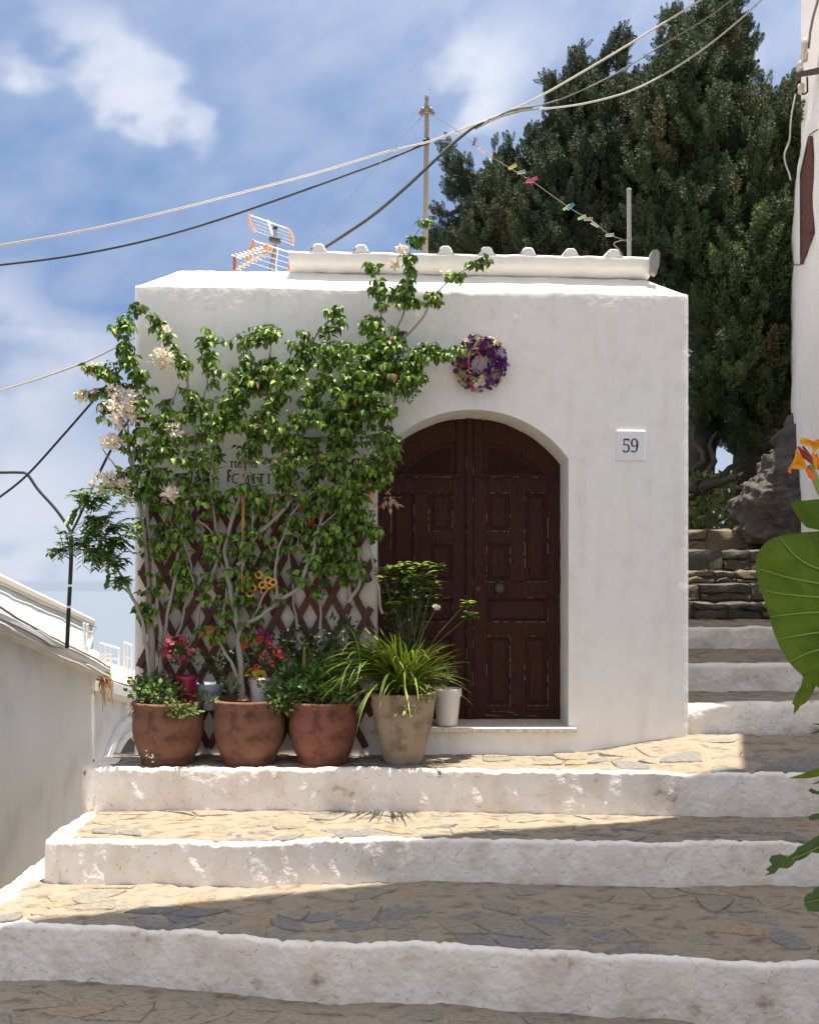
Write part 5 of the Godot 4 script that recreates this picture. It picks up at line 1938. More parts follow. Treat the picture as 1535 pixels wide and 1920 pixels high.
	climber("twisted_climber", "climber with pale twisted stems beside the left side of the door", at(670, 1130, 0.2),
		[
			[[[652, 1130], [655, 1060], [650, 985], [642, 900], [655, 830]], 0.16, 0.2, 0.013, 0.005],
			[[[662, 1135], [656, 1090], [658, 1020], [664, 960], [668, 890]], 0.2, 0.2, 0.012, 0.005],
			[[[655, 1130], [672, 1095], [676, 1060], [672, 1030]], 0.22, 0.2, 0.013, 0.009],
			[[[716, 1150], [708, 1100], [694, 1040], [686, 980], [680, 900], [700, 840], [728, 790], [740, 740]], 0.24, 0.3, 0.009, 0.004]],
		[[690, 900, 26, 40, 9, 0.15, 0.36], [712, 790, 26, 36, 13, 0.2, 0.42], [735, 830, 18, 22, 7, 0.24, 0.42], [660, 1060, 24, 40, 6, 0.12, 0.3], [650, 980, 30, 40, 8, 0.12, 0.32], [700, 985, 16, 24, 4, 0.2, 0.3]],
		[], tone)
	# dry pinkish leaves near the top of the door
	var o := thing("pinnate_shrub", at(300, 1310, 0.3), "shrub with fine divided leaves leaning out past the left corner", "shrub")
	var nodes := stems(o, [[[[282, 1310], [275, 1220], [262, 1150], [240, 1105], [222, 1070], [205, 1030], [190, 990]], 0.28, 0.42, 0.013, 0.005], [[[250, 1120], [232, 1100], [214, 1080]], 0.3, 0.4, 0.006, 0.003], [[[222, 1070], [190, 1045], [150, 1030], [105, 1040]], 0.36, 0.45, 0.006, 0.002], [[[205, 1030], [180, 985], [150, 950]], 0.4, 0.45, 0.005, 0.002]], M.bark)
	var leaf := leaf_mesh(1.0, 0.24, 0.15, 0.12, 4)
	var where := []
	var colors := []
	var twigs := Shape.new()
	for q in [[175, 935, 40, 20, 13], [215, 945, 34, 24, 14], [140, 985, 44, 14, 13], [200, 1000, 44, 26, 24], [165, 1030, 50, 22, 22], [110, 1038, 24, 8, 6], [225, 1035, 30, 20, 13], [190, 1058, 40, 14, 14], [214, 1098, 24, 10, 8], [240, 985, 26, 34, 14]]:
		for k in q[4]:
			var a := rnd(0, TAU)
			var r := sqrt(rnd(0, 1))
			var tip := at(q[0] + cos(a) * r * q[2] * 1.1, q[1] + sin(a) * r * q[3] * 1.15, rnd(0.28, 0.5))
			var best: Vector3 = nodes[0]
			for n in nodes:
				if n.distance_squared_to(tip) < best.distance_squared_to(tip):
					best = n
			var d := (tip - best).normalized()
			var from := tip - d * minf(best.distance_to(tip), 0.2)
			var bend := Vector3(0, 0.03, 0)
			var pts := PackedVector3Array()
			for j in 7:
				var t := j / 6.0
				pts.append(from.lerp(tip, t) + bend * sin(PI * t))
			twigs.tube(pts, taper(7, 0.003, 0.0012), 4, false)
			var g := rnd(0.7, 1.2)
			for j in range(1, 7):
				for w in [-1.0, 1.0]:
					var tt := (pts[j] - pts[j - 1]).normalized()
					var side: Vector3 = tt.cross(Vector3.UP).normalized() * w
					var dd: Vector3 = (side * 0.9 + tt * 0.5 + Vector3(0, rnd(-0.35, 0.05), 0)).normalized()
					var sc := rnd(0.040, 0.060)
					where.append(Transform3D(frame(dd, Vector3(rnd(-0.3, 0.3), 1, rnd(-0.2, 0.4))).scaled(Vector3.ONE * sc), pts[j]))
					colors.append(Color(0.11 * g, 0.21 * g, 0.04 * g))
	part(o, "twigs", twigs, M.twig).set_meta("kind", "stuff")
	many(o, "foliage", leaf, M.leaf, where, colors)

# ---------------------------------------------------------------- plants in the pots
func bushy(called: String, label: String, foot: Vector3, spots: Array, leaf: Mesh, size: float, tones: Array, category := "plant", up := 0.5) -> Node3D:
	# spots: [px, py, rx, ry, z, zr, count]
	var o := thing(called, foot, label, category)
	var where := []
	var colors := []
	var twigs := Shape.new()
	for q in spots:
		for k in q[6]:
			var d := rnd_dir()
			var r := pow(rnd(0, 1), 0.4)
			var p := at(q[0], q[1], q[4]) + Vector3(d.x * q[2] / 297.0, d.y * q[3] / 297.0, d.z * q[5]) * r
			var dd := (d * 0.7 + rnd_dir() * 0.8 + Vector3(0, up, 0)).normalized()
			var sc := size * rnd(0.6, 1.25)
			where.append(Transform3D(frame(dd, rnd_dir() + Vector3(0, 1.2, 0.4)).scaled(Vector3.ONE * sc), p))
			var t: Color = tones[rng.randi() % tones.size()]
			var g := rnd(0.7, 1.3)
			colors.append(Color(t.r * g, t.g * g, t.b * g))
			if k % 9 == 0:
				var c := at(q[0], q[1], q[4]) - Vector3(0, q[3] / 297.0, 0)
				twigs.tube(PackedVector3Array([c, c.lerp(p, 0.6) + Vector3(0, 0.02, 0), p]), taper(3, 0.003, 0.0015), 4, false)
	part(o, "stems", twigs, M.twig).set_meta("kind", "stuff")
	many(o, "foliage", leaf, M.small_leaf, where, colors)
	return o

# strap leaves arching out of a crown
func strappy(called: String, label: String, foot: Vector3, count: int, long: Vector2, wide: float, aim: Callable, tone: Color, category := "plant") -> Node3D:
	var o := thing(called, foot, label, category)
	for g in 3:
		var s := Shape.new()
		for k in range(g, count, 3):
			var dirn: Vector3 = aim.call(k)
			var l := rnd(long.x, long.y) * (0.72 if dirn.x > 0.15 and called == "grass_lily" else 1.0)
			var p := foot + Vector3(rnd(-0.07, 0.07), rnd(-0.02, 0.03), rnd(-0.07, 0.07))
			var side := dirn.cross(Vector3.UP)
			if side.length() < 0.1:
				side = Vector3.RIGHT
			side = side.normalized()
			var vel := dirn
			var w0 := wide * rnd(0.7, 1.2)
			var sh := rnd(0.65, 1.3)
			var dry := rnd(0, 1)
			var col := tone * sh
			if dry > 0.86:
				col = Color(0.30, 0.24, 0.09)
			elif dry > 0.62:
				col = Color(tone.r * 1.9, tone.g * 1.5, tone.b * 1.3)
			s.tint = Color(col.r, col.g, col.b)
			var droop := rnd(0.9, 1.7) / long.y
			var prev := []
			var n := 9
			for j in n:
				var t := float(j) / (n - 1)
				var w := w0 * (1.0 - pow(t, 2.2)) * minf(1.0, 0.5 + t * 4.0)
				var nn := side.cross(vel).normalized()
				var row := [s.vert(p - side * w + nn * w * 0.35), s.vert(p), s.vert(p + side * w + nn * w * 0.35)]
				if prev:
					for m in 2:
						s.tri(prev[m], row[m], row[m + 1])
						s.tri(prev[m], row[m + 1], prev[m + 1])
				prev = row
				p += vel * (l / (n - 1))
				vel = (vel + Vector3(0, -droop * l / (n - 1) * 1.5, 0)).normalized()
		part(o, "blades", s, M.leaf).set_meta("kind", "stuff")
	return o

func petal_disc(petals: int, cup: float) -> ArrayMesh:
	var s := Shape.new()
	for k in petals:
		var b := Basis(Vector3.UP, TAU * k / petals)
		var w := 2.2 / petals
		var c := s.vert(b * Vector3(0, 0, 0.0))
		var l := s.vert(b * Vector3(-w, cup * 0.5, 0.6))
		var t := s.vert(b * Vector3(0, cup, 1.0))
		var r := s.vert(b * Vector3(w, cup * 0.5, 0.6))
		s.tri(c, l, t)
		s.tri(c, t, r)
	return s.mesh()

func make_pot_plants() -> void:
	var round_leaf := leaf_mesh(1.0, 0.38, 0.1, 0.15, 4)
	var thin := leaf_mesh(1.0, 0.20, 0.12, 0.15, 4)
	var green := [Color(0.06, 0.13, 0.02), Color(0.045, 0.10, 0.02), Color(0.085, 0.15, 0.025)]
	bushy("trailing_plant", "small leaved green plant trailing over the rim of the first pot", at(316, 1325, 0.27), [[300, 1300, 52, 28, 0.30, 0.17, 420], [330, 1330, 40, 14, 0.44, 0.06, 130], [262, 1290, 22, 24, 0.30, 0.1, 110], [345, 1335, 30, 10, 0.47, 0.04, 60], [290, 1278, 40, 20, 0.22, 0.1, 150]], round_leaf, 0.030, [Color(0.10, 0.18, 0.03), Color(0.075, 0.15, 0.03), Color(0.16, 0.21, 0.06)])
	var o := bushy("dry_sprig", "dry straw coloured sprig over the left rim of the first pot", at(258, 1325, 0.3), [[258, 1328, 14, 16, 0.38, 0.05, 70]], thin, 0.03, [Color(0.35, 0.22, 0.11), Color(0.42, 0.30, 0.16)], "plant", -0.4)
	bushy("herb_plant", "bright green herb spilling over the third terracotta pot", at(606, 1325, 0.25), [[600, 1285, 62, 38, 0.27, 0.18, 620], [640, 1300, 34, 28, 0.36, 0.1, 170], [540, 1310, 34, 34, 0.36, 0.09, 200], [560, 1270, 50, 30, 0.24, 0.14, 260], [620, 1250, 40, 24, 0.2, 0.12, 150]], thin, 0.038, [Color(0.08, 0.19, 0.03), Color(0.06, 0.15, 0.025), Color(0.13, 0.24, 0.04)])
	bushy("trailing_plant", "dark leafy stems hanging between the second and third pots", at(528, 1320, 0.34), [[520, 1318, 22, 24, 0.40, 0.07, 130], [512, 1290, 26, 18, 0.34, 0.08, 90]], round_leaf, 0.028, green)
	bushy("low_leaves", "few pale leaves at the base of the trunk in the second pot", at(430, 1300, 0.28), [[432, 1285, 14, 22, 0.30, 0.08, 36], [392, 1310, 30, 10, 0.36, 0.08, 44]], thin, 0.045, [Color(0.12, 0.17, 0.04), Color(0.08, 0.13, 0.03)])
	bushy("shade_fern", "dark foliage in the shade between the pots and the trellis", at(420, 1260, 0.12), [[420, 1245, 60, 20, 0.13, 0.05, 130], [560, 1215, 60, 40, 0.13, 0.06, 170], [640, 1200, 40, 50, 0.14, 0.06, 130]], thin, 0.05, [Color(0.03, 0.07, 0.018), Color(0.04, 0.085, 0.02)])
	# pink flowers in the magenta pot
	o = bushy("pink_flowers", "pink red flowers blooming in the magenta and pink pots", at(340, 1250, 0.2), [[335, 1222, 40, 26, 0.22, 0.1, 170]], round_leaf, 0.026, green, "flowers")
	flower_heads(o, "blossoms", [[318, 1206, 0.3, 16, 16], [305, 1222, 0.3, 10, 8], [345, 1205, 0.3, 10, 7], [358, 1222, 0.3, 8, 6], [345, 1236, 0.32, 8, 6], [322, 1226, 0.32, 10, 6], [335, 1200, 0.24, 14, 8]], petal_disc(5, 0.3), M.petal, 0.017, [Color(0.55, 0.07, 0.12), Color(0.62, 0.16, 0.18), Color(0.38, 0.02, 0.08)])
	o = bushy("red_flowers", "small red flowers on thin stems above the white pot", at(500, 1275, 0.2), [[498, 1232, 34, 30, 0.22, 0.09, 150]], round_leaf, 0.022, green, "flowers")
	flower_heads(o, "blossoms", [[505, 1208, 0.3, 8, 7], [518, 1220, 0.3, 12, 12], [528, 1230, 0.3, 8, 8], [508, 1245, 0.3, 7, 6], [482, 1250, 0.3, 10, 7], [495, 1225, 0.3, 12, 6]], petal_disc(5, 0.25), M.petal, 0.013, [Color(0.72, 0.08, 0.08), Color(0.62, 0.05, 0.06), Color(0.8, 0.2, 0.2)])
	o = bushy("yellow_flowers", "yellow petals in the small white pot", at(478, 1268, 0.2), [[478, 1268, 22, 7, 0.23, 0.05, 30]], thin, 0.03, [Color(0.35, 0.3, 0.05), Color(0.1, 0.15, 0.03)], "flowers")
	flower_heads(o, "blossoms", [[470, 1262, 0.25, 12, 12], [488, 1266, 0.25, 9, 8]], petal_disc(6, 0.4), M.petal, 0.02, [Color(0.75, 0.45, 0.03), Color(0.7, 0.55, 0.1)])
	# strappy plants
	var foot := at(758, 1296, 0.28)
	foot.y = 0.46
	o = strappy("grass_lily", "large strappy grass plant arching out of the pale clay pot", foot, 520, Vector2(0.36, 0.70), 0.0085, func(k: int) -> Vector3:
		var a := k * 2.39996
		var up := rnd(0.35, 2.2)
		var d := Vector3(cos(a), up, sin(a) * 0.8)
		if k % 3 == 0:
			d = Vector3(-rnd(0.5, 1.1), rnd(0.75, 1.5), rnd(-0.3, 0.5))
		return d.normalized(), Color(0.14, 0.20, 0.028))
	var seed_head := Shape.new()
	seed_head.tube(PackedVector3Array([foot, at(795, 1180, 0.3), at(817, 1142, 0.32)]), taper(3, 0.003, 0.002), 5)
	part(o, "flower_stalk", seed_head, M.small_leaf, "", true).mesh = tinted(seed_head, Color(0.12, 0.2, 0.05))
	flower_heads(o, "seed_head", [[817, 1138, 0.32, 6, 24]], petal_disc(5, 0.4), M.petal, 0.012, [Color(0.6, 0.6, 0.5)])
	foot = at(590, 1300, 0.2)
	strappy("spear_plant", "broad pointed leaves standing up behind the third pot", foot, 22, Vector2(0.32, 0.62), 0.014, func(k: int) -> Vector3: return Vector3(rnd(-0.7, 0.9), rnd(0.8, 1.6), rnd(-0.1, 0.5)).normalized(), Color(0.08, 0.15, 0.03))
	# plantlets hanging down the front of the clay pot
	bushy("hanging_plantlet", "pale plantlets hanging in front of the tall clay pot", at(770, 1330, 0.5), [[763, 1332, 26, 7, 0.52, 0.03, 46], [800, 1305, 14, 14, 0.50, 0.03, 30]], thin, 0.034, [Color(0.22, 0.24, 0.06), Color(0.3, 0.26, 0.1), Color(0.14, 0.19, 0.04)], "plant", -0.2)
	strappy("drooping_blades", "long green blades drooping between the third and the tall pot", at(690, 1240, 0.38), 12, Vector2(0.3, 0.42), 0.007, func(k: int) -> Vector3: return Vector3(rnd(-0.25, 0.15), rnd(0.0, 0.5), rnd(0.1, 0.4)).normalized(), Color(0.10, 0.18, 0.03))
	# rosette shrub in front of the door
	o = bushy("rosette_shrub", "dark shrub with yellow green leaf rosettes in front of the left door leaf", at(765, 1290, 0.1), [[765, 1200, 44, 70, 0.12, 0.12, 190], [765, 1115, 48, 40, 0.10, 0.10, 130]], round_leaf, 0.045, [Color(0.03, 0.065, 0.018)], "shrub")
	var where := []
	var colors := []
	var tw := Shape.new()
	for q in [[735, 1062], [760, 1072], [780, 1066], [800, 1076], [745, 1086], [722, 1082], [770, 1092], [812, 1092], [725, 1108], [752, 1112], [790, 1105], [740, 1130], [765, 1122], [812, 1118], [730, 1150], [800, 1138], [758, 1055], [790, 1058], [876, 1128], [884, 1150], [822, 1060], [715, 1066], [742, 1070], [775, 1080], [757, 1098]]:
		var c := at(q[0], q[1], rnd(0.05, 0.25))
		tw.tube(PackedVector3Array([at(768 + rnd(-8, 8), 1260, 0.1), c.lerp(at(768, 1260, 0.1), 0.5) + Vector3(0, 0.02, 0), c]), taper(3, 0.005, 0.002), 4, false)
		for k in 15:
			var a := k * 2.39996
			var d := Vector3(cos(a), rnd(0.15, 0.6), sin(a)).normalized()
			where.append(Transform3D(frame(d, Vector3(0, 1, 0.2)).scaled(Vector3.ONE * rnd(0.05, 0.075)), c + Vector3(0, -0.003 * k, 0)))
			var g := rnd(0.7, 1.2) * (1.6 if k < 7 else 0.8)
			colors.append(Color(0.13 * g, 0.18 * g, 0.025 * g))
	part(o, "stems", tw, M.twig).set_meta("kind", "stuff")
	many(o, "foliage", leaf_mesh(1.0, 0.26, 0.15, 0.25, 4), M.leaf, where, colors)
	bushy("white_pot_plant", "few dark leaves sticking out of the white pot on the threshold", at(838, 1290, -0.05), [[832, 1268, 22, 24, -0.04, 0.06, 60]], thin, 0.045, [Color(0.05, 0.11, 0.02)])
	# pink dry leaves by the door's edge
	bushy("dry_leaves", "dry pinkish leaves hanging beside the upper left door leaf", at(715, 950, 0.3), [[728, 940, 22, 14, 0.3, 0.05, 22], [692, 905, 8, 24, 0.32, 0.05, 16]], thin, 0.055, [Color(0.45, 0.22, 0.14), Color(0.4, 0.28, 0.16)], "plant", -0.6)
	# cloth and plastic flowers hung on the trellis
	for q in [["cloth_flowers", "bunch of red orange cloth flowers with a teal leaf, left on the trellis", [[385, 968, 16, Color(0.45, 0.06, 0.05), 12], [393, 962, 10, Color(0.6, 0.16, 0.08), 6], [402, 950, 8, Color(0.05, 0.30, 0.22), 6], [378, 960, 9, Color(0.16, 0.05, 0.15), 5]]],
			["cloth_flowers", "bunch of orange red cloth flowers near the middle of the trellis", [[572, 950, 12, Color(0.50, 0.09, 0.06), 9], [596, 962, 10, Color(0.55, 0.12, 0.08), 8], [584, 984, 8, Color(0.5, 0.08, 0.06), 6], [580, 965, 9, Color(0.05, 0.28, 0.18), 5], [590, 917, 9, Color(0.25, 0.015, 0.05), 5]]],
			["cloth_flowers", "dark red cloth roses among the leaves left of the door", [[668, 868, 8, Color(0.42, 0.02, 0.05), 8], [680, 880, 8, Color(0.25, 0.02, 0.05), 6], [690, 872, 7, Color(0.28, 0.05, 0.08), 4]]],
			["orange_flowers", "string of yellow orange petals hanging low on the trellis", [[394, 1180, 5, Color(0.75, 0.36, 0.02), 6], [396, 1192, 6, Color(0.75, 0.36, 0.02), 8], [398, 1204, 5, Color(0.7, 0.3, 0.02), 6], [456, 1206, 8, Color(0.7, 0.18, 0.03), 10], [486, 1198, 9, Color(0.45, 0.08, 0.03), 6]]],
			["magenta_flowers", "dark pink spiky flower behind the red flowers", [[490, 1186, 10, Color(0.45, 0.04, 0.2), 8], [505, 1200, 8, Color(0.35, 0.03, 0.15), 6]]]]:
		var f := thing(q[0], at(q[2][0][0], q[2][0][1], 0.1), q[1], "flowers")
		for p in q[2]:
			flower_heads(f, "petals", [[p[0], p[1], 0.19, p[2], p[4]]], petal_disc(5, 0.45), M.petal, 0.026, [p[3]])
	# sunflowers
	var sf := thing("sunflower_bunch", at(482, 1095, 0.2), "bunch of small artificial sunflowers hanging on an orange string", "flowers")
	var disc := petal_disc(13, 0.15)
	for q in [[463, 1086], [458, 1104], [474, 1103], [492, 1097], [506, 1097], [468, 1113], [495, 1108], [503, 1088], [485, 1078], [512, 1092]]:
		var s := Shape.new()
		var p := at(q[0], q[1], 0.26 + rnd(-0.02, 0.03))
		var b := frame(Vector3(rnd(-0.4, 0.4), rnd(-0.1, 0.5), 1), Vector3.UP)
		var fl := piece(sf, "sunflower", disc, mat(Color(0.75, 0.36, 0.03), 0.6), Transform3D(b.scaled(Vector3.ONE * 0.031), p))
		s.lathe([Vector2(0.014, 0.0), Vector2(0.012, 0.006), Vector2(0.0, 0.009)], Vector3.ZERO, 10)
		piece(fl, "seed_disc", s.mesh(), mat(Color(0.03, 0.012, 0.008), 0.9), Transform3D(b, p))
	for q in [[455, 866, 454, 1110], [459, 905, 457, 990]]:
		var s := Shape.new()
		s.rod(at(q[0], q[1], 0.3), at(q[2], q[3], 0.3), 0.004, 5)
		tag(part(self, "orange_string", s, mat(Color(0.42, 0.24, 0.10), 0.8)), ["long orange string hanging down to the sunflowers", "short orange string beside the long one"][0 if q[0] == 455 else 1], "string")

func tinted(s: Shape, c: Color) -> ArrayMesh:
	for k in s.c.size():
		s.c[k] = c
	return s.mesh()

# ---------------------------------------------------------------- roof poles, aerial, cables, clothes line
func line_thing(called: String, label: String, category: String, px: Array, z0: float, z1: float, r: float, m: Material, group := "") -> MeshInstance3D:
	var pts := PackedVector3Array()
	for k in px.size():
		pts.append(at(px[k][0], px[k][1], lerpf(z0, z1, float(k) / (px.size() - 1))))
	pts = curve(pts, 8)
	var s := Shape.new()
	s.tube(pts, taper(pts.size(), r, r), 6)
	var o := part(self, called, s, m)
	tag(o, label, category, group)
	return o

func make_roof_things() -> void:
	var o := thing("roof_pole", at(797, 480, -1.3), "tall grey wooden pole behind the cornice carrying the cables", "pole")
	var s := Shape.new()
	s.tube(PackedVector3Array([at(796.5, 500, -1.3), at(798, 380, -1.3), at(799, 290, -1.3), at(800, 205, -1.3)]), PackedFloat32Array([0.023, 0.022, 0.021, 0.018]), 12)
	part(o, "shaft", s, M.weathered)
	s = Shape.new()
	s.lathe([Vector2(0.0, -0.02), Vector2(0.020, -0.02), Vector2(0.021, 0.03), Vector2(0.016, 0.035), Vector2(0.018, 0.06), Vector2(0.014, 0.065), Vector2(0.017, 0.09), Vector2(0.015, 0.12), Vector2(0.0, 0.125)], at(800, 206, -1.3), 12)
	part(o, "top_insulator", s, mat(Color(0.22, 0.19, 0.17), 0.6))
	for q in [-9.0, 9.0]:
		s = Shape.new()
		s.lathe([Vector2(0, -0.03), Vector2(0.017, -0.028), Vector2(0.02, -0.005), Vector2(0.013, 0.0), Vector2(0.019, 0.01), Vector2(0.014, 0.03), Vector2(0, 0.032)], Vector3.ZERO, 12)
		piece(o, "side_insulator", s.mesh(), mat(Color(0.16, 0.12, 0.10), 0.5), Transform3D(Basis(Vector3(0, 0, 1), 0.4 * q / 9.0), at(800 + q, 209, -1.27)))
	s = Shape.new()
	s.box(at(800, 209, -1.28), Vector3(0.085, 0.022, 0.02))
	part(o, "cross_arm", s, M.weathered)
	s = Shape.new()
	s.rod(at(799, 266, -1.28) + Vector3(-0.022, 0, 0), at(799, 266, -1.28) + Vector3(0.024, 0.01, 0), 0.026, 10)
	part(o, "cable_wrap", s, M.rubber)
	o = thing("roof_pipe", at(1179, 470, -1.2), "short galvanised pipe standing behind the right end of the cornice", "pole")
	s = Shape.new()
	s.rod(at(1179, 490, -1.2), at(1178.5, 358, -1.2), 0.017, 14)
	part(o, "pipe", s, M.steel)
	s = Shape.new()
	s.lathe([Vector2(0.019, -0.01), Vector2(0.02, 0.008), Vector2(0.012, 0.016), Vector2(0, 0.017)], at(1178.5, 357, -1.2), 14)
	part(o, "cap", s, M.grey_cap)
	s = Shape.new()
	s.rod(at(1179, 447, -1.2), at(1179, 452, -1.2), 0.022, 14)
	part(o, "clamp", s, M.weathered)

	# cables
	line_thing("rope_cable", "long pale twisted cable across the sky from the left edge to the top right", "cable", [[-60, 472], [0, 460], [150, 434], [300, 400], [450, 362], [600, 322], [720, 286], [795, 268], [860, 245], [930, 218], [1000, 187], [1100, 130], [1200, 70], [1320, -5], [1420, -70]], -0.9, -1.6, 0.009, M.rope, "overhead cables")
	line_thing("black_cable", "thin black cable below the pale one, meeting it at the pole", "cable", [[-60, 503], [0, 497], [120, 482], [250, 457], [380, 422], [520, 375], [650, 328], [720, 302], [775, 279], [797, 270]], -0.95, -1.27, 0.009, M.rubber, "overhead cables")
	line_thing("black_cable", "thick black cable rising from the roof past the pole to the pale cable", "cable", [[608, 464], [640, 444], [700, 403], [760, 352], [810, 305], [850, 268], [885, 240], [905, 230]], -1.0, -1.3, 0.013, M.rubber, "overhead cables")
	line_thing("white_cable", "slack white cable sagging across the cypress to the top right", "cable", [[905, 229], [960, 208], [1030, 203], [1100, 193], [1180, 171], [1250, 136], [1320, 90], [1380, 42], [1420, 6], [1450, -25]], -1.3, -1.7, 0.0078, mat(Color(0.48, 0.47, 0.45), 0.6), "overhead cables")
	line_thing("grey_wire", "thin grey wire between the two pale cables before the cypress", "cable", [[915, 224], [990, 203], [1060, 182], [1150, 140], [1240, 85], [1330, 30], [1390, -15]], -1.3, -1.7, 0.006, M.grey_cable, "overhead cables")
	for k in 2:
		line_thing("dark_wire", ["upper dark wire bundled with the pale cable right of the pole", "lower dark wire bundled with the pale cable right of the pole"][k], "cable", [[[880, 243], [920, 224], [960, 206], [1000, 200]], [[890, 242], [930, 222], [975, 209], [1010, 204]]][k], -1.28, -1.36, 0.008, M.grey_cable, "overhead cables")
	for k in 4:
		var s2 := Shape.new()
		var c := at(920 + k * 5, 226 - k * 2, -1.27)
		s2.rod(c, c + Vector3(0.004, -rnd(0.02, 0.035), 0), 0.004, 5)
		tag(part(self, "cable_tie", s2, M.rope), ["small cable tie nearest the pole on the bundled cables", "second cable tie from the pole on the bundled cables", "third cable tie from the pole on the bundled cables", "cable tie farthest from the pole on the bundled cables"][k], "cable tie", "ties on the bundled cables")
	line_thing("guy_wire", "hair thin wire slanting from the pole top down to the roof", "wire", [[796, 213], [740, 275], [670, 355], [600, 440], [572, 470]], -1.3, -0.9, 0.0025, M.grey_cable)
	line_thing("pale_cable", "pale cable at the far left ending behind the climber", "cable", [[-40, 748], [0, 733], [80, 708], [160, 679], [222, 649], [262, 628]], -0.4, -0.12, 0.008, M.rope)
	line_thing("black_cable", "black cable slanting up from the left edge to the house corner", "cable", [[-40, 958], [0, 932], [52, 890], [120, 815], [180, 746], [255, 660]], -0.35, -0.15, 0.0085, M.rubber)
	line_thing("black_cable", "black cable bending down from the left edge to the joint", "cable", [[-40, 884], [0, 886], [36, 886], [52, 890], [72, 918], [105, 955], [128, 988], [133, 1000]], -0.35, -0.30, 0.0105, M.rubber)
	line_thing("black_cable", "black cable from the joint up behind the white flowers", "cable", [[133, 1000], [146, 976], [175, 912], [205, 850], [240, 790], [262, 760]], -0.30, -0.12, 0.009, M.rubber)
	var dc := line_thing("cable_joint", "thick taped black cable hanging straight down at the left", "cable", [[133, 998], [134, 1040], [132, 1090], [129, 1150], [126, 1215]], -0.30, -0.45, 0.014, M.rubber)
	for q in [[133, 1003], [131.5, 1098], [129, 1138]]:
		var s2 := Shape.new()
		s2.rod(at(q[0], q[1] - 2, -0.30 - (q[1] - 998) * 0.0007), at(q[0], q[1] + 2, -0.30 - (q[1] - 998) * 0.0007), 0.0155, 8)
		part(dc, "white_tape", s2, M.plain)

	# clothes line with pegs
	var path := [[806, 212], [860, 247], [905, 283], [960, 318], [1000, 342], [1065, 388], [1110, 415], [1145, 441], [1178, 452]]
	line_thing("clothes_line", "thin clothes line slanting from the pole down to the short pipe", "wire", path, -1.3, -1.2, 0.0022, M.grey_cable)
	line_thing("line_tail", "loose end of line hanging in a loop beside the short pipe", "wire", [[1178, 450], [1160, 452], [1150, 458], [1158, 466], [1168, 482]], -1.2, -1.18, 0.004, M.grey_cable)
	var proto := Shape.new()
	for w in [-1.0, 1.0]:
		proto.bar(Vector3(w * 0.004, -0.032, 0), Vector3(w * 0.008, 0.036, 0), 0.008, 0.011, Vector3(0, 0, 1), 0.001)
	var pm := proto.mesh()
	var spring := Shape.new()
	spring.rod(Vector3(-0.012, 0.004, 0), Vector3(0.012, 0.004, 0), 0.004, 6)
	var sm := spring.mesh()
	for q in [[889, 266, -0.35, Color(0.14, 0.08, 0.06), "dark brown peg nearest the pole"], [904, 281, 0.9, Color(0.65, 0.45, 0.42), "pale pink peg second from the pole"], [920, 292, -0.2, Color(0.60, 0.58, 0.52), "whitish peg hanging third from the pole"], [960, 313, -1.1, Color(0.62, 0.50, 0.12), "yellow clothes peg"], [976, 323, -1.4, Color(0.34, 0.31, 0.26), "greyish peg below the yellow one"], [993, 340, -1.5, Color(0.55, 0.05, 0.17), "magenta clothes peg"], [999, 336, -1.2, Color(0.5, 0.05, 0.16), "second magenta peg touching the first"], [1062, 389, -1.0, Color(0.40, 0.58, 0.20), "lime green peg beside the teal one"], [1069, 388, -0.8, Color(0.05, 0.32, 0.40), "teal blue clothes peg"], [1090, 408, -1.2, Color(0.38, 0.58, 0.28), "pale green clothes peg"], [1102, 411, -1.5, Color(0.30, 0.27, 0.24), "grey brown peg next to the pale green one"], [1115, 421, 1.0, Color(0.42, 0.37, 0.30), "beige peg tilted down the line"], [1142, 441, -1.5, Color(0.45, 0.38, 0.28), "tan peg nearest the short pipe"]]:
		var pg := thing("clothes_peg", at(q[0], q[1], -1.25), q[4] + " on the clothes line", "clothes peg", "pegs on the clothes line")
		pg.rotation.z = q[2]
		var b := MeshInstance3D.new()
		b.name = "jaws"
		b.mesh = pm
		b.material_override = mat(q[3], 0.5)
		pg.add_child(b, true)
		var sp := MeshInstance3D.new()
		sp.name = "spring"
		sp.mesh = sm
		sp.material_override = M.steel
		pg.add_child(sp, true)

	# television aerial
	var z := -2.2
	o = thing("television_aerial", at(515, 510, z), "television aerial with orange reflector ends on a mast at the left of the roof", "aerial")
	s = Shape.new()
	s.rod(at(515, 540, z), at(516, 425, z), 0.016, 12)
	part(o, "mast", s, M.steel)
	s = Shape.new()
	s.lathe([Vector2(0.018, -0.03), Vector2(0.022, -0.01), Vector2(0.022, 0.0), Vector2(0.0, 0.012)], at(516, 425, z), 12)
	part(o, "mast_cap", s, M.black_iron)
	s = Shape.new()
	s.tube(PackedVector3Array([at(500, 540, z), at(507, 500, z + 0.02), at(513, 465, z)]), taper(3, 0.007, 0.007), 6)
	part(o, "coax_cable", s, M.grey_cable)
	s = Shape.new()
	s.tube(PackedVector3Array([at(518, 464, z + 0.02), at(521, 470, z + 0.04), at(518, 490, z + 0.03), at(517, 540, z + 0.02)]), taper(4, 0.005, 0.005), 6)
	part(o, "coax_cable", s, M.plain)
	s = Shape.new()
	s.box(at(515.5, 450, z), Vector3(0.10, 0.045, 0.06), Basis(Vector3(0, 0, 1), -0.2), 0.008)
	part(o, "clamp", s, mat(Color(0.08, 0.07, 0.07), 0.6))
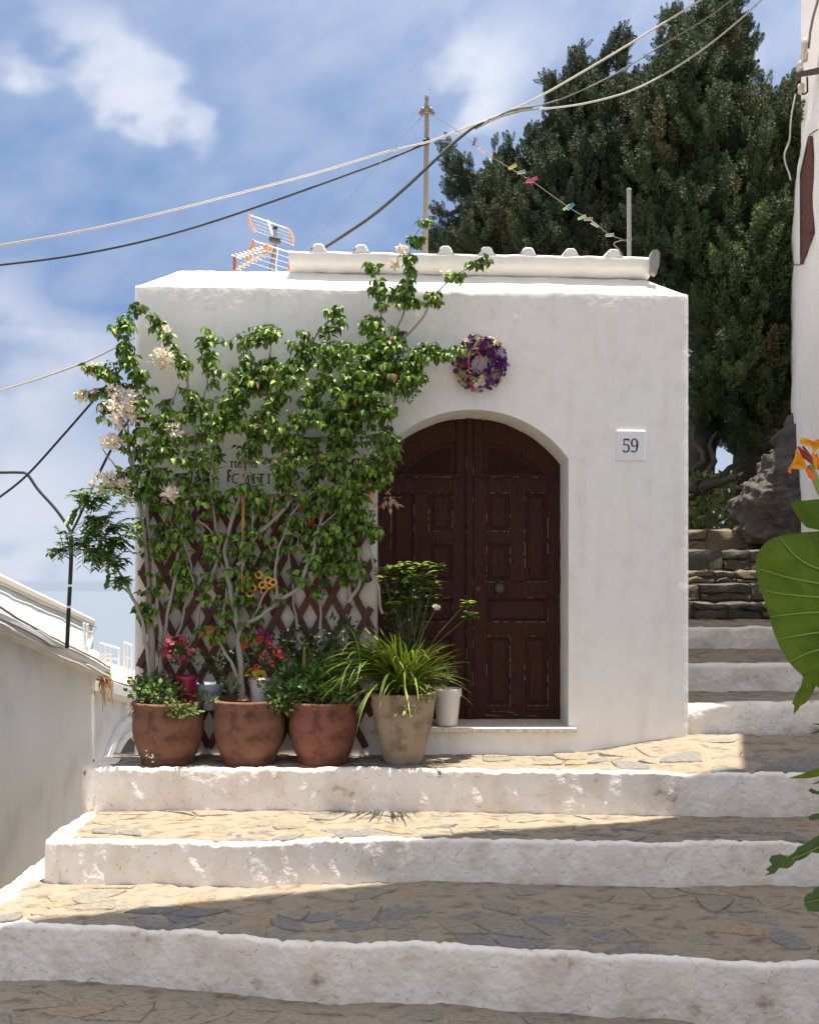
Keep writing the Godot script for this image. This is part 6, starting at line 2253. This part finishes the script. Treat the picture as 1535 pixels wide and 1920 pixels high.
	var fin := func(a: Array, b: Array, zz: float, w: float, m: Material, bow: float) -> void:
		var sh := Shape.new()
		var pts := PackedVector3Array()
		var p := at(a[0], a[1], zz)
		var q := at(b[0], b[1], zz)
		var side := (q - p).cross(Vector3(0, 0, 1)).normalized()
		for k in 7:
			var t := k / 6.0
			pts.append(p.lerp(q, t) + side * bow * sin(PI * t))
		for k in 6:
			sh.bar(pts[k], pts[k + 1], w * (0.55 + 0.45 * sin(PI * (k + 0.5) / 6.0)), 0.03, Vector3(0, 0, 1), 0.004)
		part(o, "reflector_end", sh, m)
	var pale := mat(Color(0.75, 0.45, 0.28), 0.5)
	fin.call([467, 402], [479, 434], z, 0.030, pale, 0.02)
	fin.call([538, 428], [549, 460], z, 0.030, pale, -0.02)
	fin.call([476, 450], [463, 495], z + 0.12, 0.034, M.orange, 0.0)
	fin.call([546, 487], [541, 508], z + 0.12, 0.034, M.orange, 0.0)
	s = Shape.new()
	s.bar(at(502, 413, z), at(512, 443, z), 0.02, 0.02)
	part(o, "reflector_bar", s, M.plain)
	for k in 5:
		var t := k / 4.0
		s = Shape.new()
		s.rod(at(lerpf(470, 479, t), lerpf(404, 433, t), z), at(lerpf(539, 548, t), lerpf(429, 458, t), z), 0.0042, 5)
		part(o, "reflector_rod", s, M.alu)
		s = Shape.new()
		s.rod(at(lerpf(476, 465, t), lerpf(452, 490, t), z + 0.12), at(lerpf(552, 540, t), lerpf(476, 514, t), z + 0.12), 0.0042, 5)
		part(o, "reflector_rod", s, M.alu)
	for q in [[[506, 462], [438, 484], 0.1], [[506, 470], [440, 506], 0.1]]:
		s = Shape.new()
		s.bar(at(q[0][0], q[0][1], z + 0.08), at(q[1][0], q[1][1], z + 0.30), 0.016, 0.016)
		part(o, "boom", s, mat(Color(0.55, 0.38, 0.26), 0.5))
	for k in 8:
		for h in 2:
			var t := (k + 0.5) / 8.0
			var c := at(lerpf(500, 440, t), lerpf([465, 473][h], [483, 505][h], t), lerpf(z + 0.09, z + 0.30, t))
			s = Shape.new()
			s.rod(c + Vector3(-0.04, 0.016, 0), c + Vector3(0.04, -0.016, 0), 0.0038, 5)
			part(o, "director", s, M.alu)
	s = Shape.new()
	s.box(at(500, 464, z + 0.1), Vector3(0.06, 0.05, 0.06), Basis(Vector3(0, 0, 1), 0.3), 0.014)
	s.box(at(507, 467, z + 0.06), Vector3(0.05, 0.035, 0.05), Basis(Vector3(0, 0, 1), 0.3), 0.012)
	part(o, "dipole_box", s, M.orange)
	s = Shape.new()
	s.box(at(440, 494, z + 0.3), Vector3(0.026, 0.12, 0.03), Basis(), 0.004)
	part(o, "end_cap", s, mat(Color(0.35, 0.10, 0.06), 0.6))

# ---------------------------------------------------------------- wreath on the wall
func make_wreath() -> void:
	var c := at(900, 681, 0.06)
	var o := thing("flower_wreath", c, "round wreath of purple and cream dried flowers with a pink ribbon above the door", "wreath")
	var s := Shape.new()
	var ring := PackedVector3Array()
	for k in 33:
		var a := TAU * k / 32.0
		ring.append(c + Vector3(cos(a) * 0.120, sin(a) * 0.120, -0.005))
	s.tube(ring, taper(33, 0.040, 0.040), 8, false)
	part(o, "straw_ring", s, mat(Color(0.36, 0.33, 0.14), 0.9, M.rock.albedo_texture, 0.2))
	var discs := [petal_disc(5, 0.45), petal_disc(7, 0.6), petal_disc(6, 0.3)]
	var tones := [Color(0.10, 0.018, 0.16), Color(0.075, 0.014, 0.11), Color(0.15, 0.02, 0.15), Color(0.20, 0.015, 0.08), Color(0.66, 0.60, 0.34), Color(0.72, 0.66, 0.50), Color(0.40, 0.34, 0.42)]
	var mats := tones.map(func(t): return leafy(t, 0.8, t * 0.4))
	for k in 260:
		var a := rnd(0, TAU)
		var tube_a := rnd(-0.5, PI + 0.5)
		var e := Vector3(cos(a), sin(a), 0)
		var n := e * cos(tube_a) + Vector3(0, 0, 1) * sin(tube_a)
		var rr := rnd(0.040, 0.060)
		var p := c + e * 0.120 + n * rr
		var patch := lumps.get_noise_2d(cos(a) * 1.6 + 7.0, sin(a) * 1.6)
		var cream := 0.02 + 0.9 * patch + (0.14 if cos(tube_a) > 0.5 else 0.0)
		var kind := 0
		if rnd(0, 1) < cream:
			kind = 4 + (1 if rnd(0, 1) < 0.5 else 0) if rnd(0, 1) < 0.9 else 6
		else:
			kind = [0, 0, 1, 1, 2, 3, 6][rng.randi() % 7]
		var sc := rnd(0.016, 0.029)
		piece(o, "flower", discs[k % 3], mats[kind], Transform3D(frame(rnd_dir(), n + rnd_dir() * 0.4).rotated(Vector3.UP, 0.0) * Basis(Vector3.RIGHT, PI / 2) .scaled(Vector3.ONE * sc), p))
	var pink := mat(Color(0.52, 0.045, 0.14), 0.5)
	for q in [[[[884, 655], [879, 660], [878, 680], [880, 700], [881, 712]], 0.013], [[[890, 655], [899, 664], [899, 676], [894, 688]], 0.009], [[[880, 716], [884, 728], [890, 736]], 0.006], [[[886, 722], [889, 730], [892, 735]], 0.005]]:
		s = Shape.new()
		for k in q[0].size() - 1:
			s.bar(at(q[0][k][0], q[0][k][1], 0.115), at(q[0][k + 1][0], q[0][k + 1][1], 0.115), q[1], 0.003, Vector3(0.3 * k, 0, 1), 0.0005)
		part(o, "ribbon", s, pink)
	s = Shape.new()
	for q in [[[870, 640], [874, 652], [886, 655], [894, 640], [898, 624]], [[884, 630], [897, 624], [893, 640], [884, 656]], [[878, 668], [882, 656], [888, 652]]]:
		var pts := PackedVector3Array()
		for p in q:
			pts.append(at(p[0], p[1], 0.118))
		pts = curve(pts)
		s.tube(pts, taper(pts.size(), 0.0035, 0.0035), 5)
	part(o, "raffia_bow", s, mat(Color(0.68, 0.56, 0.26), 0.7)).set_meta("kind", "stuff")

# ---------------------------------------------------------------- plants close to the viewer on the right
func blade(outline: PackedVector2Array, org: Vector3, basis: Basis, bow: float, n := 26) -> Shape:
	# a broad leaf: outline in the leaf's own axes (x across, y along, metres), bent back with distance from the midrib
	var s := Shape.new()
	var lo := outline[0]
	var hi := outline[0]
	for p in outline:
		lo = lo.min(p)
		hi = hi.max(p)
	var pts := PackedVector3Array()
	for j in n:
		var y := lerpf(lo.y, hi.y, float(j) / (n - 1))
		var xa := 1e9
		var xb := -1e9
		for k in outline.size():
			var a := outline[k]
			var b := outline[(k + 1) % outline.size()]
			if (a.y - y) * (b.y - y) <= 0.0 and absf(a.y - b.y) > 1e-9:
				var x := lerpf(a.x, b.x, (y - a.y) / (b.y - a.y))
				xa = minf(xa, x)
				xb = maxf(xb, x)
		if xa > xb:
			xa = 0.0
			xb = 0.0
		for i in n:
			var x := lerpf(xa, xb, float(i) / (n - 1))
			var rip := 0.004 * sin(x * 60.0 + y * 22.0) * smoothstep(0.02, 0.12, absf(x))
			pts.append(org + basis * Vector3(x, y, -bow * x * x - bow * 0.35 * (y - lo.y) * (y - lo.y) + rip))
	s.grid(pts, n, n, basis.z)
	return s

func make_near_plants() -> void:
	var tex := noise_tex(71, 0.006, 4, [[0.0, Color(0.55, 0.62, 0.5)], [0.42, Color(0.85, 0.88, 0.85)], [0.6, Color(1.25, 1.15, 1.0)], [1.0, Color(2.6, 1.9, 1.6)]], 512)
	var skin := mat(Color(0.095, 0.150, 0.008), 0.4, tex, 0.35)
	skin.metallic_specular = 0.3
	skin.backlight_enabled = true
	skin.backlight = Color(0.14, 0.26, 0.01).linear_to_srgb()
	var vein := mat(Color(0.16, 0.25, 0.05), 0.5)
	var z := 3.95
	var k := (EYE.z - z) / LENS
	# elephant ear: its midrib runs down just outside the picture
	var o := thing("elephant_ear_plant", at(1640, 1760, z), "big round elephant ear leaves at the right edge close to the viewer", "plant")
	var mid := at(1588, 1135, z)
	var outline := PackedVector2Array()
	for q in [[1527, 1290], [1500, 1270], [1478, 1248], [1460, 1215], [1450, 1180], [1443, 1140], [1434, 1100], [1430, 1070], [1432, 1045], [1442, 1022], [1458, 1005], [1475, 998], [1500, 990], [1540, 986], [1600, 985], [1650, 990], [1700, 1010], [1735, 1060], [1735, 1120], [1700, 1190], [1650, 1240], [1590, 1275], [1550, 1290]]:
		outline.append(Vector2((q[0] - 1588.0) * k, (1135.0 - q[1]) * k))
	var lb := Basis(Vector3.UP, 0.28) * Basis(Vector3.RIGHT, -0.12)
	lb = Basis(Vector3.RIGHT, -0.15)
	var leaf := part(o, "leaf", blade(outline, mid, lb, 0.55, 40), skin, "large round leaf with pale veins")
	var veins := [[[1600, 1000], [1590, 1080], [1575, 1170], [1550, 1250], [1530, 1288]], [[1590, 1075], [1535, 1060], [1500, 1035], [1478, 1000]], [[1588, 1100], [1530, 1090], [1480, 1078], [1438, 1062]], [[1585, 1122], [1530, 1118], [1480, 1112], [1440, 1104]], [[1580, 1150], [1530, 1148], [1490, 1150], [1450, 1155]], [[1570, 1185], [1530, 1186], [1490, 1192], [1460, 1198]], [[1560, 1215], [1530, 1218], [1500, 1228], [1475, 1240]], [[1590, 1050], [1560, 1020], [1540, 990]]]
	for q in veins:
		var pts := PackedVector3Array()
		for p in q:
			var lx: float = (p[0] - 1588.0) * k
			var ly: float = (1135.0 - p[1]) * k
			var y0: float = ly - (1135.0 - 1290.0) * k
			pts.append(mid + lb * Vector3(lx, ly, -0.55 * lx * lx - 0.55 * 0.35 * y0 * y0 + 0.0035 + 0.004 * sin(lx * 60.0 + ly * 22.0) * smoothstep(0.02, 0.12, absf(lx)) - (0.0 if q.size() > 3 else 0.003)))
		pts = curve(pts, 6)
		var s := Shape.new()
		s.tube(pts, taper(pts.size(), 0.0026, 0.0009) if q.size() > 3 else taper(pts.size(), 0.0007, 0.0003), 5)
		part(leaf, "vein", s, vein)
	var second := PackedVector2Array()
	for q in [[1478, 938], [1500, 935], [1540, 932], [1600, 930], [1680, 945], [1690, 990], [1600, 1000], [1540, 1000], [1505, 990], [1490, 965]]:
		second.append(Vector2((q[0] - 1588.0) * k, (965.0 - q[1]) * k))
	part(o, "leaf", blade(second, at(1588, 965, z - 0.12), Basis(Vector3.RIGHT, -0.2), 0.4, 24), skin, "second leaf behind, only its tip in view")
	var curl := PackedVector2Array()
	for q in [[1484, 1338], [1486, 1322], [1481, 1318], [1490, 1300], [1500, 1285], [1504, 1268], [1520, 1262], [1545, 1258], [1548, 1275], [1530, 1285], [1520, 1305], [1508, 1318], [1498, 1322], [1492, 1330]]:
		curl.append(Vector2((q[0] - 1510.0) * k, (1300.0 - q[1]) * k))
	var cs := Shape.new()
	cs.slab(curl, at(1510, 1300, z + 0.02), Basis(Vector3.UP, 0.2), 0.002)
	part(o, "leaf", cs, skin, "torn hanging leaf tip under the round leaf")
	var s := Shape.new()
	var st := PackedVector3Array([at(1596, 990, z - 0.03), at(1610, 1200, z - 0.12), at(1640, 1500, z - 0.1), at(1650, 1790, z)])
	st = curve(st)
	s.tube(st, taper(st.size(), 0.008, 0.016), 8)
	part(o, "stalk", s, vein)

	# canna with yellow flowers
	o = thing("canna_lily", at(1575, 1760, z), "canna with yellow orange flowers at the right edge", "flowering plant")
	var yellow := leafy(Color(0.78, 0.40, 0.012), 0.5, Color(0.5, 0.22, 0.0))
	var shade := mat(Color(0.62, 0.13, 0.015), 0.5)
	for f in [[[[1478, 878], [1484, 868], [1489, 858], [1491, 842], [1496, 846], [1503, 856], [1511, 872], [1510, 880], [1500, 880], [1488, 879]], 0.0], [[[1497, 827], [1501, 821], [1512, 822], [1524, 827], [1540, 822], [1560, 826], [1560, 838], [1545, 838], [1532, 842], [1526, 850], [1520, 838], [1508, 835], [1499, 832]], 0.02]]:
		var c := Vector2.ZERO
		for q in f[0]:
			c += Vector2(q[0], q[1]) / f[0].size()
		# a cupped petal: fan from a raised middle
		var sh := Shape.new()
		var rows := [1.0, 0.7, 0.35]
		var n: int = f[0].size()
		for r in 3:
			for q in f[0]:
				var p: Vector2 = c + (Vector2(q[0], q[1]) - c) * rows[r]
				sh.vert(at(p.x, p.y, z + f[1] - 0.012 * (1.0 - rows[r]) + 0.004 * sin(q[0] * 0.7 + r)))
		var cc := sh.vert(at(c.x, c.y, z + f[1] - 0.014))
		for r in 2:
			for i in n:
				var i1 := (i + 1) % n
				sh.tri(r * n + i, (r + 1) * n + i1, (r + 1) * n + i)
				sh.tri(r * n + i, r * n + i1, (r + 1) * n + i1)
		for i in n:
			sh.tri(2 * n + i, 2 * n + (i + 1) % n, cc)
		part(o, "petal", sh, yellow)
	var tip := Shape.new()
	tip.tube(PackedVector3Array([at(1480, 876, z), at(1479, 884, z), at(1481, 887, z)]), PackedFloat32Array([0.003, 0.004, 0.002]), 6)
	tip.tube(PackedVector3Array([at(1530, 826, z + 0.023), at(1545, 823, z + 0.026), at(1560, 824, z + 0.026)]), PackedFloat32Array([0.002, 0.004, 0.004]), 6)
	part(o, "red_petal_edge", tip, shade).set_meta("kind", "stuff")
	for q in [[[1510, 878], [1520, 890], [1528, 900], 0.008, shade], [[1496, 838], [1508, 855], [1522, 868], 0.006, mat(Color(0.22, 0.02, 0.02), 0.6)], [[1504, 836], [1515, 855], [1526, 870], 0.005, mat(Color(0.25, 0.03, 0.025), 0.6)], [[1524, 848], [1526, 862], [1528, 880], 0.006, yellow], [[1530, 850], [1532, 868], [1534, 880], 0.004, shade]]:
		s = Shape.new()
		s.tube(PackedVector3Array([at(q[0][0], q[0][1], z), at(q[1][0], q[1][1], z - 0.005), at(q[2][0], q[2][1], z - 0.01)]), PackedFloat32Array([q[3] * 0.4, q[3], q[3] * 0.6]), 8)
		part(o, "bud", s, q[4])
	s = Shape.new()
	st = PackedVector3Array([at(1516, 872, z - 0.01), at(1530, 905, z - 0.01), at(1560, 1000, z - 0.02), at(1585, 1300, z - 0.04), at(1580, 1780, z)])
	st = curve(st)
	s.tube(st, taper(st.size(), 0.006, 0.012), 8)
	part(o, "stalk", s, vein)

	# lobed leaves of a young fig and long blades, at the right edge
	o = thing("fig_seedling", at(1600, 1780, z), "dark lobed leaves of a young fig reaching in at the lower right", "plant")
	var dark := mat(Color(0.035, 0.085, 0.012), 0.5, tex, 0.3)
	dark.backlight_enabled = true
	dark.backlight = Color(0.05, 0.10, 0.01).linear_to_srgb()
	for q in [[[1431, 1640], [1440, 1634], [1433, 1629], [1445, 1620], [1439, 1612], [1444, 1603], [1462, 1601], [1475, 1606], [1490, 1596], [1494, 1588], [1510, 1582], [1520, 1574], [1536, 1566], [1550, 1570], [1550, 1595], [1536, 1600], [1520, 1598], [1512, 1606], [1500, 1612], [1490, 1614], [1484, 1622], [1474, 1628], [1458, 1626], [1450, 1636], [1440, 1638]], [[1506, 1684], [1512, 1676], [1522, 1674], [1526, 1666], [1545, 1660], [1560, 1680], [1550, 1706], [1530, 1710], [1514, 1708], [1508, 1698]], [[1514, 1482], [1520, 1478], [1532, 1484], [1548, 1480], [1550, 1492], [1534, 1490], [1522, 1488]], [[1513, 1532], [1522, 1526], [1545, 1522], [1550, 1534], [1530, 1536], [1518, 1538]]]:
		var ol := PackedVector2Array()
		for p in q:
			ol.append(Vector2((p[0] - 1500.0) * k, (1600.0 - p[1]) * k))
		s = Shape.new()
		s.slab(ol, at(1500, 1600, z), Basis(Vector3.UP, rnd(-0.1, 0.1)), 0.0015)
		part(o, "leaf", s, dark)
	for q in [[[1440, 1632], [1468, 1616], [1500, 1604], [1530, 1590], [1550, 1580]], [[1455, 1622], [1452, 1612], [1446, 1606]], [[1485, 1610], [1480, 1605], [1470, 1604]], [[1490, 1608], [1484, 1616], [1474, 1624]], [[1510, 1692], [1528, 1688], [1550, 1682]]]:
		var rib := PackedVector3Array()
		for p in q:
			rib.append(at(p[0], p[1], z + 0.002))
		s = Shape.new()
		s.tube(rib, taper(rib.size(), 0.0008, 0.0014), 5)
		part(o, "vein", s, vein)
	s = Shape.new()
	st = PackedVector3Array([at(1540, 1580, z), at(1565, 1620, z), at(1590, 1700, z), at(1600, 1790, z)])
	st = curve(st)
	s.tube(st, taper(st.size(), 0.003, 0.007), 6)
	part(o, "stem", s, M.twig)
	o = thing("pointed_leaves", at(1600, 1780, z + 0.05), "narrow pointed green leaves poking in at the right edge", "plant")
	for q in [[1477, 1459, 1560, 1438, 0.012], [1512, 1376, 1560, 1358, 0.005], [1520, 1356, 1560, 1354, 0.004], [1519, 1470, 1550, 1455, 0.004], [1535, 1322, 1555, 1318, 0.004]]:
		s = Shape.new()
		var a := at(q[0], q[1], z + 0.04)
		var b := at(q[2], q[3], z + 0.04)
		var up := Vector3(0, 1, 0.2).normalized()
		var i0 := s.vert(a)
		var prev := [i0, i0]
		for j in range(1, 7):
			var t := j / 6.0
			var p := a.lerp(b, t) + Vector3(0, -0.004 * sin(PI * t), 0)
			var w: float = q[4] * sin(PI * 0.5 * t)
			var row := [s.vert(p + up * w), s.vert(p - up * w)]
			s.tri(prev[0], row[0], row[1])
			s.tri(prev[0], row[1], prev[1])
			prev = row
		part(o, "leaf", s, skin if q[4] > 0.01 else dark)
	s = Shape.new()
	st = PackedVector3Array([at(1555, 1320, z + 0.04), at(1575, 1450, z + 0.04), at(1600, 1790, z + 0.05)])
	st = curve(st)
	s.tube(st, taper(st.size(), 0.003, 0.006), 6)
	part(o, "stem", s, vein)
	# the bed they grow in, outside the picture
	s = Shape.new()
	s.box(Vector3(1.55, -0.6, 4.2), Vector3(1.1, 0.55, 1.6), Basis(), 0.04)
	tag(part(self, "planter", s, M.plaster), "white masonry planter beside the lane, outside the frame at right", "planter")

func _ready() -> void:
	rng.seed = 20240611
	lumps.seed = 4
	lumps.noise_type = FastNoiseLite.TYPE_SIMPLEX_SMOOTH
	lumps.frequency = 1.0
	lumps.fractal_octaves = 3
	fine.seed = 8
	fine.noise_type = FastNoiseLite.TYPE_SIMPLEX_SMOOTH
	fine.frequency = 1.0
	fine.fractal_octaves = 2
	make_camera()
	make_sky()
	make_materials()
	make_ground()
	make_lane_walls()
	make_house()
	make_steps()
	make_right_stairs()
	make_rock()
	make_right_house()
	make_left_houses()
	make_trees()
	make_pots()
	make_trellis()
	make_climbers()
	make_pot_plants()
	make_roof_things()
	make_wreath()
	make_near_plants()
